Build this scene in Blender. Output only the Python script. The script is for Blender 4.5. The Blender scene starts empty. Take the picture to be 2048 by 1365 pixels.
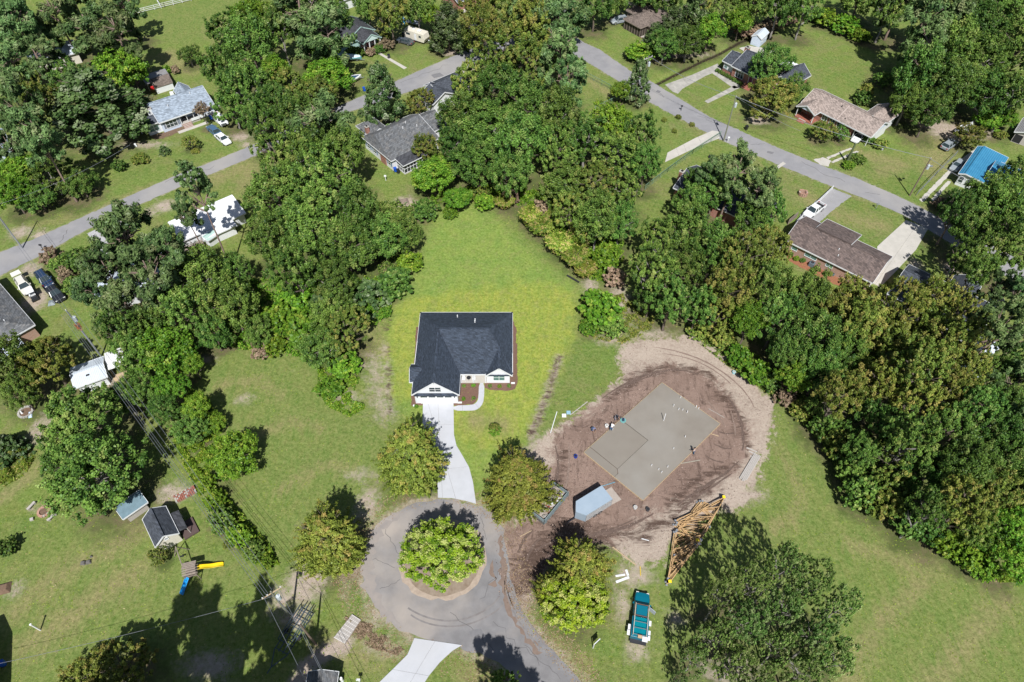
import bpy, bmesh, math, random
import numpy as np
from mathutils import Vector, Matrix
random.seed(7); rng = np.random.default_rng(7)
scene = bpy.context.scene
C = scene.collection
PI = math.pi

# ------------------------------------------------------------ camera, light
CAM_H = 89.0; FPX = 1365.0; PITCH = math.radians(51.0)      # drone height, focal length in photo pixels, tilt below horizon
cam = bpy.data.cameras.new('camera'); cam_o = bpy.data.objects.new('camera', cam); C.objects.link(cam_o)
cam.sensor_width = 36.0; cam.lens = 36.0 * FPX / 2048.0; cam.clip_start = 0.5; cam.clip_end = 6000
cam_o.location = (0, 0, CAM_H); cam_o.rotation_euler = (PI / 2 - PITCH, 0, 0)
scene.camera = cam_o

SUN_EL = math.radians(53.0); sun_dir = Vector((0.078 * math.cos(SUN_EL), -0.997 * math.cos(SUN_EL), math.sin(SUN_EL)))
sun = bpy.data.lights.new('sun', 'SUN'); sun.energy = 4.8; sun.angle = math.radians(0.5); sun.color = (1.0, 0.985, 0.96)
sun_o = bpy.data.objects.new('sun', sun); C.objects.link(sun_o)
sun_o.rotation_euler = sun_dir.to_track_quat('Z', 'Y').to_euler(); sun_o.location = (0, -50, 120)
world = bpy.data.worlds.new('World'); scene.world = world; world.use_nodes = True
wn = world.node_tree.nodes; wl = world.node_tree.links
bg = wn['Background']; sky = wn.new('ShaderNodeTexSky'); sky.sky_type = 'NISHITA'; sky.sun_disc = False
sky.sun_elevation = SUN_EL; sky.sun_rotation = math.atan2(sun_dir.x, sun_dir.y)
wl.new(sky.outputs[0], bg.inputs[0]); bg.inputs[1].default_value = 0.06
scene.view_settings.view_transform = 'Standard'; scene.view_settings.look = 'None'
scene.view_settings.exposure = 0.36; scene.view_settings.gamma = 1.0; scene.view_settings.use_curve_mapping = False
scene.render.engine = 'CYCLES'
scene.cycles.max_bounces = 4; scene.cycles.diffuse_bounces = 2; scene.cycles.glossy_bounces = 2
scene.cycles.transmission_bounces = 3; scene.cycles.transparent_max_bounces = 4

def P(px, py, z=0.0):
    """the point at height z that the photograph shows at pixel (px, py)"""
    a = (px - 1024) / FPX; b = (682.5 - py) / FPX
    dy = math.cos(PITCH) + b * math.sin(PITCH); dz = -math.sin(PITCH) + b * math.cos(PITCH)
    t = (CAM_H - z) / -dz
    return Vector((a * t, dy * t, z))
def mpp(px, py, z=0.0):
    """metres per photo pixel there"""
    p = P(px, py, z); d = p.y * math.cos(PITCH) + (CAM_H - z) * math.sin(PITCH)
    return d / FPX

# ------------------------------------------------------------ materials
MATS = {}
def node(nt, typ, **kw):
    n = nt.nodes.new(typ)
    for k, v in kw.items():
        if k.startswith('i_'):
            n.inputs[k[2:].replace('_', ' ')].default_value = v
        else: setattr(n, k, v)
    return n
def mat(name, col, rough=0.6, col2=None, scale=3.0, bump=0.0, bscale=None, metal=0.0, spec=0.4, stretch=None, detail=4, contrast=0.25, col3=None):
    if name in MATS: return MATS[name]
    m = bpy.data.materials.new(name); m.use_nodes = True; nt = m.node_tree
    b = nt.nodes['Principled BSDF']; b.inputs['Roughness'].default_value = rough
    b.inputs['Metallic'].default_value = metal; b.inputs['Specular IOR Level'].default_value = spec
    b.inputs['Base Color'].default_value = (*col, 1)
    if col2 is not None or bump > 0:
        tc = node(nt, 'ShaderNodeTexCoord'); src = tc.outputs['Object']
        if stretch:
            mp = node(nt, 'ShaderNodeMapping'); mp.inputs['Scale'].default_value = stretch
            nt.links.new(src, mp.inputs[0]); src = mp.outputs[0]
        if col2 is not None:
            n1 = node(nt, 'ShaderNodeTexNoise', i_Scale=scale, i_Detail=float(detail), i_Roughness=0.6); nt.links.new(src, n1.inputs['Vector'])
            r = node(nt, 'ShaderNodeMapRange'); r.inputs[1].default_value = 0.5 - contrast; r.inputs[2].default_value = 0.5 + contrast
            nt.links.new(n1.outputs[0], r.inputs[0])
            mx = node(nt, 'ShaderNodeMix', data_type='RGBA'); mx.inputs[6].default_value = (*col, 1); mx.inputs[7].default_value = (*col2, 1)
            nt.links.new(r.outputs[0], mx.inputs[0]); out = mx.outputs[2]
            if col3 is not None:
                n3 = node(nt, 'ShaderNodeTexNoise', i_Scale=scale * 0.17, i_Detail=5.0); nt.links.new(src, n3.inputs['Vector'])
                r3 = node(nt, 'ShaderNodeMapRange'); r3.inputs[1].default_value = 0.48; r3.inputs[2].default_value = 0.72
                nt.links.new(n3.outputs[0], r3.inputs[0])
                m3 = node(nt, 'ShaderNodeMix', data_type='RGBA'); m3.inputs[7].default_value = (*col3, 1)
                nt.links.new(out, m3.inputs[6]); nt.links.new(r3.outputs[0], m3.inputs[0]); out = m3.outputs[2]
            nt.links.new(out, b.inputs['Base Color'])
        if bump > 0:
            n2 = node(nt, 'ShaderNodeTexNoise', i_Scale=bscale or scale * 2, i_Detail=5.0); nt.links.new(src, n2.inputs['Vector'])
            bp = node(nt, 'ShaderNodeBump', i_Strength=bump, i_Distance=0.1); nt.links.new(n2.outputs[0], bp.inputs['Height'])
            nt.links.new(bp.outputs[0], b.inputs['Normal'])
    MATS[name] = m
    return m
def shingle(name, c1, c2, c3=None):
    """asphalt shingles: courses running along the local x or y axis with varied tabs"""
    if name in MATS: return MATS[name]
    m = mat(name, c1, 0.85, c2, 7.0, 0.35, 9.0, contrast=0.14, col3=c3, detail=8); nt = m.node_tree
    b = nt.nodes['Principled BSDF']
    src = b.inputs['Base Color'].links[0].from_socket
    tc = node(nt, 'ShaderNodeTexCoord')
    sp = node(nt, 'ShaderNodeSeparateXYZ'); nt.links.new(tc.outputs['Object'], sp.inputs[0])
    cb = node(nt, 'ShaderNodeCombineXYZ')
    ad = node(nt, 'ShaderNodeMath', operation='ADD'); nt.links.new(sp.outputs[0], ad.inputs[0]); nt.links.new(sp.outputs[1], ad.inputs[1])
    nt.links.new(ad.outputs[0], cb.inputs[0]); nt.links.new(sp.outputs[2], cb.inputs[1])
    br = node(nt, 'ShaderNodeTexBrick'); br.inputs['Scale'].default_value = 1.0; br.inputs['Brick Width'].default_value = 0.42; br.inputs['Row Height'].default_value = 0.12
    br.inputs['Color1'].default_value = (0.58, 0.58, 0.58, 1); br.inputs['Color2'].default_value = (1.5, 1.5, 1.5, 1); br.inputs['Mortar'].default_value = (0.6, 0.6, 0.6, 1)
    br.inputs['Mortar Size'].default_value = 0.008
    nt.links.new(cb.outputs[0], br.inputs['Vector'])
    mu = node(nt, 'ShaderNodeMix', data_type='RGBA', blend_type='MULTIPLY'); mu.inputs[0].default_value = 0.8
    nt.links.new(src, mu.inputs[6]); nt.links.new(br.outputs[0], mu.inputs[7]); nt.links.new(mu.outputs[2], b.inputs['Base Color'])
    return m
def brickmat(name, c1, c2):
    if name in MATS: return MATS[name]
    m = mat(name, c1, 0.85, c2, 3.0); nt = m.node_tree; b = nt.nodes['Principled BSDF']
    tc = node(nt, 'ShaderNodeTexCoord'); sp = node(nt, 'ShaderNodeSeparateXYZ'); nt.links.new(tc.outputs['Object'], sp.inputs[0])
    ad = node(nt, 'ShaderNodeMath', operation='ADD'); nt.links.new(sp.outputs[0], ad.inputs[0]); nt.links.new(sp.outputs[1], ad.inputs[1])
    cb = node(nt, 'ShaderNodeCombineXYZ'); nt.links.new(ad.outputs[0], cb.inputs[0]); nt.links.new(sp.outputs[2], cb.inputs[1])
    br = node(nt, 'ShaderNodeTexBrick'); br.inputs['Scale'].default_value = 1.0; br.inputs['Brick Width'].default_value = 0.22; br.inputs['Row Height'].default_value = 0.075
    br.inputs['Mortar Size'].default_value = 0.008; br.inputs['Color1'].default_value = (*c1, 1); br.inputs['Color2'].default_value = (*c2, 1); br.inputs['Mortar'].default_value = (0.38, 0.34, 0.30, 1)
    nt.links.new(cb.outputs[0], br.inputs['Vector']); nt.links.new(br.outputs[0], b.inputs['Base Color'])
    return m
def ribbed(name, c1, c2, axis=0, period=0.25, rough=0.4, metal=0.2):
    """standing seam or corrugated sheet metal"""
    if name in MATS: return MATS[name]
    m = mat(name, c1, rough, c2, 0.8, metal=metal); nt = m.node_tree; b = nt.nodes['Principled BSDF']
    tc = node(nt, 'ShaderNodeTexCoord')
    w = node(nt, 'ShaderNodeTexWave', wave_type='BANDS', bands_direction='XYZ'[axis], i_Scale=1.0 / period * 0.314, i_Distortion=0.0)
    nt.links.new(tc.outputs['Object'], w.inputs['Vector'])
    bp = node(nt, 'ShaderNodeBump', i_Strength=0.8, i_Distance=0.05); nt.links.new(w.outputs[0], bp.inputs['Height']); nt.links.new(bp.outputs[0], b.inputs['Normal'])
    return m

white = mat('white_paint', (0.72, 0.73, 0.74), 0.5, (0.62, 0.63, 0.64), 1.5)
cream = mat('cream_paint', (0.66, 0.62, 0.53), 0.6, (0.56, 0.52, 0.44), 1.5)
bluewhite = mat('pale_blue_siding', (0.55, 0.62, 0.72), 0.6, (0.48, 0.55, 0.66), 1.5)
glass = mat('window_glass', (0.03, 0.045, 0.05), 0.08, spec=0.8)
greenglass = mat('green_tinted_glass', (0.10, 0.20, 0.18), 0.1, spec=0.8)
darkmetal = mat('dark_metal', (0.03, 0.03, 0.035), 0.45)
galv = mat('galvanised_steel', (0.42, 0.44, 0.46), 0.4, (0.32, 0.34, 0.36), 4, metal=0.5)
rubber = mat('black_rubber', (0.018, 0.018, 0.02), 0.8)
chrome = mat('bright_metal', (0.6, 0.6, 0.62), 0.25, metal=0.8)
wood_old = mat('weathered_wood', (0.30, 0.25, 0.21), 0.85, (0.20, 0.16, 0.13), 5)
wood_grey = mat('grey_wood', (0.46, 0.43, 0.40), 0.85, (0.34, 0.31, 0.28), 5)
wood_new = mat('new_lumber', (0.50, 0.38, 0.24), 0.75, (0.40, 0.30, 0.19), 4)
truss_wood = mat('orange_truss_lumber', (0.58, 0.37, 0.17), 0.75, (0.36, 0.24, 0.13), 2)
pole_wood = mat('pole_wood', (0.14, 0.10, 0.075), 0.9, (0.22, 0.17, 0.13), 3)
pole_green = mat('green_grey_pole', (0.17, 0.19, 0.13), 0.9, (0.22, 0.21, 0.17), 3)
bark = mat('bark', (0.11, 0.085, 0.065), 0.95, (0.18, 0.145, 0.12), 6, 0.6, 9)
bark_pale = mat('pale_bark', (0.30, 0.28, 0.26), 0.95, (0.19, 0.17, 0.155), 6, 0.4, 9)
bark_pine = mat('pine_bark', (0.20, 0.14, 0.115), 0.95, (0.30, 0.22, 0.18), 5, 0.6, 9)
concrete_new = mat('new_concrete', (0.48, 0.49, 0.52), 0.75, (0.42, 0.43, 0.455), 0.6, 0.08, 20, contrast=0.2, detail=9, col3=(0.44, 0.44, 0.45))
concrete_old = mat('old_concrete', (0.42, 0.40, 0.36), 0.85, (0.27, 0.26, 0.235), 0.7, 0.1, 12, contrast=0.18)
concrete_mid = mat('driveway_concrete', (0.50, 0.47, 0.42), 0.85, (0.40, 0.38, 0.34), 0.6, 0.1, 12)
wet_concrete = mat('fresh_wet_concrete', (0.235, 0.210, 0.178), 0.55, (0.210, 0.186, 0.156), 0.45, 0.02, 8, col3=(0.268, 0.252, 0.224), contrast=0.14, detail=8)
def stone_like(): pass
asphalt = mat('asphalt', (0.265, 0.26, 0.268), 0.9, (0.215, 0.212, 0.22), 0.5, 0.15, 25, col3=(0.31, 0.295, 0.28), contrast=0.2, detail=10)
asphalt2 = mat('old_asphalt', (0.215, 0.208, 0.210), 0.9, (0.170, 0.164, 0.166), 0.55, 0.2, 25, col3=(0.36, 0.315, 0.275), contrast=0.13, detail=12)
mulch = mat('red_mulch', (0.21, 0.12, 0.085), 0.95, (0.12, 0.07, 0.052), 5, 0.8, 14)
mulch2 = mat('orange_straw', (0.33, 0.14, 0.07), 0.95, (0.22, 0.09, 0.05), 4, 0.6, 14)
sandm = mat('sand', (0.42, 0.34, 0.27), 0.95, (0.30, 0.235, 0.185), 2.0, 0.5, 12)
gravel = mat('gravel', (0.43, 0.41, 0.39), 0.95, (0.30, 0.28, 0.26), 4, 0.6, 16)
leafbed = mat('leaf_litter_bed', (0.20, 0.13, 0.085), 0.95, (0.10, 0.065, 0.045), 3, 0.7, 12)

roof_new = shingle('charcoal_blue_shingle', (0.022, 0.031, 0.047), (0.046, 0.060, 0.084))
roof_dark = shingle('dark_slate_shingle', (0.045, 0.052, 0.066), (0.062, 0.070, 0.086))
roof_black = shingle('near_black_shingle', (0.042, 0.044, 0.052), (0.06, 0.062, 0.07))
roof_grey = shingle('grey_streaked_shingle', (0.085, 0.09, 0.098), (0.13, 0.135, 0.14), (0.155, 0.15, 0.145))
roof_blue = shingle('blue_grey_shingle', (0.22, 0.265, 0.32), (0.26, 0.305, 0.36))
roof_brown = shingle('brown_shingle', (0.105, 0.080, 0.072), (0.15, 0.112, 0.10), (0.085, 0.066, 0.062))
roof_tan = shingle('tan_shingle', (0.25, 0.20, 0.175), (0.30, 0.245, 0.215))
roof_umber = shingle('umber_shingle', (0.12, 0.095, 0.08), (0.17, 0.135, 0.115))
brick_red = brickmat('red_brick', (0.33, 0.10, 0.06), (0.24, 0.075, 0.05))
brick_tan = brickmat('tan_brick', (0.42, 0.24, 0.17), (0.32, 0.17, 0.12))
metal_white = ribbed('white_metal_roofing', (0.80, 0.80, 0.80), (0.72, 0.73, 0.74), 0, 0.3, 0.35, 0.0)
metal_bluew = ribbed('pale_blue_metal_roofing', (0.62, 0.68, 0.74), (0.52, 0.58, 0.65), 0, 0.25, 0.4, 0.1)
metal_grey = ribbed('grey_metal_roofing', (0.35, 0.35, 0.36), (0.27, 0.25, 0.24), 0, 0.3, 0.4, 0.3)
metal_blue = ribbed('bright_blue_metal_roofing', (0.04, 0.20, 0.36), (0.06, 0.26, 0.43), 0, 0.4, 0.35, 0.1)

# ------------------------------------------------------------ mesh helpers
class MB:
    def __init__(s): s.v = []; s.f = []
    def poly(s, pts):
        n = len(s.v); s.v += [tuple(p) for p in pts]; s.f.append(tuple(range(n, n + len(pts)))); return s
    def add(s, vs, fs):
        n = len(s.v); s.v += [tuple(p) for p in vs]; s.f += [tuple(n + i for i in f) for f in fs]; return s
    def box(s, x0, x1, y0, y1, z0, z1, M=None, taper=0):
        t = taper
        vs = [Vector(p) for p in ((x0, y0, z0), (x1, y0, z0), (x1, y1, z0), (x0, y1, z0), (x0 + t, y0 + t, z1), (x1 - t, y0 + t, z1), (x1 - t, y1 - t, z1), (x0 + t, y1 - t, z1))]
        if M: vs = [M @ p for p in vs]
        return s.add(vs, [(3, 2, 1, 0), (4, 5, 6, 7), (0, 1, 5, 4), (1, 2, 6, 5), (2, 3, 7, 6), (3, 0, 4, 7)])
    def beam(s, a, b, w, h=None):
        a = Vector(a); b = Vector(b); d = b - a; L = d.length
        if L < 1e-6: return s
        d.normalize(); up = Vector((0, 0, 1)) if abs(d.z) < 0.95 else Vector((0, 1, 0))
        sx = d.cross(up).normalized() * w / 2; sz = sx.cross(d).normalized() * (h or w) / 2
        vs = [a - sx - sz, a + sx - sz, a + sx + sz, a - sx + sz, b - sx - sz, b + sx - sz, b + sx + sz, b - sx + sz]
        return s.add(vs, [(3, 2, 1, 0), (4, 5, 6, 7), (0, 1, 5, 4), (1, 2, 6, 5), (2, 3, 7, 6), (3, 0, 4, 7)])
    def tube(s, pts, rads, n=8, cap=True):
        pts = [Vector(p) for p in pts]; rings = []
        if not isinstance(rads, (list, tuple)): rads = [rads] * len(pts)
        for i, p in enumerate(pts):
            d = (pts[min(i + 1, len(pts) - 1)] - pts[max(i - 1, 0)]).normalized()
            up = Vector((0, 0, 1)) if abs(d.z) < 0.9 else Vector((1, 0, 0))
            u = d.cross(up).normalized(); w = d.cross(u).normalized()
            st = len(s.v); s.v += [tuple(p + (u * math.cos(2 * PI * k / n) + w * math.sin(2 * PI * k / n)) * rads[i]) for k in range(n)]
            rings.append(st)
        for a, b in zip(rings, rings[1:]):
            for k in range(n): s.f.append((a + k, a + (k + 1) % n, b + (k + 1) % n, b + k))
        if cap:
            s.f.append(tuple(rings[0] + k for k in range(n))[::-1]); s.f.append(tuple(rings[-1] + k for k in range(n)))
        return s
    def cyl(s, x, y, z0, z1, r, r2=None, n=12): return s.tube([(x, y, z0), (x, y, z1)], [r, r2 if r2 is not None else r], n)
    def prism(s, pts, z0, z1):
        n = len(pts); vs = [(p[0], p[1], z0) for p in pts] + [(p[0], p[1], z1) for p in pts]
        return s.add(vs, [tuple(range(n))[::-1], tuple(range(n, 2 * n))] + [(i, (i + 1) % n, n + (i + 1) % n, n + i) for i in range(n)])
    def loft(s, rings, cap=True):
        st = []
        for r in rings: st.append(len(s.v)); s.v += [tuple(p) for p in r]
        n = len(rings[0])
        for a, b in zip(st, st[1:]):
            for k in range(n): s.f.append((a + k, a + (k + 1) % n, b + (k + 1) % n, b + k))
        if cap: s.f.append(tuple(st[0] + k for k in range(n))[::-1]); s.f.append(tuple(st[-1] + k for k in range(n)))
        return s
    def mesh(s, name, m, smooth=False):
        me = bpy.data.meshes.new(name); me.from_pydata(s.v, [], s.f)
        if m: me.materials.append(m)
        bm = bmesh.new(); bm.from_mesh(me); bmesh.ops.recalc_face_normals(bm, faces=bm.faces); bm.to_mesh(me); bm.free()
        if smooth:
            for p in me.polygons: p.use_smooth = True
        return me
    def build(s, name, m, parent=None, smooth=False, bevel=0, label=None):
        o = bpy.data.objects.new(name, s.mesh(name, m, smooth)); C.objects.link(o)
        if parent: o.parent = parent
        if bevel: 
            bv = o.modifiers.new('bevel', 'BEVEL'); bv.width = bevel; bv.segments = 2; bv.limit_method = 'ANGLE'
        if label: o['label'] = label
        return o
def tag(o, label=None, cat=None, group=None, kind=None):
    if label: o['label'] = label
    if cat: o['category'] = cat
    if group: o['group'] = group
    if kind: o['kind'] = kind
    return o
def thing(name, label, cat, loc=(0, 0, 0), rz=0.0, group=None):
    o = bpy.data.objects.new(name, None); C.objects.link(o); o.location = loc; o.rotation_euler = (0, 0, rz)
    o.empty_display_size = 0.3
    return tag(o, label, cat, group)
def dup(o, loc=None, rz=None, label=None, parent=None):
    c = o.copy(); C.objects.link(c)
    if parent is not None: c.parent = parent
    if loc is not None: c.location = loc
    if rz is not None: c.rotation_euler = (0, 0, rz)
    if label: c['label'] = label
    for ch in list(o.children): dup(ch, parent=c)
    return c
def heading(a, b, z=0):
    p = P(*a, z); q = P(*b, z); return math.atan2(q.y - p.y, q.x - p.x)

def densify(pts, step=0.5, jit=0.06, closed=True, seed=0):
    r = random.Random(seed); out = []
    n = len(pts)
    for i in range(n if closed else n - 1):
        a = Vector(pts[i][:2]); b = Vector(pts[(i + 1) % n][:2]); L = (b - a).length; k = max(1, int(L / step))
        nn = Vector((-(b - a).y, (b - a).x)).normalized() if L > 0 else Vector((0, 0))
        for j in range(k):
            out.append(a.lerp(b, j / k) + nn * (r.gauss(0, jit)))
    return out
def smooth_poly(pts, it=2, closed=True):
    pts = [Vector(p[:2]) for p in pts]
    for _ in range(it):
        q = []; n = len(pts)
        for i in range(n if closed else n - 1):
            a, b = pts[i], pts[(i + 1) % n]; q += [a * .75 + b * .25, a * .25 + b * .75]
        pts = q
    return pts
def sheet(name, px, z, m, jit=0.06, smooth=0, kind='structure', world=False, thick=0.0, step=0.5, parent=None):
    pts = [Vector(p) for p in px] if world else [P(*p).xy for p in px]
    if smooth: pts = smooth_poly(pts, smooth)
    if jit: pts = densify(pts, step, jit, seed=len(name) + len(pts))
    me = bpy.data.meshes.new(name); bm = bmesh.new()
    f = bm.faces.new([bm.verts.new((p[0], p[1], z)) for p in pts])
    bmesh.ops.recalc_face_normals(bm, faces=bm.faces)
    if f.normal.z < 0: f.normal_flip()
    if thick:
        r = bmesh.ops.extrude_face_region(bm, geom=[f]); 
        for v in [g for g in r['geom'] if isinstance(g, bmesh.types.BMVert)]: v.co.z -= thick
        bmesh.ops.recalc_face_normals(bm, faces=bm.faces)
    bmesh.ops.triangulate(bm, faces=[g for g in bm.faces if len(g.verts) > 4])
    bm.to_mesh(me); bm.free(); me.materials.append(m)
    o = bpy.data.objects.new(name, me); C.objects.link(o)
    if parent: o.parent = parent
    if kind: o['kind'] = kind
    return o
def clip(poly, p, n):
    out = []; N = len(poly)
    for i in range(N):
        a = poly[i]; b = poly[(i + 1) % N]; da = (a - p).dot(n); db = (b - p).dot(n)
        if da >= 0: out.append(a)
        if (da >= 0) != (db >= 0): out.append(a.lerp(b, da / (da - db)))
    return out
def panels(polys, cuts, gap=0.025):
    """split polygons along cut lines (pairs of points), leaving a joint"""
    for a, b in cuts:
        a = Vector(a[:2]); b = Vector(b[:2]); d = (b - a).normalized(); n = Vector((-d.y, d.x)); new = []
        for q in polys:
            q1 = clip(q, a + n * gap / 2, n); q2 = clip(q, a - n * gap / 2, -n)
            for r in (q1, q2):
                if len(r) > 2: new.append(r)
        polys = new
    return polys
def panel_sheet(name, px, cuts, z, m, piece='slab_panel', world=False, smooth=0, base=None, gap=0.025, thick=0.08):
    pts = [Vector(p[:2]) for p in px] if world else [P(*p).xy for p in px]
    if smooth: pts = smooth_poly(pts, smooth)
    cuts = cuts if world else [(P(*a).xy, P(*b).xy) for a, b in cuts]
    root = sheet(name, [tuple(p) for p in pts], z - 0.03, base or mat('joint_sand', (0.16, 0.14, 0.12), 0.95), 0, world=True)
    for q in panels([pts], cuts, gap):
        sheet(piece, [tuple(p) for p in q], z, m, 0, kind=None, world=True, thick=thick, parent=root)
    return root

# ------------------------------------------------------------ the ground, one sheet with masks of what grows or lies where
ROAD_W = [(-60, 545), (0, 505), (70, 478), (160, 437), (260, 392), (350, 352), (440, 318), (510, 288), (600, 248), (700, 203), (760, 177), (850, 137), (925, 105), (985, 80), (1060, 45), (1130, 10), (1140, 35),
          (1075, 72), (1000, 105), (940, 133), (870, 165), (780, 198), (700, 224), (600, 270), (510, 312), (450, 337), (360, 374), (270, 414), (170, 462), (80, 512), (0, 552), (-60, 590)]
ROAD_E = [(1100, 40), (1168, 86), (1200, 100), (1260, 142), (1310, 168), (1360, 198), (1420, 235), (1480, 262), (1560, 298), (1640, 330), (1720, 360), (1790, 390), (1850, 420), (1910, 455), (2000, 500), (2120, 560),
          (2120, 610), (1990, 540), (1890, 480), (1810, 432), (1740, 402), (1660, 372), (1580, 340), (1500, 306), (1430, 275), (1360, 238), (1300, 205), (1240, 165), (1180, 128), (1120, 95), (1080, 66)]
CUL = [(722, 1140), (726, 1108), (738, 1075), (760, 1046), (790, 1024), (825, 1009), (862, 1001), (905, 1000), (945, 1008), (980, 1026), (1002, 1052), (1014, 1085), (1019, 1125), (1022, 1165), (1032, 1205), (1055, 1245), (1088, 1282), (1125, 1320), (1165, 1368), (1260, 1480),
       (1100, 1480), (1055, 1400), (1020, 1350), (988, 1320), (950, 1303), (905, 1291), (865, 1284), (825, 1272), (792, 1255), (765, 1232), (742, 1205), (728, 1175)]
def wpoly(px, sm=0):
    q = [P(*p).xy for p in px]; return smooth_poly(q, sm) if sm else q
gx = np.concatenate([[-3000, -1400, -700, -400, -260, -200], np.arange(-168, 168.1, 0.72), [200, 260, 400, 700, 1400, 3000]])
gy = np.concatenate([[-1500, -500, -150, -60, -20, 0], np.arange(8, 232, 0.72), [245, 270, 320, 420, 600, 1000, 1800, 3500]])
GX, GY = np.meshgrid(gx, gy); gpts = np.stack([GX.ravel(), GY.ravel()], 1)
def sdf(poly):
    """signed distance, positive inside"""
    q = np.array([(p[0], p[1]) for p in poly]); a = q; b = np.roll(q, -1, 0)
    lo = q.min(0) - 12; hi = q.max(0) + 12
    m = (gpts > lo).all(1) & (gpts < hi).all(1); p = gpts[m]
    d = np.full(len(p), 1e9); ins = np.zeros(len(p), bool)
    for (ax, ay), (bx, by) in zip(a, b):
        ex, ey = bx - ax, by - ay; L = ex * ex + ey * ey + 1e-9
        t = np.clip(((p[:, 0] - ax) * ex + (p[:, 1] - ay) * ey) / L, 0, 1)
        d = np.minimum(d, np.hypot(p[:, 0] - ax - t * ex, p[:, 1] - ay - t * ey))
        c = ((ay > p[:, 1]) != (by > p[:, 1])) & (p[:, 0] < ex * (p[:, 1] - ay) / (ey if ey else 1e-9) + ax)
        ins ^= c
    out = np.full(len(gpts), -12.0); out[m] = np.where(ins, d, -d); return out
def line_d(px, closed=False, world=False):
    q = [Vector(p) for p in px] if world else [P(*p).xy for p in px]
    d = np.full(len(gpts), 50.0)
    for a, b in zip(q, q[1:]):
        ex, ey = b.x - a.x, b.y - a.y; L = ex * ex + ey * ey + 1e-9
        t = np.clip(((gpts[:, 0] - a.x) * ex + (gpts[:, 1] - a.y) * ey) / L, 0, 1)
        d = np.minimum(d, np.hypot(gpts[:, 0] - a.x - t * ex, gpts[:, 1] - a.y - t * ey))
    return d
def blob(px, py, rx, ry):
    c = P(px, py); s = mpp(px, py); rx *= s; ry *= P(px, py - 1).y - c.y
    return (1 - np.hypot((gpts[:, 0] - c.x) / rx, (gpts[:, 1] - c.y) / ry)) * min(rx, ry)
def soft(d, w): return np.clip(0.5 + d / (2 * w), 0, 1)

LOT = [(1245, 695), (1285, 680), (1340, 674), (1400, 684), (1452, 705), (1500, 745), (1540, 785), (1553, 825), (1535, 880), (1522, 930), (1508, 985), (1490, 1015), (1440, 1020), (1400, 1045), (1345, 1085), (1318, 1125), (1262, 1122), (1225, 1092), (1160, 1080), (1120, 1100), (1080, 1150), (1062, 1190), (1035, 1200), (1018, 1180),
       (1008, 1120), (1006, 1060), (1050, 1040), (1085, 1000), (1075, 960), (1065, 905), (1085, 880), (1125, 855), (1160, 830), (1200, 798), (1232, 765), (1240, 735)]
MUD = [(1105, 862), (1165, 830), (1235, 775), (1290, 738), (1345, 728), (1400, 738), (1450, 772), (1488, 830), (1500, 880), (1498, 920), (1460, 950), (1400, 985), (1340, 1010), (1290, 1035), (1250, 1075), (1190, 1082), (1130, 1092), (1090, 1140), (1066, 1192), (1030, 1200), (1012, 1175), (1004, 1110), (1006, 1060), (1050, 1040), (1088, 1000), (1098, 945), (1102, 895)]
LAWN = [(778, 652), (800, 610), (850, 590), (950, 575), (1050, 568), (1130, 575), (1158, 610), (1140, 680), (1105, 760), (1065, 830), (1040, 885), (1000, 905), (925, 900), (900, 850), (840, 805), (785, 800), (775, 730)]
BACK = [(930, 405), (985, 430), (1030, 470), (1070, 510), (1110, 545), (1160, 575), (1150, 640), (1100, 770), (1040, 880), (1000, 980), (960, 1000), (900, 900), (780, 810), (770, 720), (775, 640), (810, 590), (835, 540), (855, 470), (880, 420)]
OLIVE1 = [(1545, 790), (1640, 860), (1700, 1010), (1800, 1060), (1900, 1110), (2060, 1170), (2200, 1400), (1700, 1500), (1300, 1450), (1300, 1150), (1450, 1040), (1510, 980)]
OLIVE2 = [(390, 740), (470, 705), (560, 700), (640, 730), (640, 790), (690, 830), (770, 850), (760, 950), (690, 1010), (600, 1100), (560, 1110), (450, 930), (420, 850)]
OLIVE3 = [(0, 1100), (150, 1040), (350, 1100), (560, 1180), (300, 1400), (-100, 1500), (-100, 1100)]
TOPFIELD = [(260, 30), (560, -20), (550, 10), (400, 90), (360, 90), (280, 70)]
d_lot = sdf(wpoly(LOT, 1)); d_mud = sdf(wpoly(MUD, 1))
d_roadW = sdf(wpoly(ROAD_W)); d_roadE = sdf(wpoly(ROAD_E)); d_cul = sdf(wpoly(CUL, 1))
A_lot = soft(d_lot, 2.6)
A_mud = soft(d_mud, 2.6)
A_yel = np.maximum(soft(sdf(wpoly(LAWN, 1)), 4), 0)
A_green = soft(sdf(wpoly(BACK, 1)), 3)
A_olive = np.maximum.reduce([soft(sdf(wpoly(q, 1)), 6) for q in (OLIVE1, OLIVE2, OLIVE3, TOPFIELD)])
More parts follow.
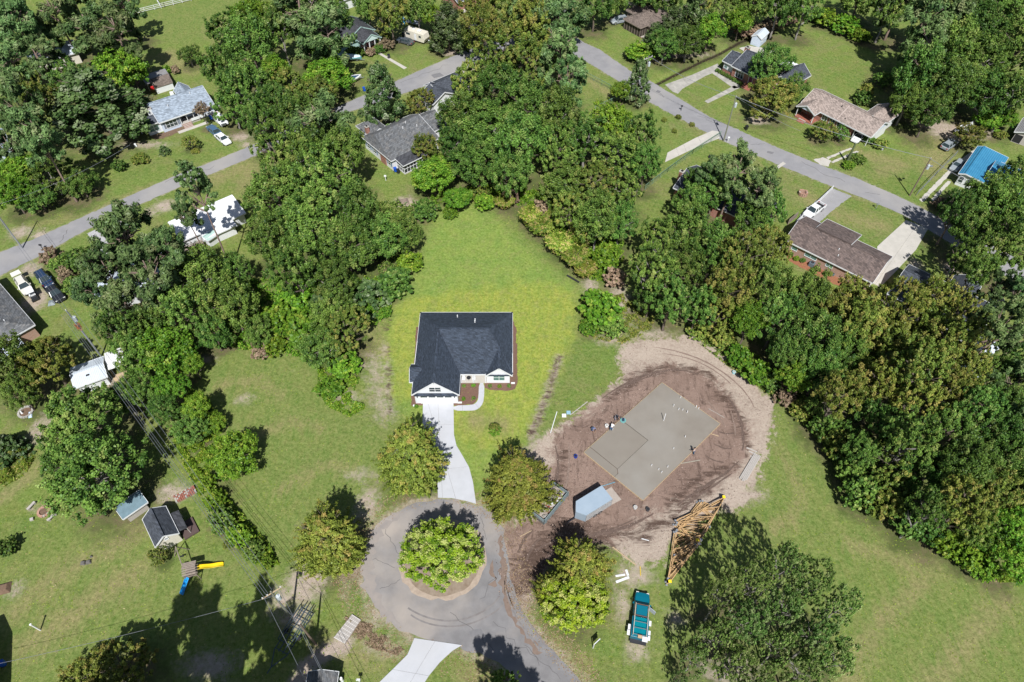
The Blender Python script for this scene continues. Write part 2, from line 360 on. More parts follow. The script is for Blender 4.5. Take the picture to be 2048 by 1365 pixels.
# bare, dry or sandy spots
bare = [np.clip(0.42 + blob(*q) / 3.2, 0, 0.74) for q in [(612, 1165, 40, 48), (590, 1235, 30, 25), (560, 1200, 20, 30), (1085, 895, 28, 25), (1060, 915, 18, 18), (725, 950, 22, 8), (745, 1235, 16, 28), (705, 1100, 10, 60), (735, 1010, 22, 35),
    (1040, 1200, 25, 60), (1270, 1150, 35, 22), (1245, 1215, 14, 30), (1275, 1300, 22, 22), (487, 798, 12, 7), (345, 985, 32, 18), (30, 1180, 12, 14), (80, 860, 20, 30), (660, 780, 14, 14), (695, 795, 20, 10), (420, 1330, 50, 26), (1920, 265, 60, 18), (1870, 250, 30, 12), (1905, 540, 18, 14), (1830, 530, 14, 12), (860, 160, 25, 8), (930, 135, 25, 10), (905, 105, 20, 6), (480, 275, 20, 8), (495, 290, 14, 6), (330, 412, 20, 12), (300, 425, 12, 10), (80, 470, 18, 10), (40, 465, 20, 12), (60, 540, 20, 14), (70, 600, 26, 26), (1515, 242, 20, 8), (810, 405, 22, 12), (1740, 560, 10, 8), (1340, 110, 70, 6), (1290, 55, 20, 4), (215, 765, 30, 12), (70, 1015, 6, 4), (1230, 680, 30, 10), (1300, 668, 40, 8), (1180, 570, 14, 14), (1240, 600, 20, 30), (700, 400, 10, 10), (550, 690, 30, 10), (410, 720, 16, 8), (290, 290, 40, 6), (1350, 1240, 14, 14), (1460, 1345, 50, 24), (590, 1180, 12, 12), (770, 1050, 14, 8), (1500, 990, 30, 14)]]
bare.append(soft(1.1 - line_d([(690, 1290), (650, 1305), (610, 1340), (590, 1370)]), 0.7) * 0.95)
bare.append(soft(0.55 - line_d([(768, 690), (775, 740), (776, 790), (780, 830)]), 0.7) * 0.66)
bare.append(soft(1.9 - line_d([(748, 720), (755, 780), (770, 830)]), 1.8) * 0.52)
bare.append(soft(0.8 - line_d([(1118, 715), (1098, 780), (1078, 830), (1060, 872)]), 0.8) * 0.64)
bare.append(soft(1.2 - line_d([(740, 1292), (800, 1303), (770, 1300)]), 0.8) * 0.5)
bare.append(soft(0.5 - np.abs(sdf(wpoly(CUL, 1)) + 0.2), 0.9) * 0.8)
bare.append(np.maximum(soft(0.15 - np.abs(d_roadW), 0.7), soft(0.15 - np.abs(d_roadE), 0.7)) * 0.72)
bare.append(soft(0.7 - line_d([(1300, 668), (1250, 640), (1210, 660)]), 1) * 0.5)
A_bare = np.maximum.reduce(bare)
# dry straw coloured streaks in the lawns
streaks = [([(20, 1230), (120, 1150), (250, 1080), (330, 1020)], 1.2), ([(60, 1290), (190, 1200), (280, 1140)], 1.6), ([(0, 1000), (60, 950), (110, 900)], 1.0), ([(1870, 1370), (1950, 1270), (2010, 1200)], 1.3), ([(1690, 1365), (1760, 1250), (1830, 1180), (1870, 1130)], 1.0), ([(1560, 900), (1600, 980), (1590, 1040)], .7), ([(1700, 1090), (1780, 1110), (1850, 1150)], .9), ([(500, 880), (580, 840), (640, 860)], .7), ([(560, 980), (640, 930), (700, 940)], .7), ([(440, 770), (520, 760), (560, 790)], .7), ([(1800, 1090), (1870, 1140)], 1.0), ([(1545, 1060), (1600, 1020)], 0.8), ([(20, 460), (170, 430), (300, 370)], 0.5), ([(1700, 300), (1800, 330), (1760, 345)], 1.5), ([(1620, 400), (1700, 440), (1760, 450)], 2), ([(1200, 240), (1225, 290)], 2), ([(420, 360), (500, 330), (500, 400)], 2), ([(1180, 160), (1230, 200)], 1.2), ([(1870, 330), (1890, 260)], 3), ([(440, 60), (520, 30)], 3), ([(330, 110), (380, 140)], 2), ([(740, 650), (745, 700)], 1.6), ([(950, 840), (1000, 850)], 1.4), ([(640, 1290), (760, 1320)], 1.4), ([(1100, 1290), (1160, 1330)], 1.2), ([(960, 1340), (930, 1365)], 1.2)]
A_dry = np.maximum.reduce([soft(w * 1.5 - line_d(q), w * 1.0 + 0.8) * 0.74 for q, w in streaks])
LITTER_SHADE_SPOTS = []    # filled below from the trees that stand close together
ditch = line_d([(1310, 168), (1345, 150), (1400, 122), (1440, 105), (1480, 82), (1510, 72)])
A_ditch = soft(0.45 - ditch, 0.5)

ground_me = bpy.data.meshes.new('ground')
nx, ny = len(gx), len(gy)
gz = -0.75 * np.exp(-(ditch / 0.75) ** 2)
co = np.stack([GX.ravel(), GY.ravel(), gz], 1).astype(np.float32)
idx = np.arange(nx * ny).reshape(ny, nx)
quads = np.stack([idx[:-1, :-1], idx[:-1, 1:], idx[1:, 1:], idx[1:, :-1]], -1).reshape(-1, 4)
def np_mesh(me, co, faces, k):
    nf = len(faces)
    me.vertices.add(len(co)); me.vertices.foreach_set('co', np.asarray(co, np.float32).ravel())
    me.loops.add(nf * k); me.loops.foreach_set('vertex_index', np.asarray(faces, np.int32).ravel())
    me.polygons.add(nf); me.polygons.foreach_set('loop_start', np.arange(0, nf * k, k, dtype=np.int32))
    me.update(calc_edges=True)
def setattr_f(me, name, arr):
    a = me.attributes.new(name, 'FLOAT', 'POINT'); a.data.foreach_set('value', np.asarray(arr, np.float32).ravel())
np_mesh(ground_me, co, quads, 4)
ground_o = bpy.data.objects.new('ground', ground_me); C.objects.link(ground_o); ground_o['kind'] = 'structure'

def ground_material():
    m = bpy.data.materials.new('grass_and_soil'); m.use_nodes = True; nt = m.node_tree; L = nt.links
    b = nt.nodes['Principled BSDF']; b.inputs['Roughness'].default_value = 0.95; b.inputs['Specular IOR Level'].default_value = 0.1
    tc = node(nt, 'ShaderNodeTexCoord'); src = tc.outputs['Object']
    def noise(s, det=6, rough=0.6, dist=0.0, st=None, rot=None):
        n = node(nt, 'ShaderNodeTexNoise', i_Scale=s, i_Detail=float(det), i_Roughness=rough, i_Distortion=dist)
        v = src
        if st:
            mp = node(nt, 'ShaderNodeMapping'); mp.inputs['Scale'].default_value = st
            if rot: mp.inputs['Rotation'].default_value = (0, 0, rot)
            L.new(src, mp.inputs[0]); v = mp.outputs[0]
        L.new(v, n.inputs['Vector']); return n.outputs[0]
    def rng_(v, a, c, lo=0.0, hi=1.0):
        r = node(nt, 'ShaderNodeMapRange', interpolation_type='SMOOTHSTEP'); r.inputs[1].default_value = a; r.inputs[2].default_value = c
        r.inputs[3].default_value = lo; r.inputs[4].default_value = hi; L.new(v, r.inputs[0]); return r.outputs[0]
    def attr(n):
        a = node(nt, 'ShaderNodeAttribute', attribute_name=n); return a.outputs['Fac']
    def math_(op, x, y):
        n = node(nt, 'ShaderNodeMath', operation=op)
        for i, q in enumerate((x, y)):
            if isinstance(q, (int, float)): n.inputs[i].default_value = q
            else: L.new(q, n.inputs[i])
        return n.outputs[0]
    def mix(f, c1, c2, mode='MIX'):
        n = node(nt, 'ShaderNodeMix', data_type='RGBA', blend_type=mode)
        if isinstance(f, float): n.inputs[0].default_value = f
        else: L.new(f, n.inputs[0])
        for i, q in ((6, c1), (7, c2)):
            if isinstance(q, tuple): n.inputs[i].default_value = (*q, 1)
            else: L.new(q, n.inputs[i])
        return n.outputs[2]
    def edge(a, nz, k=0.55, w=0.10):
        """mask value plus noise, cut at one half: a ragged border"""
        s = math_('ADD', a, math_('MULTIPLY', math_('SUBTRACT', nz, 0.5), k)); return rng_(s, 0.5 - w, 0.5 + w)
    nL = noise(0.035, 6, 0.62, 0.6); nM = noise(0.28, 8, 0.65, 0.4); nF = noise(2.2, 8, 0.75); nFF = noise(9.0, 5, 0.7)
    nS = noise(0.8, 9, 0.75, 1.2, (1.0, 0.35, 1), 0.7)     # mowing-direction streaks
    g = mix(rng_(nL, 0.36, 0.66), (0.088, 0.208, 0.022), (0.158, 0.268, 0.036))
    g = mix(rng_(nM, 0.40, 0.68, 0, 0.75), g, (0.210, 0.235, 0.048))
    nC = noise(0.9, 9, 0.8, 0.8); g = mix(rng_(nC, 0.50, 0.70, 0, 0.5), g, (0.085, 0.150, 0.022)); g = mix(rng_(noise(0.11, 9, 0.75, 1.0), 0.47, 0.66, 0, 0.8), g, (0.255, 0.218, 0.105))
    ol = mix(rng_(nS, 0.35, 0.65), (0.108, 0.215, 0.030), (0.215, 0.255, 0.066))
    g = mix(edge(attr('olive'), nM, 0.5, 0.3), g, ol)
    g = mix(edge(attr('green'), nM, 0.3, 0.3), g, mix(rng_(nM, 0.3, 0.7), (0.180, 0.352, 0.044), (0.300, 0.420, 0.066)))
    g = mix(edge(attr('yellow'), nM, 0.9, 0.25), g, mix(rng_(nS, 0.35, 0.7), (0.310, 0.430, 0.040), (0.510, 0.510, 0.068)))
    g = mix(edge(attr('dry'), nS, 1.3, 0.35), g, (0.345, 0.275, 0.140))
    g = mix(rng_(noise(0.42, 10, 0.78, 0.7), 0.48, 0.64, 0, 0.42), g, (0.32, 0.275, 0.115))
    g = mix(rng_(noise(0.65, 9, 0.78, 0.4), 0.48, 0.62, 0, 0.40), g, (0.075, 0.165, 0.015))
    # fine mottling of blades, clippings and shade between them
    g = mix(rng_(nF, 0.28, 0.72), mix(0.55, g, (0.055, 0.090, 0.016)), mix(0.34, g, (0.42, 0.42, 0.18)))
    g = mix(rng_(nFF, 0.3, 0.7), mix(0.30, g, (0.02, 0.03, 0.006)), g)
    wv = node(nt, 'ShaderNodeTexWave', wave_type='BANDS', bands_direction='DIAGONAL', i_Scale=0.27, i_Distortion=14.0, i_Detail=5.0); L.new(src, wv.inputs['Vector'])
    g = mix(rng_(wv.outputs['Fac'], 0.3, 0.7, 0, 0.07), g, (0.36, 0.40, 0.13))
    wv2 = node(nt, 'ShaderNodeTexWave', wave_type='RINGS', i_Scale=0.3, i_Distortion=9.0, i_Detail=4.0); mp2 = node(nt, 'ShaderNodeMapping'); mp2.inputs['Location'].default_value = (8, -66, 0); L.new(src, mp2.inputs[0]); L.new(mp2.outputs[0], wv2.inputs['Vector'])
    g = mix(rng_(wv2.outputs['Fac'], 0.3, 0.75, 0, 0.08), g, (0.10, 0.16, 0.03))
    # fallen leaves under trees, with tree shade painted in as dark grass colour
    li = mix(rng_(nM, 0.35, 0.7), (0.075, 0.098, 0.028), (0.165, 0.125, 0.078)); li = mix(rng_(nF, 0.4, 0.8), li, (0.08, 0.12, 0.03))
    g = mix(edge(attr('litter_shade'), noise(0.6, 8, 0.7), 1.3, 0.35), g, li)
    # sand and scraped soil
    sand = mix(rng_(nM, 0.3, 0.7), (0.410, 0.335, 0.275), (0.300, 0.236, 0.192)); sand = mix(rng_(nF, 0.35, 0.75), sand, (0.46, 0.39, 0.32)); sand = mix(rng_(nFF, 0.58, 0.72), sand, (0.13, 0.10, 0.075))
    g = mix(edge(attr('bare'), noise(0.8, 9, 0.75), 1.7, 0.38), g, sand)
    rut = noise(0.55, 9, 0.7, 2.5, (1.0, 0.28, 1), -0.75); rut2 = noise(0.9, 9, 0.72, 1.6, (0.3, 1.0, 1), 0.35)
    g = mix(edge(attr('lot'), noise(0.38, 11, 0.78, 0.8), 2.0, 0.10), g, sand)
    mud = mix(rng_(noise(0.16, 6, 0.6), 0.35, 0.7), (0.270, 0.192, 0.155), (0.200, 0.138, 0.110)); mud = mix(rng_(rut, 0.52, 0.66, 0, 0.8), mud, (0.095, 0.064, 0.051)); mud = mix(rng_(rut2, 0.56, 0.70, 0, 0.7), mud, (0.085, 0.058, 0.046)); mud = mix(rng_(nF, 0.55, 0.85), mud, (0.34, 0.26, 0.215))
    g = mix(edge(attr('mud'), noise(0.30, 10, 0.75, 1.5), 2.2, 0.22), g, mud)
    g = mix(edge(attr('ruts'), rut2, 1.9, 0.22), g, (0.095, 0.064, 0.050))
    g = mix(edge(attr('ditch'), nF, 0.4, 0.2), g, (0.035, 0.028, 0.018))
    L.new(g, b.inputs['Base Color'])
    hsum = math_('ADD', nF, math_('MULTIPLY', nFF, 0.5)); hsum = math_('ADD', hsum, math_('MULTIPLY', rut, 1.0))
    bp = node(nt, 'ShaderNodeBump', i_Strength=0.9, i_Distance=0.16); L.new(hsum, bp.inputs['Height']); L.new(bp.outputs[0], b.inputs['Normal'])
    return m
ground_me.materials.append(ground_material())
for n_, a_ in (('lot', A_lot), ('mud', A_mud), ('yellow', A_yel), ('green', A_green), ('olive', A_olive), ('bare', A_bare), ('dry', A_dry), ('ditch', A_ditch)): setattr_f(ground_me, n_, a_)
ruts = [([(1118, 715), (1098, 780), (1078, 830), (1060, 872)], .55), ([(776, 695), (778, 760), (780, 825)], .35), ([(775, 640), (772, 665)], .4), ([(1200, 1075), (1130, 1075), (1080, 1110), (1045, 1170)], 2.2), ([(1330, 745), (1290, 750), (1250, 775), (1215, 800)], .6), ([(1420, 770), (1460, 820), (1475, 880)], .5), ([(1470, 930), (1400, 955), (1340, 1010)], .8), ([(1290, 1075), (1240, 1060), (1200, 1062)], 1.0), ([(1250, 765), (1310, 738), (1370, 735), (1420, 750)], .8), ([(1450, 790), (1478, 840), (1492, 890)], .8), ([(1440, 960), (1390, 990), (1340, 1040), (1290, 1060)], .9), ([(1180, 1065), (1120, 1055), (1085, 1080), (1050, 1130)], 1.3), ([(1230, 1060), (1180, 1080)], .6), ([(1020, 1130), (1060, 1110), (1090, 1070)], .8), ([(1130, 900), (1120, 960), (1110, 1020), (1075, 1060)], .7), ([(1150, 855), (1200, 845)], .5)]
setattr_f(ground_me, 'ruts', np.maximum.reduce([soft(w - line_d(q), w + 0.6) * 0.78 for q, w in ruts]))
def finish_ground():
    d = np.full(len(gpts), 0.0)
    for x, y, r in LITTER_SHADE_SPOTS:
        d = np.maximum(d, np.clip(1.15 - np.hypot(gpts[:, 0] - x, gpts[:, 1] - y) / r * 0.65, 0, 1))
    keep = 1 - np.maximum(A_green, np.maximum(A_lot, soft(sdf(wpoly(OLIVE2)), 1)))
    setattr_f(ground_me, 'litter_shade', d * keep)

# ------------------------------------------------------------ roads, drives, paths
def road(name, px, m, z, smooth=0): return sheet(name, px, z, m, 0.07, smooth, step=0.6)
road('road', ROAD_W, asphalt, 0.014); road('road', ROAD_E, asphalt, 0.020)
sheet('cul_de_sac', CUL, 0.014, asphalt2, 0.16, 1, step=0.7)
mudt = mat('tracked_mud', (0.16, 0.115, 0.092), 0.95, (0.22, 0.165, 0.135), 1.2, detail=8)
for k, q in enumerate([[(1000, 1070), (1012, 1120), (1018, 1180), (1030, 1225), (1022, 1215), (1004, 1165), (996, 1110)], [(1010, 1130), (1016, 1200), (1045, 1262), (1085, 1305), (1078, 1308), (1034, 1262), (1004, 1200)], [(985, 1120), (992, 1170), (986, 1176), (978, 1130)]]): sheet('tracked_mud', q, 0.018 + k * .0004, mudt, 0.22, step=.5)
dust = mat('sandy_dust', (0.30, 0.262, 0.235), 0.95, (0.235, 0.215, 0.205), 0.9, detail=10)
sheet('road_edge_sand', [(722, 1140), (728, 1104), (742, 1070), (764, 1044), (794, 1026), (800, 1034), (772, 1056), (754, 1082), (746, 1112), (745, 1145), (752, 1180), (770, 1215), (800, 1245), (790, 1250), (760, 1226), (738, 1195), (727, 1170)], 0.019, dust, 0.24, step=.5)
crackm = mat('road_crack', (0.11, 0.105, 0.105), 0.95)
def crack(a, b, w, z, seed):
    g = random.Random(seed); A, B = P(*a).xy, P(*b).xy; d = (B - A); n = Vector((-d.y, d.x)).normalized(); k = 9; mid = [A + d * (i / k) + n * g.gauss(0, d.length * .035) for i in range(k + 1)]
    sheet('road_crack', [tuple(v + n * w / 2) for v in mid] + [tuple(v - n * w / 2 * g.uniform(.3, 1.3)) for v in mid[::-1]], z, crackm, 0, world=True)
for i, (a, b) in enumerate([((770, 1060), (800, 1110)), ((760, 1180), (800, 1160)), ((960, 1030), (975, 1080)), ((850, 1015), (845, 1035)), ((900, 1225), (990, 1300)), ((990, 1240), (1080, 1330)), ((960, 1200), (1005, 1130)), ((1050, 1290), (1120, 1360)), ((745, 1120), (790, 1135))]): crack(a, b, .06, .024, i)
for i, (a, b) in enumerate([((1250, 150), (1330, 195)), ((1395, 232), (1440, 250)), ((1500, 290), (1530, 288)), ((1600, 325), (1690, 365)), ((1730, 385), (1760, 390)), ((330, 365), (430, 335)), ((120, 485), (135, 460)), ((230, 440), (245, 415)), ((800, 165), (900, 130))]): crack(a, b, .09, .027, 40 + i)
patchm = mat('asphalt_patch', (0.15, 0.148, 0.155), 0.92, (0.19, 0.185, 0.19), 1.5)
for q in ([(862, 150), (880, 146), (888, 152), (868, 157)], [(1315, 180), (1322, 183), (1318, 187), (1311, 184)], [(938, 1262), (962, 1258), (968, 1270), (942, 1274)], [(1535, 302), (1548, 305), (1545, 309), (1533, 306)]): sheet('asphalt_patch', q, .026, patchm, .04)
# sand ring and island in the turning circle
ic = P(880, 1205); ic.y += 5.75; sheet('traffic_island', [(ic.x + 5.15 * math.cos(a), ic.y + 5.0 * math.sin(a)) for a in np.linspace(0, 2 * PI, 40)[:-1]], 0.05, mat('island_soil', (0.30, 0.245, 0.19), 0.95, (0.18, 0.13, 0.09), 1.2), 0.08, world=True)
o = sheet('sandy_verge', [(ic.x + 5.75 * math.cos(a), ic.y + 5.6 * math.sin(a)) for a in np.linspace(0, 2 * PI, 40)[:-1]], 0.026, sandm, 0.16, world=True)
tyre = mat('tyre_mark', (0.17, 0.155, 0.15), 0.9, (0.21, 0.195, 0.19), 1.5, contrast=0.1)
for i, (pts_, w_) in enumerate([([(790, 1200), (850, 1238), (920, 1245), (985, 1215), (1015, 1170)], .22), ([(800, 1215), (850, 1250), (925, 1256), (995, 1225), (1020, 1190)], .2), ([(1020, 1150), (1035, 1215), (1075, 1270), (1120, 1325)], .3), ([(1005, 1150), (1022, 1220), (1060, 1275), (1105, 1335)], .2)]):
    q = smooth_poly([P(*p_).xy for p_ in pts_], 3, closed=False); L_, R_ = [], []
    for a_, b_ in zip(q, q[1:]):
        d_ = (b_ - a_).normalized(); n_ = Vector((-d_.y, d_.x)) * w_ / 2; L_.append(a_ + n_); R_.append(a_ - n_)
    sheet('tyre_mark', [tuple(v) for v in L_ + R_[::-1]], 0.020 + i * .0005, tyre, 0, world=True)
# new house drive: pale concrete panels
DRIVE = [(846, 806), (907, 806), (908, 870), (913, 892), (925, 912), (938, 935), (946, 965), (952, 1008), (930, 1002), (905, 997), (876, 996), (875, 960), (868, 935), (856, 915), (848, 895), (845, 870)]
panel_sheet('driveway', DRIVE, [((876, 806), (880, 890)), ((880, 890), (912, 1000)), ((820, 850), (940, 850)), ((820, 897), (960, 890)), ((840, 944), (980, 930))], 0.085, concrete_new)
panel_sheet('garden_path', [(907, 812), (945, 811), (953, 806), (957, 798), (958, 766), (969, 766), (968, 800), (963, 813), (952, 821), (940, 822), (907, 822)], [((925, 800), (925, 840)), ((940, 785), (980, 785)), ((943, 800), (965, 825))], 0.075, concrete_new, smooth=1)
panel_sheet('driveway', [(829, 1277), (924, 1291), (905, 1302), (880, 1325), (858, 1352), (840, 1380), (820, 1420), (720, 1420), (756, 1368), (790, 1335), (815, 1310)], [((878, 1270), (800, 1400)), ((760, 1335), (900, 1360))], 0.085, concrete_new)
# other drives
panel_sheet('driveway', [(1330, 170), (1385, 150), (1435, 128), (1443, 140), (1412, 152), (1365, 178), (1356, 188), (1345, 184)], [((1360, 150), (1380, 175)), ((1395, 135), (1408, 160)), ((1335, 165), (1365, 190))], 0.06, concrete_old)
panel_sheet('driveway', [(1380, 330), (1335, 318), (1335, 306), (1390, 277), (1425, 262), (1438, 264), (1439, 277), (1400, 292), (1330, 325)][2:], [((1395, 270), (1405, 295)), ((1365, 285), (1375, 310)), ((1350, 290), (1360, 318))], 0.05, concrete_mid)
panel_sheet('driveway', [(1812, 441), (1856, 458), (1832, 500), (1790, 545), (1760, 575), (1742, 565), (1760, 545), (1754, 494)], [((1770, 480), (1850, 500)), ((1740, 520), (1820, 530)), ((1834, 450), (1757, 560))], 0.06, concrete_mid)
sheet('driveway', [(1664, 377), (1703, 393), (1680, 410), (1655, 430), (1620, 465), (1590, 455), (1600, 430), (1635, 400)], 0.045, mat('grey_drive', (0.30, 0.295, 0.30), 0.9, (0.25, 0.245, 0.25), 0.8), 0.05)
sheet('driveway', [(174, 468), (200, 455), (232, 438), (250, 445), (235, 470), (228, 495), (215, 520)], 0.034, mat('pale_gravel_drive', (0.42, 0.41, 0.42), 0.95, (0.34, 0.335, 0.34), 2.0, 0.3, 12), 0.08)
sheet('driveway', [(1627, 320), (1645, 315), (1662, 322), (1657, 334), (1640, 330)], 0.034, concrete_mid, 0.08)
for q in ([(1700, 296), (1652, 316), (1656, 319), (1706, 298)], [(1712, 302), (1662, 324), (1666, 327), (1718, 304)], [(1900, 338), (1838, 400), (1845, 405), (1906, 344)], [(1895, 362), (1862, 400), (1868, 404), (1902, 364)]):
    sheet('driveway_strip', q, 0.03, concrete_mid, 0.05)
panel_sheet('garden_path', [(1421, 145), (1430, 143), (1480, 170), (1478, 176), (1468, 178)], [((1440, 140), (1430, 160)), ((1455, 150), (1448, 168))], 0.05, concrete_old)
panel_sheet('garden_path', [(1468, 172), (1480, 176), (1416, 207), (1409, 203)], [((1450, 170), (1460, 195)), ((1432, 180), (1440, 200))], 0.05, concrete_old)
panel_sheet('garden_path', [(751, 105), (757, 104), (814, 136), (808, 139)], [((770, 110), (760, 120)), ((790, 120), (780, 132))], 0.05, concrete_mid)
sheet('garden_path', [(1566, 324), (1572, 328), (1544, 346), (1540, 343)], 0.04, concrete_mid, 0.04)
sheet('patio', [(1478, 97), (1497, 92), (1534, 98), (1560, 108), (1520, 118), (1500, 112)], 0.05, concrete_mid, 0.05)
sheet('patio', [(1948, 300), (1965, 298), (1940, 322), (1925, 330), (1918, 322)], 0.04, concrete_mid, 0.05)
# mulch beds round the new house
for q in ([(838, 655), (832, 655), (829, 730), (822, 800), (822, 811), (846, 812), (846, 800), (840, 760)], [(1018, 640), (1026, 641), (1032, 655), (1034, 700), (1035, 765), (1030, 778), (1018, 782), (980, 780), (969, 776), (969, 760), (1018, 760)], [(913, 766), (958, 764), (957, 795), (952, 804), (945, 810), (907, 812), (907, 800)]):
    sheet('mulch_bed', q, 0.02, mulch, 0.06)
sheet('mulch_bed', [(1570, 502), (1576, 500), (1700, 556), (1690, 578), (1650, 560), (1600, 535), (1574, 520)], 0.03, mulch2, 0.10)
sheet('mulch_bed', [(1424, 142), (1438, 132), (1490, 160), (1481, 168)], 0.02, mat('dark_bed', (0.12, 0.08, 0.05), 0.95, (0.07, 0.09, 0.03), 3), 0.08)
sheet('flower_bed', [(340, 262), (300, 272), (310, 280), (335, 275), (372, 258), (368, 252)], 0.02, leafbed, 0.08)
# the freshly poured slab: several pours with joints
SLAB = [(1324, 766), (1440, 848), (1285, 998), (1168, 905)]
sw = [P(x, y, 0.2).xy for x, y in SLAB]
u1 = (sw[1] - sw[0]); u2 = (sw[3] - sw[0])
def SL(a, b): return sw[0] + u1 * a + u2 * b
root = thing('house_slab', 'freshly poured grey concrete house slab with plumbing stubs on brown dirt lot', 'concrete slab')
def slabq(name, q, z, mm=wet_concrete): return sheet(name, [tuple(SL(*p)) for p in q], z, mm, 0, kind=None, world=True, thick=z, parent=root)
slabq('main_pour', [(0, 0), (1, 0), (1, 1), (0.53, 1), (0.53, 0.955), (0.48, 0.93), (0.48, 0.545), (0, 0.545)], 0.22)
slabq('garage_pour', [(0, 0.55), (0.475, 0.55), (0.475, 0.925), (0, 0.925), (0, 1), (0, 0.92)][:4], 0.18, mat('fresh_concrete_darker', (0.228, 0.204, 0.172), 0.6, (0.206, 0.182, 0.152), 0.4))
slabq('porch_pour', [(0, 0.93), (0.475, 0.93), (0.525, 0.96), (0.525, 1), (0, 1)], 0.15, mat('fresh_concrete_step', (0.222, 0.198, 0.168), 0.6, (0.202, 0.178, 0.148), 0.4))
for a, b in (((0, 0), (1, 0)), ((1, 0), (1, 1)), ((1, 1), (0, 1)), ((0, 1), (0, 0))):
    f = MB(); p, q = SL(*a), SL(*b); d = (q - p).normalized(); n = Vector((d.y, -d.x)) * 0.05
    if (p + n - SL(.5, .5)).length < (p - SL(.5, .5)).length: n = -n
    f.beam((p.x + n.x, p.y + n.y, 0.12), (q.x + n.x, q.y + n.y, 0.12), 0.045, 0.26); f.build('form_board', wood_new, root)
    for k in range(9):
        t = (k + .5) / 9; s = p.lerp(q, t) + n * 2.0; MB().box(s.x - .03, s.x + .03, s.y - .03, s.y + .03, 0, 0.32).build('stake', wood_new, root)
pvc = mat('white_pvc', (0.75, 0.75, 0.76), 0.4)
for (px, py, h) in [(1327, 842, 1.9), (1361, 796, .45), (1347, 813, .5), (1357, 820, .45), (1365, 821, .4), (1374, 826, .5), (1392, 815, .5), (1397, 818, .4), (1370, 875, .4), (1347, 898, .3), (1303, 932, .4), (1335, 935, .4), (1317, 940, .35), (1323, 946, .45), (1225, 860, .4)]:
    p = P(px, py, 0.2); MB().cyl(p.x, p.y, 0.2, 0.2 + h, 0.055, n=10).build('pipe_stub', pvc, root)

# wheel ruts churned into the lot
rutm = mat('wheel_rut_soil', (0.085, 0.058, 0.046), 0.98, (0.15, 0.105, 0.085), 2.0, 0.5, 10, detail=9); rutl = mat('dry_rut_soil', (0.25, 0.185, 0.15), 0.98, (0.17, 0.12, 0.096), 2.0, 0.5, 10, detail=9)
def strip(name, pts_, w, z, m, seed):
    g = random.Random(seed); q = smooth_poly([P(*p_).xy for p_ in pts_], 3, closed=False); a_, b_ = [], []
    for i, (u, v) in enumerate(zip(q, q[1:])):
        d = (v - u); 
        if d.length < 1e-6: continue
        d.normalize(); n = Vector((-d.y, d.x)); t = math.sin(PI * (i + .5) / len(q)) ** .5; a_.append(u + n * w / 2 * t * g.uniform(.5, 1.3)); b_.append(u - n * w / 2 * t * g.uniform(.5, 1.3))
    sheet(name, [tuple(v) for v in a_ + b_[::-1]], z, m, 0, world=True)
for i, (pts_, w, m_) in enumerate([([(1180, 815), (1235, 775), (1300, 745), (1370, 738), (1430, 762)], .45, 0), ([(1200, 805), (1250, 772), (1310, 748), (1365, 745)], .3, 0), ([(1440, 775), (1475, 820), (1490, 880), (1478, 930)], .5, 0), ([(1455, 800), (1470, 850), (1472, 900)], .3, 1),
    ([(1500, 900), (1450, 950), (1380, 990), (1320, 1040)], .45, 0), ([(1490, 930), (1430, 970), (1370, 1010), (1340, 1050)], .35, 0), ([(1335, 1010), (1270, 1050), (1200, 1070), (1120, 1085)], .5, 0), ([(1300, 1020), (1240, 1055), (1160, 1075), (1090, 1085), (1040, 1130)], .4, 0), ([(1240, 1075), (1170, 1088), (1100, 1105), (1050, 1160)], .45, 0),
    ([(1105, 870), (1118, 920), (1112, 980), (1080, 1040)], .45, 0), ([(1135, 860), (1140, 920), (1130, 990), (1100, 1050)], .35, 1), ([(1080, 1045), (1045, 1080), (1025, 1140)], .5, 0), ([(1100, 1060), (1060, 1095), (1045, 1160)], .4, 0), ([(1395, 780), (1440, 830), (1460, 880)], .3, 1), ([(1225, 1000), (1290, 1025), (1330, 1000)], .3, 1), ([(1410, 880), (1450, 900), (1480, 895)], .3, 0), ([(1395, 900), (1430, 925), (1470, 925)], .28, 0), ([(1425, 860), (1455, 870), (1485, 862)], .3, 0), ([(1270, 690), (1350, 700), (1430, 730), (1500, 790), (1520, 850)], .3, 1), ([(1290, 705), (1370, 712), (1440, 745), (1490, 800)], .25, 1)]):
    strip('wheel_rut', pts_, w, .006 + i * .0004, (rutm, rutl)[m_], i)

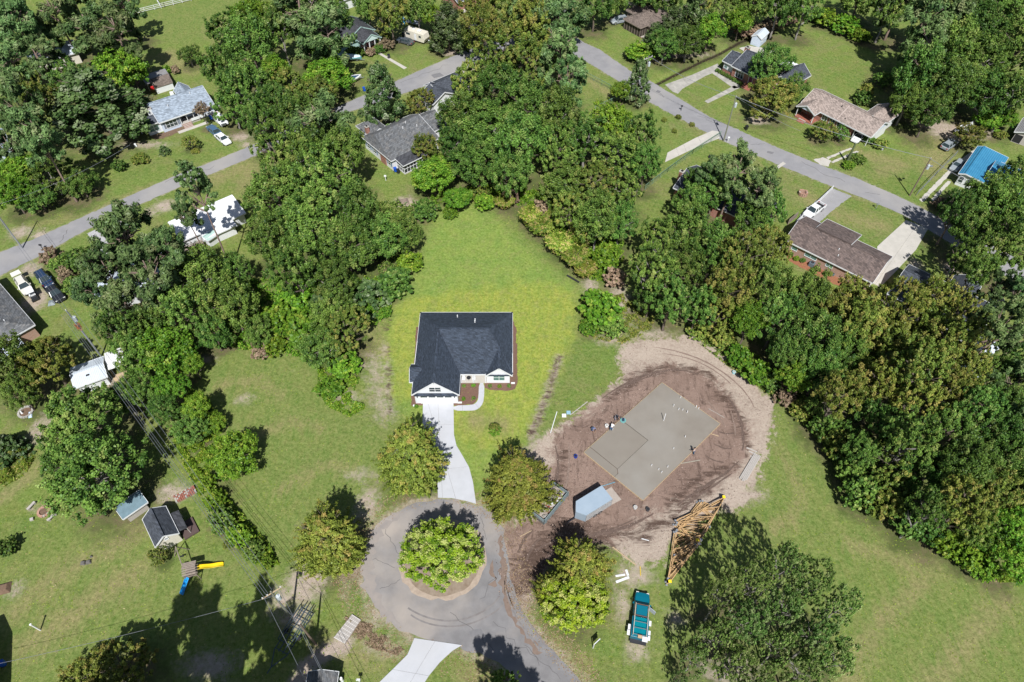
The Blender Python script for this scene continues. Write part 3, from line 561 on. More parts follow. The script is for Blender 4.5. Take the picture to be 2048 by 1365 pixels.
# ------------------------------------------------------------ buildings
def slab_down(mb, pts, t):
    """a roof plane of thickness t"""
    n = len(pts); mb.add([tuple(p) for p in pts] + [(p[0], p[1], p[2] - t) for p in pts], [tuple(range(n)), tuple(range(n, 2 * n))[::-1]] + [(i, n + i, n + (i + 1) % n, (i + 1) % n) for i in range(n)])
def block(root, x0, x1, y0, y1, ax='x', e=2.8, r=4.6, rp=None, hip=(0, 0), roof=None, wall=None, oh=0.4, t=0.14, trim=white, e2=None, walls=True, base=0.0, gablewall=None):
    """one roofed block: eave rectangle, ridge along ax at position rp, hip insets at its two ends"""
    T = (lambda p, q, z: (p, q, z)) if ax == 'x' else (lambda p, q, z: (q, p, z))
    a0, a1, b0, b1 = (x0, x1, y0, y1) if ax == 'x' else (y0, y1, x0, x1)
    m = (b0 + b1) / 2 if rp is None else rp
    e2 = e if e2 is None else e2
    R0, R1 = T(a0 + hip[0], m, r), T(a1 - hip[1], m, r)
    A, B, Cc, D = T(a0, b0, e), T(a1, b0, e), T(a1, b1, e2), T(a0, b1, e2)
    mb = MB()
    slab_down(mb, [A, B, R1, R0], t); slab_down(mb, [Cc, D, R0, R1], t)
    if hip[0]: slab_down(mb, [D, A, R0], t)
    if hip[1]: slab_down(mb, [B, Cc, R1], t)
    o = mb.build('roof', roof, root)
    fm = MB(); dz = Vector((0, 0, -t / 2 - 0.02))
    edges = [(A, B), (Cc, D)] + ([] if hip[0] else [(A, R0), (D, R0)]) + ([] if hip[1] else [(B, R1), (Cc, R1)]) + ([(D, A)] if hip[0] else []) + ([(B, Cc)] if hip[1] else [])
    cen = Vector(((x0 + x1) / 2, (y0 + y1) / 2, 0))
    for p, q in edges:
        p = Vector(p); q = Vector(q); mid = (p + q) / 2 - cen; off = Vector(((1 if mid.x > 0 else -1) * 0.02 if abs(p.x - q.x) < 1e-6 else 0, (1 if mid.y > 0 else -1) * 0.02 if abs(p.y - q.y) < 1e-6 else 0, 0))
        fm.beam(p + dz + off, q + dz + off, 0.05, t + 0.10)
    if trim: fm.build('fascia', trim, root)
    # ridge cap
    if r > e + 0.3: MB().beam(Vector(R0) + Vector((0, 0, .02)), Vector(R1) + Vector((0, 0, .02)), 0.28, 0.05).build('ridge_cap', roof, o)
    if walls and wall:
        s1 = (r - e) / max(0.1, m - b0); s2 = (r - e2) / max(0.1, b1 - m)
        w0, w1 = b0 + oh, b1 - oh; h0 = e + oh * s1 - t; h1 = e2 + oh * s2 - t; hr = r - t - 0.01
        i0, i1 = a0 + oh, a1 - oh
        wm = MB()
        flat = min(h0, h1, e)
        wm.box(min(T(i0, w0, 0)[0], T(i1, w1, 0)[0]), max(T(i0, w0, 0)[0], T(i1, w1, 0)[0]), min(T(i0, w0, 0)[1], T(i1, w1, 0)[1]), max(T(i0, w0, 0)[1], T(i1, w1, 0)[1]), base, flat)
        wm.build('wall', wall, root)
        gm = MB()
        for k, (hh, ia) in enumerate(((hip[0], i0), (hip[1], i1))):
            if hh: continue
            j = ia + (0.12 if k == 0 else -0.12)
            ring = lambda a: [T(a, w0, flat), T(a, w1, flat), T(a, w1, h1), T(a, m, hr), T(a, w0, h0)]
            gm.loft([ring(ia), ring(j)])
        if gm.v: gm.build('gable_wall', gablewall or wall, root)
    return o
def opening(root, kind, side, u, v, z, w, h, cols=1, rows=2, frame=white, pane=None, shutters=None):
    """window or door on a wall plane: side f/b (v = y), l/r (v = x); u = centre along the wall"""
    sg = {'f': -1, 'b': 1, 'l': -1, 'r': 1}[side]
    def bx(mb, a0, a1, z0, z1, d0, d1):
        d0, d1 = sorted((v + sg * d0, v + sg * d1))
        if side in 'fb': mb.box(a0, a1, d0, d1, z0, z1)
        else: mb.box(d0, d1, a0, a1, z0, z1)
    t = 0.09; fr = MB()
    bx(fr, u - w / 2 - t, u + w / 2 + t, z + h / 2, z + h / 2 + t, 0.0, 0.07); bx(fr, u - w / 2 - t, u + w / 2 + t, z - h / 2 - t, z - h / 2, 0.0, 0.09)
    bx(fr, u - w / 2 - t, u - w / 2, z - h / 2, z + h / 2, 0.0, 0.07); bx(fr, u + w / 2, u + w / 2 + t, z - h / 2, z + h / 2, 0.0, 0.07)
    if kind == 'window':
        for k in range(1, cols): bx(fr, u - w / 2 + w * k / cols - .04, u - w / 2 + w * k / cols + .04, z - h / 2, z + h / 2, 0.0, 0.06)
        for k in range(1, rows): bx(fr, u - w / 2, u + w / 2, z - h / 2 + h * k / rows - .025, z - h / 2 + h * k / rows + .025, 0.0, 0.055)
    fo = fr.build(kind, frame, root)
    pm = MB(); bx(pm, u - w / 2, u + w / 2, z - h / 2, z + h / 2, 0.0, 0.03)
    pm.build('pane' if kind == 'window' else 'door_leaf', pane or glass, fo)
    if shutters:
        for s in (-1, 1):
            sm = MB(); c = u + s * (w / 2 + t + 0.22); bx(sm, c - 0.2, c + 0.2, z - h / 2, z + h / 2, 0.0, 0.05); sm.build('shutter', shutters, fo)
    return fo
def chimney(root, x, y, w, d, z0, z1, m, par=None):
    MB().box(x - w / 2, x + w / 2, y - d / 2, y + d / 2, z0, z1).build('chimney', m, par or root)
    MB().box(x - w / 2 - .06, x + w / 2 + .06, y - d / 2 - .06, y + d / 2 + .06, z1, z1 + .12).build('chimney_cap', concrete_old, par or root)
    MB().box(x - w / 4, x + w / 4, y - d / 4, y + d / 4, z1 + .12, z1 + .3).build('flue', rubber, par or root)
def vents(root, pts, m=None):
    for x, y, z in pts: MB().cyl(x, y, z - .2, z + .3, .09, n=8).build('roof_vent', m or white, root)
def house(name, label, a, b, z=2.8, cat='house', group=None, ang=None, org=None):
    if org is None:
        p = P(*a, z); org = (p.x, p.y)
        if ang is None: ang = heading(a, b, z)
    return thing(name, label, cat, (org[0], org[1], 0), ang, group)

# --- the new house in the centre
H = thing('new_house', 'new white house with charcoal roof and two-car garage at end of pale driveway', 'house', (-7.7, 63, 0))
X = lambda x: x + 7.7
Y = lambda y: y - 63
siding = mat('white_siding', (0.74, 0.76, 0.79), 0.55, (0.70, 0.72, 0.75), 1.0)
block(H, X(-15.4), X(0.1), Y(63.1), Y(76), 'x', 2.8, 6.0, Y(69.8), (3.7, 3.9), roof_new, walls=False)
block(H, X(-15.35), X(-8.05), Y(59.2), Y(69.8), 'y', 2.8, 6.0, None, (0, 0.01), roof_new, siding, 0.35, gablewall=siding)
block(H, X(-15.9), X(-12.5), Y(61.6), Y(65.1), 'x', 2.78, 4.1, None, (0, 0), roof_new, siding, 0.3)
block(H, X(-4.1), X(0.06), Y(62.8), Y(67.2), 'y', 2.82, 4.7, None, (0, 0.01), roof_new, walls=False)
wl_ = [(-14.95, -8.4, 63.5, 75.5, 2.75), (-8.45, -4.0, 65.2, 75.5, 2.75), (-4.0, -0.35, 63.45, 75.5, 2.75)]
for x0, x1, y0, y1, h in wl_: MB().box(X(x0), X(x1), Y(y0), Y(y1), 0, h).build('wall', siding, H)
MB().poly([(X(-3.8), Y(63.15), 2.84), (X(-0.25), Y(63.15), 2.84), (X(-2.02), Y(63.15), 4.5)]).poly([(X(-3.8), Y(63.35), 2.84), (X(-0.25), Y(63.35), 2.84), (X(-2.02), Y(63.35), 4.5)]).build('gable_wall', siding, H)
MB().box(X(-15.0), X(-8.4), Y(59.0), Y(59.5), 2.66, 2.84).build('pent_roof', roof_new, H)
MB().box(X(-3.95), X(-0.1), Y(62.85), Y(63.3), 2.62, 2.78).build('pent_roof', roof_new, H)
opening(H, 'window', 'f', X(-11.7), Y(59.5), 3.85, 1.7, 1.1, 2, 2, white, glass)
opening(H, 'window', 'f', X(-2.05), Y(63.42), 1.55, 1.7, 1.5, 2, 2, white, greenglass)
g = MB(); g.box(X(-14.2), X(-9.2), Y(59.46), Y(59.53), 0.02, 2.2); gd = g.build('garage_door', mat('garage_door_white', (0.8, 0.8, 0.8), 0.45), H)
for k in range(4):
    for j in range(4):
        x = -14.2 + 1.25 * j + .625
        MB().box(X(x - .52), X(x + .52), Y(59.43), Y(59.47), 0.10 + k * .55, 0.5 + k * .55).build('door_panel', white if k < 3 else glass, gd)
for x in (-14.6, -8.85): MB().box(X(x - .07), X(x + .07), Y(59.4), Y(59.53), 1.7, 2.0).build('wall_lamp', darkmetal, H)
for x in (-14.85, -8.5, -0.4): MB().beam((X(x), Y(59.5 if x < -8 else 63.4), 2.7), (X(x), Y(59.5 if x < -8 else 63.4), 0.1), .08).build('downspout', white, H)
MB().box(X(-8.4), X(-4.0), Y(63.4), Y(65.3), 0, 0.12).build('porch_floor', concrete_mid, H)
for x in (-8.1, -6.1, -4.2): MB().box(X(x - .1), X(x + .1), Y(63.35), Y(63.55), 0.12, 2.75).build('porch_post', white, H)
opening(H, 'door', 'f', X(-5.0), Y(65.2), 1.15, 1.0, 2.05, frame=white, pane=mat('oak_door', (0.50, 0.27, 0.11), 0.5))
vents(H, [(X(-6.0), Y(72.5), 4.9), (X(-6.0), Y(71.8), 5.3), (X(-9.0), Y(74), 4.1), (X(-14), Y(66), 3.5)])
hl = MB()
for p, q in (((-15.4, 76, 2.8), (-11.7, 69.8, 6)), ((0.1, 76, 2.8), (-3.8, 69.8, 6)), ((0.1, 63.1, 2.8), (-3.8, 69.8, 6))):
    hl.beam((X(p[0]), Y(p[1]), p[2] + .03), (X(q[0]), Y(q[1]), q[2] + .03), .26, .05)
hl.build('hip_cap', roof_new, H)
for x, y, k in ((-6.9, 63.9, 'porch_table'),):
    t = thing('porch_table', 'small dark round porch table with two chairs on new house porch', 'table', (x, y, .12))
    MB().cyl(0, 0, .68, .72, .35).build('table_top', darkmetal, t); MB().cyl(0, 0, 0, .68, .05).build('leg', darkmetal, t)
    for sx in (-.8, .8):
        c = thing('porch_chair', 'white porch chair %s the small dark table' % ('left of' if sx < 0 else 'right of'), 'chair', (x + sx, y, .12), 0, 'chairs on the new porch')
        MB().box(-.25, .25, -.25, .25, .38, .44).build('seat', white, c); MB().box(-.25, .25, .2, .26, .44, .95).build('backrest', white, c)
        for lx in (-.22, .22):
            for ly in (-.22, .22): MB().beam((lx, ly, 0), (lx, ly, .38), .05).build('leg', white, c)
for i, (px, py) in enumerate([(830, 812), (920, 806), (1026, 767)]):
    p = P(px, py); tag(MB().box(p.x - .3, p.x + .3, p.y - .15, p.y + .15, 0.02, .1).build('splash_block', white), 'white splash block ' + ['left of the garage', 'between garage and curved path', 'at right front corner of new house'][i], 'splash block', 'splash blocks at the downspouts')

# --- blue grey roofed cottage top left
H = house('cottage', 'pale blue cottage with blue grey roof and brick steps beside parked cars', (323, 245), (424, 210))
block(H, -0.6, 12.0, 0, 8.8, 'x', 2.8, 4.9, 5.2, (0, 0), roof_blue, walls=False)
block(H, -3.6, 0.3, 0.8, 4.6, 'x', 2.6, 3.5, None, (0, 0), roof_dark, white)
block(H, 6.5, 10, 6, 11, 'y', 2.8, 4.4, None, (0, 0), roof_blue, bluewhite)
MB().box(-0.2, 3.7, .5, 8.4, 0, 2.75).build('wall', bluewhite, H); MB().box(3.7, 8.0, 2.4, 8.4, 0, 2.75).build('wall', bluewhite, H); MB().box(8.0, 11.6, .9, 8.4, 0, 2.75).build('wall', bluewhite, H)
for x in (-.2, 11.6): MB().loft([[(x, .5, 2.7), (x, 8.4, 2.7), (x, 5.2, 4.7)], [(x + (.1 if x < 0 else -.1), .5, 2.7), (x + (.1 if x < 0 else -.1), 8.4, 2.7), (x + (.1 if x < 0 else -.1), 5.2, 4.7)]]).build('gable_wall', bluewhite, H)
opening(H, 'window', 'f', 1.9, .5, 1.5, 2.4, 1.5, 3, 2, white, glass, mat('slate_shutter', (.18, .2, .24), .6))
opening(H, 'window', 'f', -1.8, 1.2, 1.4, 2.0, 1.4, 2, 2, white, greenglass)
for x in (8.8, 10.6): opening(H, 'window', 'f', x, .9, 1.6, .8, 1.3, 1, 2, white, glass)
opening(H, 'door', 'f', 5.0, 2.4, 1.3, 1, 2.0, pane=darkmetal)
for x in (3.9, 5.4, 6.9, 7.9): MB().beam((x, .5, .6), (x, .5, 2.7), .12).build('porch_post', white, H)
MB().box(3.7, 8.0, .4, 2.4, 0, .6).build('porch_floor', wood_grey, H)
MB().box(6.1, 11.6, .2, .3, .6, 1.2).build('porch_rail', white, H)
for k in range(4): MB().box(3.9, 5.9, -.9 + k * .33, .4, 0, .15 + k * .15).build('step', brick_red, H)
MB().box(2.2, 9, -1.9, -.9, 0, .05).build('walkway', concrete_mid, H)
chimney(H, -.9, 3.8, 1.0, .8, 0, 4.6, white); vents(H, [(8.6, 4.2, 4.7), (3, 3, 4.2)])

# --- grey roofed house with screened porch
H = house('ranch_house', 'white house with streaked grey roof and screened porch in middle of trees', (727, 272), (808, 338))
block(H, 0, 11.3, -0.6, 12, 'y', 2.8, 5.0, 3.9, (1.2, 0), roof_grey, white)
block(H, 1.2, 8.5, 11.5, 16.2, 'y', 2.7, 4.4, 4.2, (0, 0), roof_grey, white)
block(H, -4.4, 1.6, 0.8, 5.6, 'x', 2.7, 4.0, None, (2.2, 0), roof_grey, white)
slabm = MB(); slab_down(slabm, [(10.4, .5, 2.95), (14.0, .5, 2.55), (14.0, 6.6, 2.55), (10.4, 6.6, 2.95)], .1); slabm.build('porch_roof', roof_black, H)
MB().beam((14.02, .5, 2.48), (14.02, 6.6, 2.48), .05, .2).beam((10.4, .48, 2.85), (14, .48, 2.48), .05, .2).build('fascia', white, H)
MB().box(11.0, 13.6, .9, 6.3, 0, .25).build('porch_floor', concrete_mid, H)
MB().box(11.05, 13.5, .98, 6.2, .25, 2.4).build('screen', mat('dark_screen', (.03, .035, .035), .7), H)
for i in range(8):
    y = .9 + i * .77; MB().beam((13.6, y, .1), (13.6, y, 2.5), .08).build('porch_post', white, H)
for i in range(5):
    x = 11.0 + i * .62; MB().beam((x, .9, .1), (x, .9, 2.6), .08).build('porch_post', white, H)
for z in (.3, 1.3, 2.45): MB().beam((13.61, .9, z), (13.61, 6.3, z), .07).beam((11, .89, z), (13.6, .89, z), .07).build('porch_rail', white, H)
MB().box(6.6, 8.6, -.35, -.15, 0, 2.6).build('brick_panel', brick_red, H)
for x in (2.0, 4.4, 9.8): opening(H, 'window', 'f', x, -.2, 1.5, .9, 1.3, 1, 2, white, glass, mat('blue_shutter', (.12, .2, .32), .6))
chimney(H, -.3, 1.3, .7, .7, 0, 4.3, brick_red); vents(H, [(5.6, 6.6, 4.7), (4.7, 8.0, 5.0), (6.8, 9.4, 4.6)])

# --- house with teal trimmed porch, top
teal = mat('teal_trim', (.33, .47, .44), .6)
H = house('bungalow', 'small bungalow with teal gabled porch behind round shrubs and lawn', (726, 90), (763, 76))
block(H, 0, 5.6, 0, 9, 'y', 2.9, 4.6, None, (0, 0), roof_black, walls=False, trim=teal)
block(H, -5.5, 2, 3, 12, 'x', 2.8, 4.8, None, (0, 0), roof_black, teal, trim=teal)
block(H, -1.5, 6.6, 4.5, 13, 'y', 2.8, 4.9, None, (0, 0), roof_black, teal, trim=teal)
MB().box(.3, 5.3, 2.6, 9, 0, 2.8).build('wall', teal, H)
MB().poly([(.1, .15, 2.95), (5.5, .15, 2.95), (2.8, .15, 4.45)]).poly([(.1, .25, 2.95), (5.5, .25, 2.95), (2.8, .25, 4.45)]).build('gable_wall', mat('pale_teal', (.5, .62, .6), .6), H)
for x in (.4, 2.0, 3.6, 5.2): MB().beam((x, .4, .3), (x, .4, 2.85), .2).build('porch_post', white, H)
MB().box(.2, 5.4, .2, 2.6, 0, .35).build('porch_floor', brick_red, H)
opening(H, 'door', 'f', 2.8, 2.6, 1.3, 1, 2, pane=mat('plum_door', (.16, .03, .05), .6))
for x in (1.2, 4.4): opening(H, 'window', 'f', x, 2.6, 1.5, .8, 1.2)

# --- brown house top
darkscreen = mat('brown_screen', (.05, .04, .032), .8)
H = house('brown_house', 'brown hip roofed house with dark screened porch and red chimney', (1246, 38), (1281, 57), 2.6)
block(H, 0, 6.6, 0, 6.5, 'y', 2.6, 4.4, None, (3.0, 0), roof_umber, darkscreen, trim=wood_old)
block(H, -3.2, 7.5, 4.0, 11.5, 'x', 2.6, 4.7, None, (3, 3), roof_umber, wood_old, trim=wood_old)
block(H, 5.4, 11, 2.6, 8.2, 'x', 2.6, 4.2, None, (0, 2), roof_umber, wood_old, trim=wood_old)
for i in range(7):
    MB().beam((.4 + i * .97, .36, 0), (.4 + i * .97, .36, 2.5), .09).build('porch_post', wood_old, H); MB().beam((6.2, .4 + i * .9, 0), (6.2, .4 + i * .9, 2.5), .09).build('porch_post', wood_old, H)
chimney(H, -.2, 6.6, 1.1, .8, 3.5, 5.6, brick_red)
MB().box(6.6, 8.0, 0.3, 2.2, 0, .3).build('step', brick_red, H)

# --- brick house with dark roof
H = house('brick_house', 'red brick house with dark slate roof facing a square of lawn', (1443, 122), (1499, 150))
block(H, 0, 3.6, 0.3, 6.5, 'x', 2.75, 4.2, 3.6, (0, 0), roof_dark, brick_red)
block(H, 3.0, 14.5, -0.1, 9.6, 'x', 2.85, 5.2, 5.0, (0, 0), roof_dark, brick_red)
block(H, 12.5, 18, 2.0, 11, 'y', 2.75, 4.7, None, (0, 0), roof_dark, brick_red)
MB().box(.5, 3.2, .62, .72, .9, 2.6).build('enclosed_porch_panel', white, H)
opening(H, 'window', 'f', 1.2, .62, 1.8, .8, 1.1, 1, 2, white, greenglass)
opening(H, 'window', 'f', 5.6, .3, 1.5, 2.2, 1.5, 3, 1, white, glass)
opening(H, 'window', 'f', 11.3, .3, 1.5, 1.2, 1.3, 2, 2, white, glass)
opening(H, 'window', 'f', 15.3, 2.4, 1.6, 1.4, 1.3, 2, 2, white, glass)
opening(H, 'door', 'f', 8.9, .3, 1.35, 1, 2.05, pane=mat('purple_red_door', (.13, .03, .08), .6))
for k in range(4): MB().box(8.0, 10.2, -1.7 + k * .35, .3, 0, .16 + k * .15).build('step', brick_red, H)
chimney(H, 2.9, 5.3, 1.0, .8, 0, 5.5, brick_red)
# hedge plants come later
# white metal patio cover behind it
tag(MB().box(9.5, 15, 9.8, 13.6, 2.3, 2.42).build('patio_cover', metal_white, H))
for x in (9.8, 14.7): MB().beam((x, 13.4, 0), (x, 13.4, 2.3), .1).build('porch_post', white, H)

# --- tan roofed house
H = house('tan_house', 'long tan roofed brick house with white porch gable and car in its carport', (1606, 207), (1738, 273), 2.7)
block(H, -0.5, 17.2, 0, 8.2, 'x', 2.7, 4.6, 4.1, (0, 0), roof_tan, brick_tan, trim=white, gablewall=bluewhite, walls=False)
MB().box(0, 12.6, .5, 7.8, 0, 2.65).build('wall', brick_red, H); MB().box(13, 16.7, 4.4, 7.8, 0, 2.65).build('wall', white, H); MB().box(16.5, 16.7, 2.0, 4.4, 0, 2.65).build('wall', white, H)
MB().loft([[(16.8, .4, 2.6), (16.8, 7.8, 2.6), (16.8, 4.1, 4.4)], [(16.7, .4, 2.6), (16.7, 7.8, 2.6), (16.7, 4.1, 4.4)]]).build('gable_wall', bluewhite, H)
block(H, -0.3, 4.6, -2.2, 4, 'y', 2.72, 4.0, None, (0, 0), roof_tan, walls=False)
MB().poly([(-.1, -1.95, 2.75), (4.4, -1.95, 2.75), (2.15, -1.95, 3.85)]).poly([(-.1, -1.85, 2.75), (4.4, -1.85, 2.75), (2.15, -1.85, 3.85)]).build('gable_wall', bluewhite, H)
for x in (.1, 4.2): MB().beam((x, -1.7, .4), (x, -1.7, 2.7), .14).build('porch_post', white, H)
MB().box(0, 4.4, -1.9, .5, 0, .4).build('porch_floor', brick_red, H)
for k in range(3): MB().box(1.2, 3.0, -2.9 + k * .33, -1.9, 0, .13 + k * .12).build('step', brick_red, H)
block(H, 11.2, 16.5, 5.0, 12.6, 'y', 2.68, 4.3, None, (0, 0), roof_tan, white)
MB().beam((8.6, 0.1, 2.85), (8.6, 4.1, 4.66), .12, .06).build('roof_seam', mat('pale_seam', (.5, .42, .38), .6), H)
for x in (5.8, 7.7, 9.6): opening(H, 'window', 'f', x, .5, 1.6, 1.2, 1.2, 2, 2, white, glass)
for x in (13.2, 16.6): MB().beam((x, .5, 0), (x, .5, 2.6), .12).build('carport_post', white, H)
vents(H, [(7.5, 3.0, 4.3), (10, 1, 3.2)], darkmetal)

# --- brown ranch right of centre
H = house('brick_ranch', 'long brown roofed brick house with air conditioner along its mulch bed', (1573, 482), (1738, 563), 2.7)
block(H, -0.4, 16.4, 0, 8.8, 'x', 2.7, 4.6, 4.3, (0, 0), roof_brown, brick_tan)
block(H, 3.0, 9.8, 3.6, 10.7, 'x', 2.68, 4.75, 4.4, (0, 0), roof_brown, brick_tan)
for x, w, c in ((1.8, 1.0, 1), (5.0, 2.2, 2), (8.6, 1.2, 2), (12.4, 1.2, 2)): opening(H, 'window', 'f', x, .4, 1.75, w, 1.0, c, 1, white, greenglass)
opening(H, 'door', 'r', 2.5, 16.0, 1.1, 1.0, 2.0, pane=white)
vents(H, [(8.5, 2.6, 3.9), (9, 1.6, 3.4)])
MB().beam((-.5, -.1, 2.5), (-.5, -.1, .1), .09).build('downspout', white, H)

# --- blue metal roof, far right
H = house('blue_roof_house', 'house with bright blue metal roof beside grey car and wire fence', (1917, 347), (1940, 356))
block(H, 0, 6.2, 0, 12.2, 'y', 2.75, 3.25, 1.2, (0, 0), metal_blue, white)
block(H, 4.5, 15, 0.8, 9.5, 'x', 2.8, 4.2, None, (0, 0), metal_blue, brick_tan)
for x in (1.0, 2.6, 4.4): opening(H, 'window', 'f', x, .4, 1.5, .8, 1.3, 1, 2, white, glass)

# --- dark roofed houses among the trees
H = house('slate_roof_house', 'dark slate roofed house beside shaded driveway right of brown ranch', None, None, org=(64.6, 80.3), ang=math.radians(-42))
block(H, 0, 15, 0, 9.6, 'x', 2.8, 4.6, 5.6, (0, 0), roof_dark, white)
block(H, 7, 11.5, 7, 12.5, 'y', 2.8, 4.2, None, (0, 0), roof_dark, white)
H = house('treed_house', 'dark blue roofed house mostly hidden under pine and oaks by the street', None, None, org=(32.0, 109.0), ang=math.radians(-39))
block(H, 0, 19, 0, 9.4, 'x', 2.8, 4.8, None, (0, 0), roof_dark, brick_red)
chimney(H, -.4, 3.6, .9, .7, 0, 4.4, brick_red)
H = house('grey_hip_house', 'dark grey hip roofed house at left edge beside parked cars', (70, 650), (0, 568))
block(H, 0, 17, 0, 11, 'x', 2.8, 5.0, 5.5, (4.5, 0), roof_grey, brick_tan)
block(H, 1.5, 6, -1.9, 0.6, 'x', 2.2, 2.5, -.3, (0, 0), metal_bluew, walls=False) if False else None
MB().box(-2.4, .3, 3.0, 6.8, 2.1, 2.2).build('patio_cover', metal_bluew, H)
for x, y in ((-2.3, 3.1), (-2.3, 6.6)): MB().beam((x, y, 0), (x, y, 2.1), .1).build('porch_post', white, H)
vents(H, [(3, 3, 4.0), (6, 6, 5.0)])
H = house('white_roof_building', 'building with plain white metal roof behind the tall leaning pine', None, None, org=(-61.2, 93.8), ang=math.radians(38.7))
block(H, 0, 12.8, 0, 6.6, 'x', 2.4, 3.3, 5.5, (0, 0), metal_white, white)
block(H, 3.5, 10, -1.9, 0.2, 'x', 2.2, 2.35, -.2, (0, 0), metal_white, white)
H2 = house('teal_shed', 'tiny pale teal shed roof beside wooden deck under the tall pine', (415, 483), (437, 468), 2.0, 'shed')
block(H2, 0, 2.4, 0, 2.2, 'x', 2.0, 2.5, None, (0, 0), mat('pale_teal_metal', (.36, .5, .46), .5), white)
H = house('pine_house', 'pale roofed house almost covered by big pines left of centre', None, None, org=(-62.5, 82.5), ang=math.radians(38))
block(H, -9, 4, 0, 8, 'x', 2.8, 4.2, None, (0, 0), metal_bluew, white)
H = house('pine_yard_house', 'cream house with pale roof between pines in top left corner', None, None, org=(P(75, 152).x, P(75, 152).y), ang=math.radians(34))
block(H, 0, 11, 0, 7.5, 'x', 2.8, 4.3, None, (0, 0), metal_bluew, cream)
opening(H, 'window', 'f', 4.5, .4, 1.5, 1.3, 1.2, 2, 2, white, glass, darkmetal); opening(H, 'window', 'f', 8, .4, 1.5, 1.0, 1.2, 1, 2, white, glass)
H = house('edge_house', 'grey sided house cut by left edge below the leaning pine trunk', None, None, org=(P(38, 320).x, P(38, 320).y), ang=math.radians(125))
block(H, 0, 9, 0, 9, 'x', 2.8, 4.4, None, (0, 0), roof_blue, bluewhite)
opening(H, 'window', 'l', 3, 0.4, 1.5, 1.0, 1.2)
H = house('corner_house', 'charcoal roofed house at top edge near the dark magnolia', None, None, org=(P(917, 27).x, P(917, 27).y), ang=math.radians(40))
block(H, 0, 13, 0, 8, 'x', 2.8, 4.6, None, (0, 0), roof_dark, brick_red); MB().box(1, 7, -.9, .4, 0, .3).build('porch_floor', concrete_mid, H)
H = house('far_roof_house', 'dark roofed house peeping above trees at top edge', None, None, org=(P(690, 22).x, P(690, 22).y), ang=math.radians(40))
block(H, 0, 10, 0, 8, 'x', 2.8, 4.6, None, (0, 0), roof_black, white)
H = house('porch_house', 'small white gabled house front peeping from trees right of grey roof', None, None, org=(P(868, 232).x, P(868, 232).y), ang=math.radians(40))
block(H, 0, 7, 0, 5.5, 'y', 2.8, 4.6, None, (0, 0), roof_dark, white); block(H, 3, 12, 1, 8, 'x', 2.8, 4.6, None, (0, 0), roof_dark, white)
for x in (2.2, 4.6): opening(H, 'window', 'f', x, .4, 1.5, 1.0, 1.4)
H = house('shadow_house', 'roof corner of a house at bottom left edge casting a long shadow', None, None, org=(P(23, 1262).x + .5, P(23, 1262).y - 4.0), ang=math.radians(-150))
block(H, 0, 9, -4.5, 4.5, 'x', 2.8, 5.0, 0, (0, 0), roof_grey, white)
H = house('garden_shed', 'grey shingled shed roof at bottom edge below the wooden boardwalk', (612, 1366), (684, 1366), 2.3, 'shed')
block(H, 0, 3.6, -3.6, 1.2, 'y', 2.2, 3.2, None, (0, 0), roof_grey, white)

# --- sheds
H = house('metal_shed', 'white ribbed metal shed with small lean-to beside leafy trees at left', (148, 778), (212, 755), 2.2, 'shed')
block(H, 0, 4.9, 0, 4.6, 'x', 2.2, 3.0, None, (0, 0), metal_bluew, white)
block(H, 5.0, 7.8, 1.6, 5.4, 'x', 2.0, 2.3, None, (0, 0), metal_white, walls=False, trim=None)
for x, y in ((5.2, 1.8), (7.6, 1.8), (5.2, 5.2), (7.6, 5.2)): MB().beam((x, y, 0), (x, y, 2.0), .1).build('post', wood_grey, H)
MB().box(5.1, 7.4, .2, 1.6, 0, .4).build('deck', wood_new, H)
MB().box(2.1, 2.6, 1.2, 1.5, 2.62, 2.72).build('roof_vent', darkmetal, H)
H = house('playhouse_shed', 'cream gabled shed with dark slate roof and small window in left yard', (310, 1095), (357, 1067), 2.4, 'shed')
block(H, 0, 3.2, 0, 4.9, 'y', 2.35, 3.7, None, (0, 0), roof_dark, cream, .25)
opening(H, 'window', 'f', 1.6, .25, 2.45, .35, .4, 1, 2, white, glass)
block(H, 3.0, 4.3, .4, 3.6, 'y', 2.0, 2.25, 3.05, (0, 0), roof_black, walls=False, trim=None, e2=1.9)
MB().box(3.2, 5.2, .0, 2.6, 0, .3).build('deck', mat('dark_deck', (.09, .06, .055), .8), H)
for y in (.5, 3.4): MB().beam((4.2, y, 0), (4.2, y, 1.9), .09).build('post', wood_grey, H)
H = house('old_shed', 'greenish metal roofed shed under tree edge behind the cream gabled shed', (268, 1024), (300, 1002), 2.0, 'shed')
block(H, -1.6, 2.0, 0, 2.6, 'x', 2.0, 2.5, 1.9, (0, 0), mat('blue_green_metal', (.15, .23, .27), .5, (.11, .17, .20), 2), wood_grey)
H = house('white_shed', 'small white shed with pale roof at end of back lawn', None, None, 2.2, 'shed', org=(P(1500, 90).x, P(1500, 90).y), ang=math.radians(-38))
block(H, -.2, 2.6, 0, 4.4, 'y', 2.3, 3.1, None, (0, 0), metal_bluew, bluewhite, .15)
opening(H, 'window', 'r', 1.2, 2.45, 1.5, .5, .6); opening(H, 'window', 'r', 3.3, 2.45, 1.5, .5, .6)
H = house('barn_shed', 'white gambrel fronted shed with brown roof behind blue cottage', None, None, 2.2, 'shed', org=(P(345, 172).x, P(345, 172).y), ang=math.radians(36))
pro = [(-1.6, 0), (1.6, 0), (1.6, 1.5), (1.1, 2.5), (0, 3.0), (-1.1, 2.5), (-1.6, 1.5)]
MB().loft([[(0, y, z) for y, z in pro], [(-.1, y, z) for y, z in pro]]).build('front_wall', white, H)
MB().loft([[(-.1, y * .98, z * .98) for y, z in pro], [(-4, y * .98, z * .98) for y, z in pro]]).build('side_wall', white, H)
rm = MB()
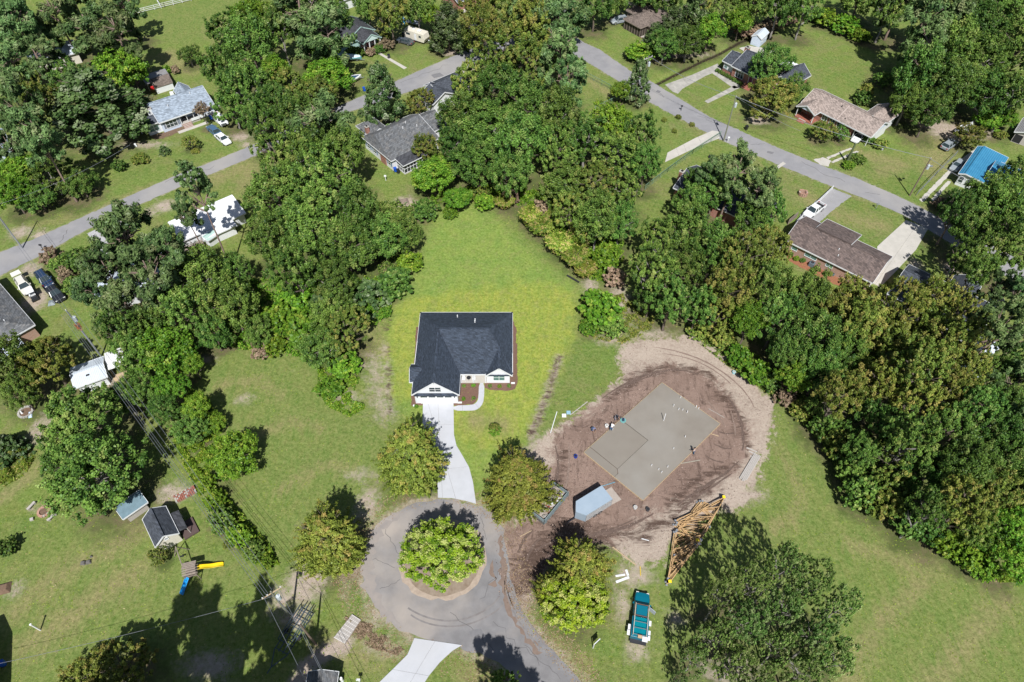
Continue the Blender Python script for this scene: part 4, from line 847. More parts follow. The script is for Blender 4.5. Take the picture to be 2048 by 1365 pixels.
for (ya, za), (yb, zb) in zip(pro[2:6], pro[3:7]): slab_down(rm, [(.15, ya * 1.06, za + .05), (.15, yb * 1.06, zb + .05), (-4.1, yb * 1.06, zb + .05), (-4.1, ya * 1.06, za + .05)], .06)
rm.build('roof', roof_umber, H)
for y in (-.55, .55): MB().box(0, .05, y - .5, y + .5, .1, 2.0).build('door_leaf', mat('pale_door', (.6, .66, .66), .6), H)
H = house('lean_to', 'open grey metal lean-to sheltering red mower beside gambrel shed', None, None, 2.2, 'shed', org=(P(300, 183).x, P(300, 183).y), ang=math.radians(36))
MB().poly([(-.2, -.3, 2.0), (5.6, -.3, 2.0), (5.6, 3.2, 2.5), (-.2, 3.2, 2.5)]).poly([(-.2, -.3, 1.94), (5.6, -.3, 1.94), (5.6, 3.2, 2.44), (-.2, 3.2, 2.44)]).build('roof', metal_grey, H)
for x in (0, 2.7, 5.4):
    for y in (0, 3): MB().beam((x, y, 0), (x, y, 2.1 + y * .1), .1).build('post', wood_grey, H)
H = house('stone_shed', 'grey shed with dark doorway at right edge above the blue roof', None, None, 2.2, 'shed', org=(P(2016, 283).x, P(2016, 283).y), ang=math.radians(-40))
block(H, 0, 4.5, 0, 7, 'y', 2.4, 3.3, None, (0, 0), metal_grey, wood_grey); opening(H, 'door', 'f', 1.3, .4, 1.0, 1.6, 1.9, frame=wood_grey, pane=rubber)
H = house('tin_shed', 'pale blue tin roofed shed peeping out right of olive treetops', None, None, 2.2, 'shed', org=(P(1958, 735).x, P(1958, 735).y), ang=math.radians(35))
block(H, 0, 4, 0, 3.4, 'x', 2.3, 3.0, None, (0, 0), metal_bluew, white)
H = house('tin_shed', 'pale tin roof showing through leaves below the olive treetops', None, None, 2.2, 'shed', org=(P(1905, 800).x, P(1905, 800).y), ang=math.radians(20))
block(H, 0, 5, 0, 4, 'x', 2.3, 3.0, None, (0, 0), metal_bluew, white)

# ------------------------------------------------------------ vehicles
def paint(name, c, rough=0.3): return mat(name, c, rough, spec=0.6)
p_white = paint('white_car_paint', (.72, .73, .74)); p_blue = paint('steel_blue_car_paint', (.06, .12, .20)); p_grey = paint('dark_grey_car_paint', (.07, .08, .09)); p_silver = paint('silver_car_paint', (.26, .29, .31), .35)
p_black = paint('black_car_paint', (.018, .02, .025)); p_navy = paint('dark_navy_car_paint', (.02, .04, .085)); p_cream = paint('pearl_car_paint', (.6, .58, .52)); p_teal = paint('teal_truck_paint', (.0, .13, .19), .35)
redlens = mat('red_lens', (.35, .01, .01), .2); clearlens = mat('clear_lens', (.7, .7, .68), .1)
def ring8(x, w, z0, z1, c=.12): 
    return [(x, -w + c, z0), (x, w - c, z0), (x, w, z0 + c), (x, w, z1 - c), (x, w - c, z1), (x, -w + c, z1), (x, -w, z1 - c), (x, -w, z0 + c)]
def wheel(root, x, y, r=.33, w=.22):
    o = MB().tube([(x, y - w / 2, r), (x, y + w / 2, r)], r, 16).build('wheel', rubber, root)
    s = 1 if y > 0 else -1
    MB().tube([(x, y + s * w / 2, r), (x, y + s * (w / 2 + .02), r)], r * .6, 12).build('rim', chrome, o)
def car(name, label, a, b, pnt, kind='sedan', cat='car', group=None, z=0.0, pos=None, ang=None, hatch=False):
    if pos is None:
        p = P(*a, z); q = P(*b, z); pos = (p + q) / 2; ang = math.atan2(q.y - p.y, q.x - p.x)
    R = thing(name, label, cat, (pos.x, pos.y, 0), ang, group)
    if kind == 'sedan': L, W, st, gh, top = 4.75, .9, .93, (-1.75, 1.05, -1.1, .35), 1.42
    elif kind == 'suv': L, W, st, gh, top = 4.7, .92, 1.05, (-2.15, 1.15, -1.9, .45), 1.68
    elif kind == 'pickup': L, W, st, gh, top = 5.5, .96, 1.08, (-.75, 1.45, -.55, .8), 1.80
    h = L / 2; b_ = MB()
    rear = -h if kind != 'pickup' else -.85
    S = [(h, W * .78, .40, st * .72), (h - .12, W * .9, .30, st * .84), (h - .7, W * .98, .25, st * .94), (gh[1], W, .24, st), (0, W, .24, st + .01), (rear + .5, W, .25, st), (rear + .12, W * .95, .3, st * .97), (rear, W * .86, .42, st * .86)]
    if kind == 'pickup': S = S[:-3] + [(rear, W, .25, st)]
    b_.loft([ring8(x, w, z0, z1) for x, w, z0, z1 in S]); b_.build('body', pnt, R, smooth=False, bevel=.03)
    if kind == 'pickup':
        bed = MB(); bed.box(-h, rear, -W, W, .45, .62)
        for s in (-1, 1): bed.box(-h, rear, s * W - (.0 if s < 0 else .1), s * W + (.1 if s < 0 else 0), .62, 1.05)
        bed.box(-h, -h + .1, -W + .1, W - .1, .62, 1.03); bed.build('bed', pnt, R)
        MB().box(-h + .1, rear, -W + .1, W - .1, .62, .66).build('bed_liner', rubber, R)
    gl = MB(); w0, w1 = W * .93, W * .72
    lo = [(gh[0], -w0, st - .02), (gh[1], -w0, st - .02), (gh[1], w0, st - .02), (gh[0], w0, st - .02)]; hi = [(gh[2], -w1, top - .06), (gh[3], -w1, top - .06), (gh[3], w1, top - .06), (gh[2], w1, top - .06)]
    gl.loft([lo, hi]); gl.build('window_glass', glass, R)
    rf = MB(); rf.loft([hi, [(gh[2] + .06, -w1 + .05, top), (gh[3] - .08, -w1 + .05, top), (gh[3] - .08, w1 - .05, top), (gh[2] + .06, w1 - .05, top)]]); rf.build('roof', pnt, R)
    pl = MB()
    for i in range(4): MB().beam(lo[i], hi[i], .09).build('pillar', pnt, R)
    for s in (0, 1):
        i = 0 if s == 0 else 3; j = 1 if s == 0 else 2
        m0 = Vector(lo[i]).lerp(Vector(lo[j]), .45); m1 = Vector(hi[i]).lerp(Vector(hi[j]), .45); MB().beam(m0, m1, .08).build('pillar', pnt, R)
    r = .34 if kind == 'sedan' else .38
    for x in (-h + .95 if kind != 'pickup' else -h + 1.15, h - .9):
        for s in (-1, 1): wheel(R, x, s * (W - .08), r)
    for s in (-1, 1):
        MB().box(h - .16, h - .02, s * W * .68 - .16, s * W * .68 + .16, .62 * st / .93, .76 * st / .93).build('headlight', clearlens, R)
        MB().box(-h - .01, -h + .12, s * W * .72 - .14, s * W * .72 + .14, .65 * st / .93, .85 * st / .93).build('taillight', redlens, R)
        MB().box(gh[1] - .45, gh[1] - .25, s * (W + .1) - .09, s * (W + .1) + .09, st, st + .14).build('mirror', pnt, R)
    for x in (h, -h): MB().box(x - .04, x + .04, -W * .8, W * .8, .36, .5).build('bumper', darkmetal if kind != 'sedan' else pnt, R)
    if kind == 'suv' and hatch:
        MB().poly([(-h + .1, -.8, top), (-h + .1, .8, top), (-h - .8, .75, top + .25), (-h - .8, -.75, top + .25)]).poly([(-h + .1, -.8, top - .06), (-h + .1, .8, top - .06), (-h - .8, .75, top + .19), (-h - .8, -.75, top + .19)]).build('tailgate', pnt, R)
    if kind == 'suv': 
        for s in (-1, 1): MB().beam((gh[2] + .2, s * w1 * .9, top + .05), (gh[3] - .3, s * w1 * .9, top + .05), .05).build('roof_rail', darkmetal, R)
    return R
car('parked_car', 'white sedan nearest the street beside the blue cottage', (436, 273), (459, 292), p_white)
car('parked_car', 'steel blue sedan just behind the white sedan by blue cottage', (441, 276), (419, 256), p_blue)
car('parked_truck', 'white pickup truck parked right of the blue sedan', (430, 234), (452, 254), p_white, 'pickup', 'pickup truck')
car('parked_car', 'dark grey sedan on the lawn below the white travel trailer', (825, 91), (797, 83), p_grey)
car('parked_car', 'silver hatchback beside the brown screened porch', (1248, 44), (1227, 48), p_silver, 'suv')
car('parked_car', 'white sedan nosing out of the tan house carport', (1728, 268), (1704, 289), p_white, 'sedan')
car('parked_truck', 'white pickup truck with black bed beside the low white wall', (1640, 415), (1612, 436), p_white, 'pickup', 'pickup truck')
car('parked_car', 'grey sedan close against the blue roofed house', (1925, 323), (1900, 348), p_silver)
car('parked_car', 'silver hatchback on lawn above the blue roofed house', (1885, 302), (1907, 287), p_silver, 'suv')
car('parked_car', 'pearl white car with raised tailgate at left edge', (35, 550), (70, 605), p_cream, 'suv', hatch=True)
car('parked_car', 'dark navy car parked directly behind the black pickup', (82, 550), (105, 578), p_navy, 'suv')
car('parked_truck', 'black pickup truck nose down the left lawn beside navy car', (98, 573), (127, 607), p_black, 'pickup', 'pickup truck')
# golf cart
p = P(70, 597); G = thing('golf_cart', 'golf cart with white canopy behind the pearl white car', 'golf cart', (p.x, p.y, 0), math.radians(-50))
MB().box(-1.1, 1.1, -.55, .55, .25, .7, taper=.08).build('body', p_black, G, bevel=.04); MB().box(-1.2, .5, -.62, .62, 1.75, 1.83).build('canopy', white, G)
for x in (-1.1, .4):
    for y in (-.55, .55): MB().beam((x, y, .6), (x, y, 1.76), .05).build('post', darkmetal, G)
MB().box(-.4, .1, -.5, .5, .7, .95).build('seat', white, G)
for x in (-.8, .8):
    for y in (-.5, .5): wheel(G, x, y, .24, .18)
# travel trailer
def at(px, py, z=0): p = P(px, py, z); return Vector((p.x, p.y, 0))
G = thing('travel_trailer', 'white travel trailer parked on grass near top of lawn', 'camper trailer', at(834, 81), math.radians(-30))
MB().loft([[(x, y, z) for x, z in ((-3.1, .5), (3.0, .5), (3.35, 1.4), (3.0, 2.7), (-2.9, 2.8), (-3.2, 1.6))] for y in (-1.15, 1.15)]).build('body', cream, G, bevel=.08)
MB().box(-1, -.3, -.35, .35, 2.78, 2.9).build('roof_vent', white, G); MB().box(.6, 1.6, -.4, .4, 2.76, 2.95).build('air_conditioner', white, G)
for x, w in ((-1.8, 1.2), (1.9, .7)): MB().box(x - w / 2, x + w / 2, -1.18, -1.15, 1.6, 2.15).build('window', glass, G)
MB().box(.1, .8, -1.18, -1.15, .7, 2.3).build('door', white, G)
for x in (-.8, 0):
    for y in (-1.1, 1.1): wheel(G, x, y, .33)
MB().beam((3.1, .5, .5), (4.6, 0, .5), .1).beam((3.1, -.5, .5), (4.6, 0, .5), .1).build('hitch', darkmetal, G); MB().cyl(3.9, 0, .5, 1.0, .2).build('gas_bottle', white, G)
# boats
def boat(label, c, ang, L, hull, top, cover=None, motor=False, trailer=True, z=.5):
    G = thing('boat', label, 'boat', at(*c), ang, None); m = MB(); W = L * .19
    st = [(-L / 2, 1), (-L / 4, 1.05), (L * .1, 1), (L * .32, .65), (L * .46, .2), (L / 2, .03)]
    m.loft([[(x, -W * k * .35, z), (x, W * k * .35, z), (x, W * k, z + .55), (x, W * k, z + .72 + .1 * (x / L)), (x, -W * k, z + .72 + .1 * (x / L)), (x, -W * k, z + .55)] for x, k in st]); m.build('hull', hull, G)
    m = MB(); m.loft([[(x, -W * k * .8, z + .73), (x, W * k * .8, z + .73), (x, W * k * .3, z + .73 + (.35 if cover else .03)), (x, -W * k * .3, z + .73 + (.35 if cover else .03))] for x, k in st[:-1]]); m.build('cover' if cover else 'cockpit', cover or top, G)
    if motor:
        MB().box(-L / 2 - .5, -L / 2 - .05, -.2, .2, z + .3, z + 1.3, taper=.04).build('outboard_motor', p_black, G)
        MB().box(-.3, .3, -.35, .35, z + .75, z + 1.25).build('console', white, G); MB().poly([(.3, -.35, z + 1.2), (.3, .35, z + 1.2), (.1, .3, z + 1.6), (.1, -.3, z + 1.6)]).build('windscreen', glass, G)
    if trailer:
        for s in (-1, 1): MB().beam((-L / 2, s * W * .6, .4), (L * .35, s * .25, .4), .1).build('trailer_rail', galv, G); wheel(G, -L * .18, s * W * .95, .28)
        MB().beam((L * .35, 0, .4), (L * .62, 0, .4), .1).build('trailer_tongue', galv, G)
    return G
tarp = mat('blue_white_tarp', (.35, .5, .58), .5, (.62, .66, .68), 1.2)
boat('boat under pale blue and white cover on lawn left of bungalow', (700, 122), math.radians(-4), 6.2, mat('green_hull', (.15, .33, .35), .4), white, tarp)
boat('white open boat with black outboard on trailer by dark trees', (703, 166), math.radians(35), 5.6, white, mat('navy_deck', (.03, .07, .14), .5), None, True)
boat('small upturned grey boat on grass behind the travel trailer', (829, 50), math.radians(-32), 4.2, mat('grey_hull', (.36, .39, .42), .5), white, mat('grey_hull2', (.4, .43, .46), .5), trailer=False, z=0)
boat('white boat half hidden by tree above the grey hatchback', (1928, 264), math.radians(38), 6.0, white, white, mat('white_cover', (.6, .63, .66), .5))
boat('jet boat shell near the dark magnolia trunk', (945, 62), math.radians(30), 4.0, mat('blue_hull', (.14, .22, .3), .5), white)

# teal work truck with ladder racks and open door
WT = car('work_truck', 'teal work truck with tool boxes, rack and open driver door on grass', (1275, 1282), (1284, 1185), p_teal, 'pickup', 'work truck')
for ch in list(WT.children):
    if ch.name.startswith('bed'): bpy.data.objects.remove(ch)
MB().box(-3.1, -.62, -1.04, 1.04, .45, 1.52).build('utility_body', p_teal, WT, bevel=.03)
MB().box(-2.9, -.7, -.78, .78, 1.5, 1.62).build('cargo_cover', mat('teal_cover', (.0, .16, .21), .3, (.0, .20, .24), 1.0), WT)
rk = paint('cream_rack', (.55, .48, .38), .6)
for y in (-.82, .82): MB().beam((-2.95, y, 1.95), (.9, y, 1.95), .06).build('rack_rail', rk, WT)
for x in (-2.9, -2.1, -1.35, -.6, .8): MB().beam((x, -.82, 1.96), (x, .82, 1.96), .04).build('rack_bar', mat('rust_red_bar', (.25, .12, .09), .6), WT)
for x in (-2.9, -.6):
    for y in (-.82, .82): MB().beam((x, y, 1.5), (x, y, 1.95), .06).build('rack_post', rk, WT)
for x, y, s in ((-1.9, 1.25, 1), (-2.6, 1.3, 1), (-1.0, -1.2, -1), (-2.2, -1.2, -1), (-2.75, -1.2, -1)): MB().box(x - .32, x + .32, y - .17, y + .17, 1.0, 1.05).build('tool_box_lid', white, WT)
MB().box(-3.6, -3.1, -1.0, 1.0, .5, .6).build('rear_step', darkmetal, WT); MB().box(-3.5, -2.9, -1.0, -.35, 1.62, 1.68).build('tool_box_lid', white, WT); MB().box(-3.2, -2.8, -.3, .2, 1.62, 1.8).build('vise', wood_new, WT)
MB().beam((.8, -1.0, 1.0), (.35, -1.75, 1.0), .07, 1.0).build('open_door', mat('door_inner', (.35, .38, .42), .5), WT)

# cargo trailer and skip
G = thing('cargo_trailer', 'enclosed silver cargo trailer with lowered ramp between trees and slab', 'trailer', at(1188, 1012, 0), math.radians(32.5)); G.location = (11.2, 41.9, 0)
skin = mat('silver_trailer_skin', (.27, .34, .41), .4, (.33, .40, .47), .6)
MB().loft([[(x, y, .45), (x, y, 2.45)] for x, y in ((2.3, -1.2), (2.3, 1.2), (-2.1, 1.2), (-3.0, 0), (-2.1, -1.2))], cap=False).poly([(2.3, -1.2, .45), (2.3, 1.2, .45), (-2.1, 1.2, .45), (-3.0, 0, .45), (-2.1, -1.2, .45)]).poly([(2.3, -1.2, .45), (2.3, -1.2, 2.45), (-2.1, -1.2, 2.45), (-2.1, -1.2, .45)]).build('body', white, G)
MB().loft([[(2.3, -1.2, .45), (2.3, 1.2, .45), (-2.1, 1.2, .45), (-3.0, 0, .45), (-2.1, -1.2, .45)], [(2.3, -1.2, 2.42), (2.3, 1.2, 2.42), (-2.1, 1.2, 2.42), (-3.0, 0, 2.42), (-2.1, -1.2, 2.42)]]).build('shell', white, G)
MB().prism([(2.33, -1.23), (2.33, 1.23), (-2.12, 1.23), (-3.03, 0), (-2.12, -1.23)], 2.42, 2.5).build('roof', skin, G)
MB().prism([(-2.14, 1.21), (-3.02, .02), (-2.98, 0), (-2.1, 1.18)], .5, 2.4).build('nose_panel', skin, G); MB().prism([(-3.04, 0), (-2.14, -1.22), (-2.1, -1.19), (-3.0, .02)], .5, 2.4).build('nose_panel', skin, G)
MB().add([(2.3, -1.15, .42), (2.3, 1.15, .42), (4.3, 1.15, .05), (4.3, -1.15, .05), (2.3, -1.15, .36), (2.3, 1.15, .36), (4.3, 1.15, 0), (4.3, -1.15, 0)], [(0, 1, 2, 3), (4, 5, 6, 7), (0, 1, 5, 4), (1, 2, 6, 5), (2, 3, 7, 6), (3, 0, 4, 7)]).build('ramp', mat('plywood_ramp', (.42, .36, .31), .8, (.34, .29, .25), 3), G)
for x in (-.4, .45):
    for y in (-1.15, 1.15): wheel(G, x, y, .35)
MB().beam((-2.6, 0, .45), (-4.2, 0, .45), .12).build('hitch', darkmetal, G)
for x, y in ((2.31, -1.21), (2.31, 1.21), (-2.12, -1.22)): MB().beam((x, y, .45), (x, y, 2.45), .05).build('corner_trim', galv, G)
G = thing('dumpster', 'grey steel dumpster full of construction debris beside the orange-tinged tree', 'dumpster', (5.15, 42.3, 0), math.radians(51))
dst = mat('blue_grey_steel', (.22, .30, .33), .55, (.17, .20, .2), 2)
L_, W_ = 2.75, 1.25
for (x0, x1, y0, y1) in ((-L_, L_, -W_, -W_ + .08), (-L_, L_, W_ - .08, W_), (-L_, -L_ + .08, -W_, W_), (L_ - .08, L_, -W_, W_)): MB().box(x0, x1, y0, y1, .2, 1.6).build('side_panel', dst, G)
for k in range(7): MB().box(-L_ + .4 + k * .85, -L_ + .5 + k * .85, -W_ - .09, -W_, .2, 1.6).build('rib', dst, G)
MB().box(-L_, L_, -W_ + .08, W_ - .08, .15, .9).build('load', mat('trash_fill', (.2, .15, .12), .9, (.4, .36, .33), 4), G)
rr = random.Random(3); dm = [wood_new, white, wood_old, concrete_old, mat('red_scrap', (.3, .06, .04), .7), wood_grey]
for k in range(70):
    x, y = rr.uniform(-L_ + .4, L_ - .4), rr.uniform(-W_ + .3, W_ - .3); a = rr.uniform(0, PI); l = rr.uniform(.2, .8)
    MB().beam((x - l / 2 * math.cos(a), max(-W_ + .15, min(W_ - .15, y - l / 2 * math.sin(a))), rr.uniform(.9, 1.5)), (x + l / 2 * math.cos(a), max(-W_ + .15, min(W_ - .15, y + l / 2 * math.sin(a))), rr.uniform(.9, 1.4)), rr.uniform(.06, .4), .03).build('debris', rr.choice(dm), G)

# ------------------------------------------------------------ roof truss stacks
def truss_stack(base_px, n, label, seed, grp='stacks of roof trusses'):
    """triangular trusses lying flat: base_px = (end, end, apex)"""
    r = random.Random(seed); out = []
    for k in range(n):
        z = .12 + k * .26; A, B, Cc = [P(*q, 1.0).xy + Vector((r.gauss(0, .16), r.gauss(0, .16))) for q in base_px]
        G = thing('roof_truss', label[k], 'roof truss', (A.x, A.y, 0), 0, grp)
        V = lambda p: (p.x - A.x, p.y - A.y, z)
        MB().beam(V(A), V(B), .10, .10).build('bottom_chord', truss_wood, G)
        MB().beam(V(A), V(Cc), .10, .10).build('top_chord', truss_wood, G); MB().beam(V(Cc), V(B), .10, .10).build('top_chord', truss_wood, G)
        t1 = [A.lerp(B, t) for t in (.22, .42, .6, .8)]; c1 = [A.lerp(Cc, .45), A.lerp(Cc, .8), Cc, Cc.lerp(B, .35), Cc.lerp(B, .7)]
        for p, q in ((c1[0], t1[0]), (c1[0], t1[1]), (c1[1], t1[1]), (Cc, t1[1]), (Cc, t1[2]), (c1[3], t1[2]), (c1[3], t1[3]), (c1[4], t1[3])):
            MB().beam(V(p), V(q), .065, .07).build('web', truss_wood, G)
        for p in (A, B, Cc): MB().box(p.x - A.x - .14, p.x - A.x + .14, p.y - A.y - .14, p.y - A.y + .14, z + .07, z + .085).build('nail_plate', galv, G)
nm = ['lowest', 'second', 'third', 'topmost']
truss_stack([(1450, 993), (1395, 1088), (1352, 1045)], 4, ['orange lumber roof truss, %s in the upper stack by the dirt lot' % q for q in nm], 1)
truss_stack([(1338, 1163), (1352, 1062), (1402, 1078)], 4, ['orange lumber roof truss, %s in the lower stack near the teal truck' % q for q in nm], 5)
truss_stack([(1336, 1160), (1420, 1052), (1350, 1110)], 3, ['orange lumber roof truss, %s of three lying across both stacks' % q for q in ('lowest', 'middle', 'topmost')], 9)
truss_stack([(1418, 1010), (1355, 1058), (1400, 1000)], 3, ['small orange roof truss, %s of three on the tip of upper stack' % q for q in ('lowest', 'middle', 'topmost')], 11)
def yellowtape():
    for px, l in (((1448, 994), 'upper tip'), ((1340, 1163), 'lower tip'), ((1395, 1080), 'right corner')):
        p = P(*px, 1.2); tag(MB().box(p.x - .2, p.x + .2, p.y - .2, p.y + .2, 1.15, 1.22).build('yellow_marker', mat('bright_yellow', (.85, .62, .02), .5)), 'bright yellow strap at the %s of the truss stacks' % l, 'strap', 'yellow straps on the trusses')
yellowtape()
# lumber, planks and odd pieces on the site
def plank(name, a, b, w, h, m, label, cat='plank', group=None, z=.02):
    p, q = P(*a), P(*b); c = (p + q) / 2
    return tag(MB().beam((p.x, p.y, z + h / 2), (q.x, q.y, z + h / 2), w, h).build(name, m), label, cat, group)
p = P(1500, 936); G = thing('lumber_stack', 'stack of weathered grey boards at right edge of dirt lot', 'lumber stack', (p.x, p.y, 0), heading((1485, 962), (1513, 915)))
for k in range(5):
    for j in range(3): MB().box(-2.4 + rr.uniform(-.3, .3), 2.4 + rr.uniform(-.3, .3), -.5 + k * .21, -.32 + k * .21, .02 + j * .07, .08 + j * .07).build('board', wood_grey, G)
for i, (a, b) in enumerate([((1493, 896), (1515, 905)), ((1498, 903), (1516, 912)), ((1500, 912), (1510, 918))]): plank('loose_board', a, b, .2, .05, wood_grey, 'loose pale board lying %s the grey lumber stack' % ['furthest above', 'just above', 'touching'][i], group='loose boards above the lumber stack')
plank('yellow_pipe', (1225, 1095), (1272, 1131), .12, .12, wood_new, 'long yellow board lying between tree and truss stacks')
plank('yellow_board', (1280, 1134), (1281, 1152), .1, .1, mat('bright_yellow2', (.6, .42, .03), .5), 'short bright yellow stick on grass right of white debris')
for i, (a, b, w) in enumerate([((1232, 1165), (1258, 1155), .32), ((1252, 1140), (1256, 1152), .3), ((1231, 1153), (1250, 1150), .25)]): plank('broken_board', a, b, w, .06, white, ['pale board lying lowest of the broken pile left of teal truck', 'short upright pale board of the broken pile', 'pale splintered board at left of the broken pile'][i], group='pale broken boards in grass')
plank('grey_hose', (1342, 931), (1400, 921), .14, .05, mat('grey_runoff', (.30, .27, .22), .8), 'long grey board lying on dirt below slab corner')
plank('straight_edge', (1140, 831), (1175, 804), .12, .05, wood_grey, 'long pale screed board on grass edge of dirt lot')
plank('straight_edge', (1101, 867), (1114, 824), .1, .05, white, 'white board leaning along the grass left of dirt lot')
plank('screed_board', (1421, 868), (1437, 873), .1, .06, wood_new, 'pale board beside right edge of slab')
plank('screed_board', (1417, 818), (1449, 836), .12, .03, mat('mud_grey', (.3, .27, .24), .8), 'grey board half buried above slab right corner')
plank('level', (1204, 973), (1230, 965), .08, .04, mat('blue_tool', (.12, .32, .42), .5), 'blue handled tool beside trailer ramp')
plank('float_handle', (1283, 1078), (1298, 1082), .1, .05, white, 'white strip lying on dirt above the truss stack')
plank('hose_pipe', (1040, 1074), (1063, 1062), .08, .05, wood_new, 'short tan stick in mud left of dumpster')
plank('drain_pipe', (1134, 552), (1158, 566), .28, .2, darkmetal, 'black drain pipe at right tip of back lawn', 'pipe')
for i, (x, y, c, nme) in enumerate([(1137, 826, (.25, .42, .5), 'blue'), (1128, 832, (.7, .7, .7), 'white')]):
    p = P(x, y); tag(MB().box(p.x - .35, p.x + .35, p.y - .3, p.y + .3, .02, .2, taper=.05).build('cement_bag', mat(nme + '_bag', c, .6)), nme + ' bag lying on grass left of dirt lot', 'bag', 'bags near the dirt lot')
for x, y, c, l in [(1151, 915, (.01, .04, .3), 'round blue barrel on dirt near slab left corner'), (1213, 854, (.72, .72, .7), 'white bucket beside upper left edge of slab'), (1295, 1021, (.05, .05, .055), 'dark bucket on mud right of trailer ramp'), (1270, 1017, (.5, .5, .5), 'grey scrap block on mud'), (1467, 747, (.3, .55, .6), 'pale teal bag at edge of sand by trees')]:
    p = P(x, y); G = thing('bucket', l, 'bucket', (p.x, p.y, 0)); MB().cyl(0, 0, 0, .45, .24, .28).build('body', mat('bucket_%d' % x, c, .5), G); MB().cyl(0, 0, .45, .46, .2).build('contents', rubber if c[2] < .5 else concrete_old, G)
for i, (x, y) in enumerate([(1390, 1015), (1282, 1012)]): pass
# power trowel
p = P(1246, 842, .2); G = thing('power_trowel', 'teal round power trowel resting on edge of fresh slab', 'power trowel', (p.x, p.y, .22))
MB().cyl(0, 0, .05, .12, .46, n=20).build('guard_ring', mat('teal_guard', (.14, .33, .32), .5), G); MB().box(-.2, .2, -.2, .2, .12, .5, taper=.04).build('engine', p_navy, G); MB().beam((0, 0, .4), (-1.1, .5, 1.0), .05).build('handle', chrome, G)
for k in range(4): a = k * PI / 2; MB().beam((0, 0, .03), (.5 * math.cos(a), .5 * math.sin(a), .03), .16, .02).build('blade', galv, G)

# ------------------------------------------------------------ people
def skin_mesh(name, verts, edges, rad, m, parent, root=0):
    me = bpy.data.meshes.new(name); me.from_pydata(verts, edges, []); o = bpy.data.objects.new(name, me); C.objects.link(o); o.parent = parent; me.materials.append(m)
    o.modifiers.new('skin', 'SKIN'); 
    if not me.skin_vertices: me.attributes
    for i, r in enumerate(rad): me.skin_vertices[0].data[i].radius = (r, r); me.skin_vertices[0].data[i].use_root = (i == root)
    s = o.modifiers.new('sub', 'SUBSURF'); s.levels = 1; s.render_levels = 2
    return o
def person(label, px, ang, shirt, trousers, pose='stand', z=0.0, hat=None):
    p = P(*px, z); G = thing('person', label, 'person', (p.x, p.y, z), ang)
    if pose == 'stand': hip, ch, nk, hd = (0, 0, .95), (0.04, 0, 1.38), (.05, 0, 1.5), (.07, 0, 1.66); hr, hl = (.35, -.25, 1.05), (.35, .25, 1.05); er, el = (.08, -.3, 1.12), (.08, .3, 1.12)
    else: hip, ch, nk, hd = (0, 0, .85), (.38, 0, 1.08), (.5, 0, 1.12), (.64, 0, 1.12); hr, hl = (.62, -.15, .45), (.62, .15, .45); er, el = (.45, -.25, .75), (.45, .25, .75)
    sh = [(ch[0], s * .19, ch[2] + .04) for s in (-1, 1)]
    sk = mat('skin_tone', (.35, .2, .13), .6)
    V = [hip, ch, nk, hd, (hd[0] + .01, 0, hd[2] + .1), sh[0], er, hr, sh[1], el, hl, (hip[0], -.1, hip[2] - .08), (.06, -.12, .48), (-.02, -.13, .07), (.16, -.13, .04), (hip[0], .1, hip[2] - .08), (-.08, .12, .48), (-.15, .13, .07), (.02, .13, .04)]
    E = [(0, 1), (1, 2), (2, 3), (3, 4), (1, 5), (5, 6), (6, 7), (1, 8), (8, 9), (9, 10), (0, 11), (11, 12), (12, 13), (13, 14), (0, 15), (15, 16), (16, 17), (17, 18)]
    skin_mesh('body', V, E, [.14, .15, .055, .095, .08, .06, .045, .035, .06, .045, .035, .09, .06, .04, .04, .09, .06, .04, .04], sk, G)
    skin_mesh('shirt', [hip, ch, sh[0], er, sh[1], el], [(0, 1), (1, 2), (2, 3), (1, 4), (4, 5)], [.16, .18, .085, .065, .085, .065], shirt, G)
    skin_mesh('trousers', [hip, V[11], V[12], V[13], V[15], V[16], V[17]], [(0, 1), (1, 2), (2, 3), (0, 4), (4, 5), (5, 6)], [.165, .11, .085, .07, .11, .085, .07], trousers, G)
    MB().loft([[(hd[0] + r * math.cos(a), r * math.sin(a), hd[2] + dz) for a in np.linspace(0, 2 * PI, 11)[:-1]] for r, dz in ((.115, .03), (.11, .1), (.06, .16))]).build('hat' if hat else 'hair', hat or p_black, G)
    for hnd in (hr, hl):
        hm = MB()
        for f in range(4): hm.tube([(hnd[0], hnd[1] - .03 + f * .02, hnd[2]), (hnd[0] + .06, hnd[1] - .03 + f * .02, hnd[2] - .03), (hnd[0] + .08, hnd[1] - .03 + f * .02, hnd[2] - .07)], [.009, .009, .007], 5)
        hm.tube([(hnd[0], hnd[1] + .03, hnd[2]), (hnd[0] + .04, hnd[1] + .06, hnd[2] - .03)], [.011, .008], 5); hm.build('hand', sk, G)
    return G
jeans = mat('blue_jeans', (.04, .09, .16), .8); darkcl = mat('dark_cloth', (.02, .022, .03), .8)
person('worker in pale shirt and blue jeans standing at right edge of slab', (1386, 908), math.radians(150), mat('pale_shirt', (.55, .42, .36), .8), jeans, hat=p_black)
person('worker in blue shirt bending over dirt left of slab', (1184, 862), math.radians(-60), mat('blue_shirt', (.13, .17, .30), .8), jeans, 'bend')
person('worker in dark clothes bending beside the teal power trowel', (1230, 841), math.radians(-20), darkcl, mat('grey_trousers', (.2, .2, .23), .8), 'bend')
person('worker in white shirt kneeling low at slab edge below trowel', (1222, 861), math.radians(60), white, jeans, 'bend', .2)

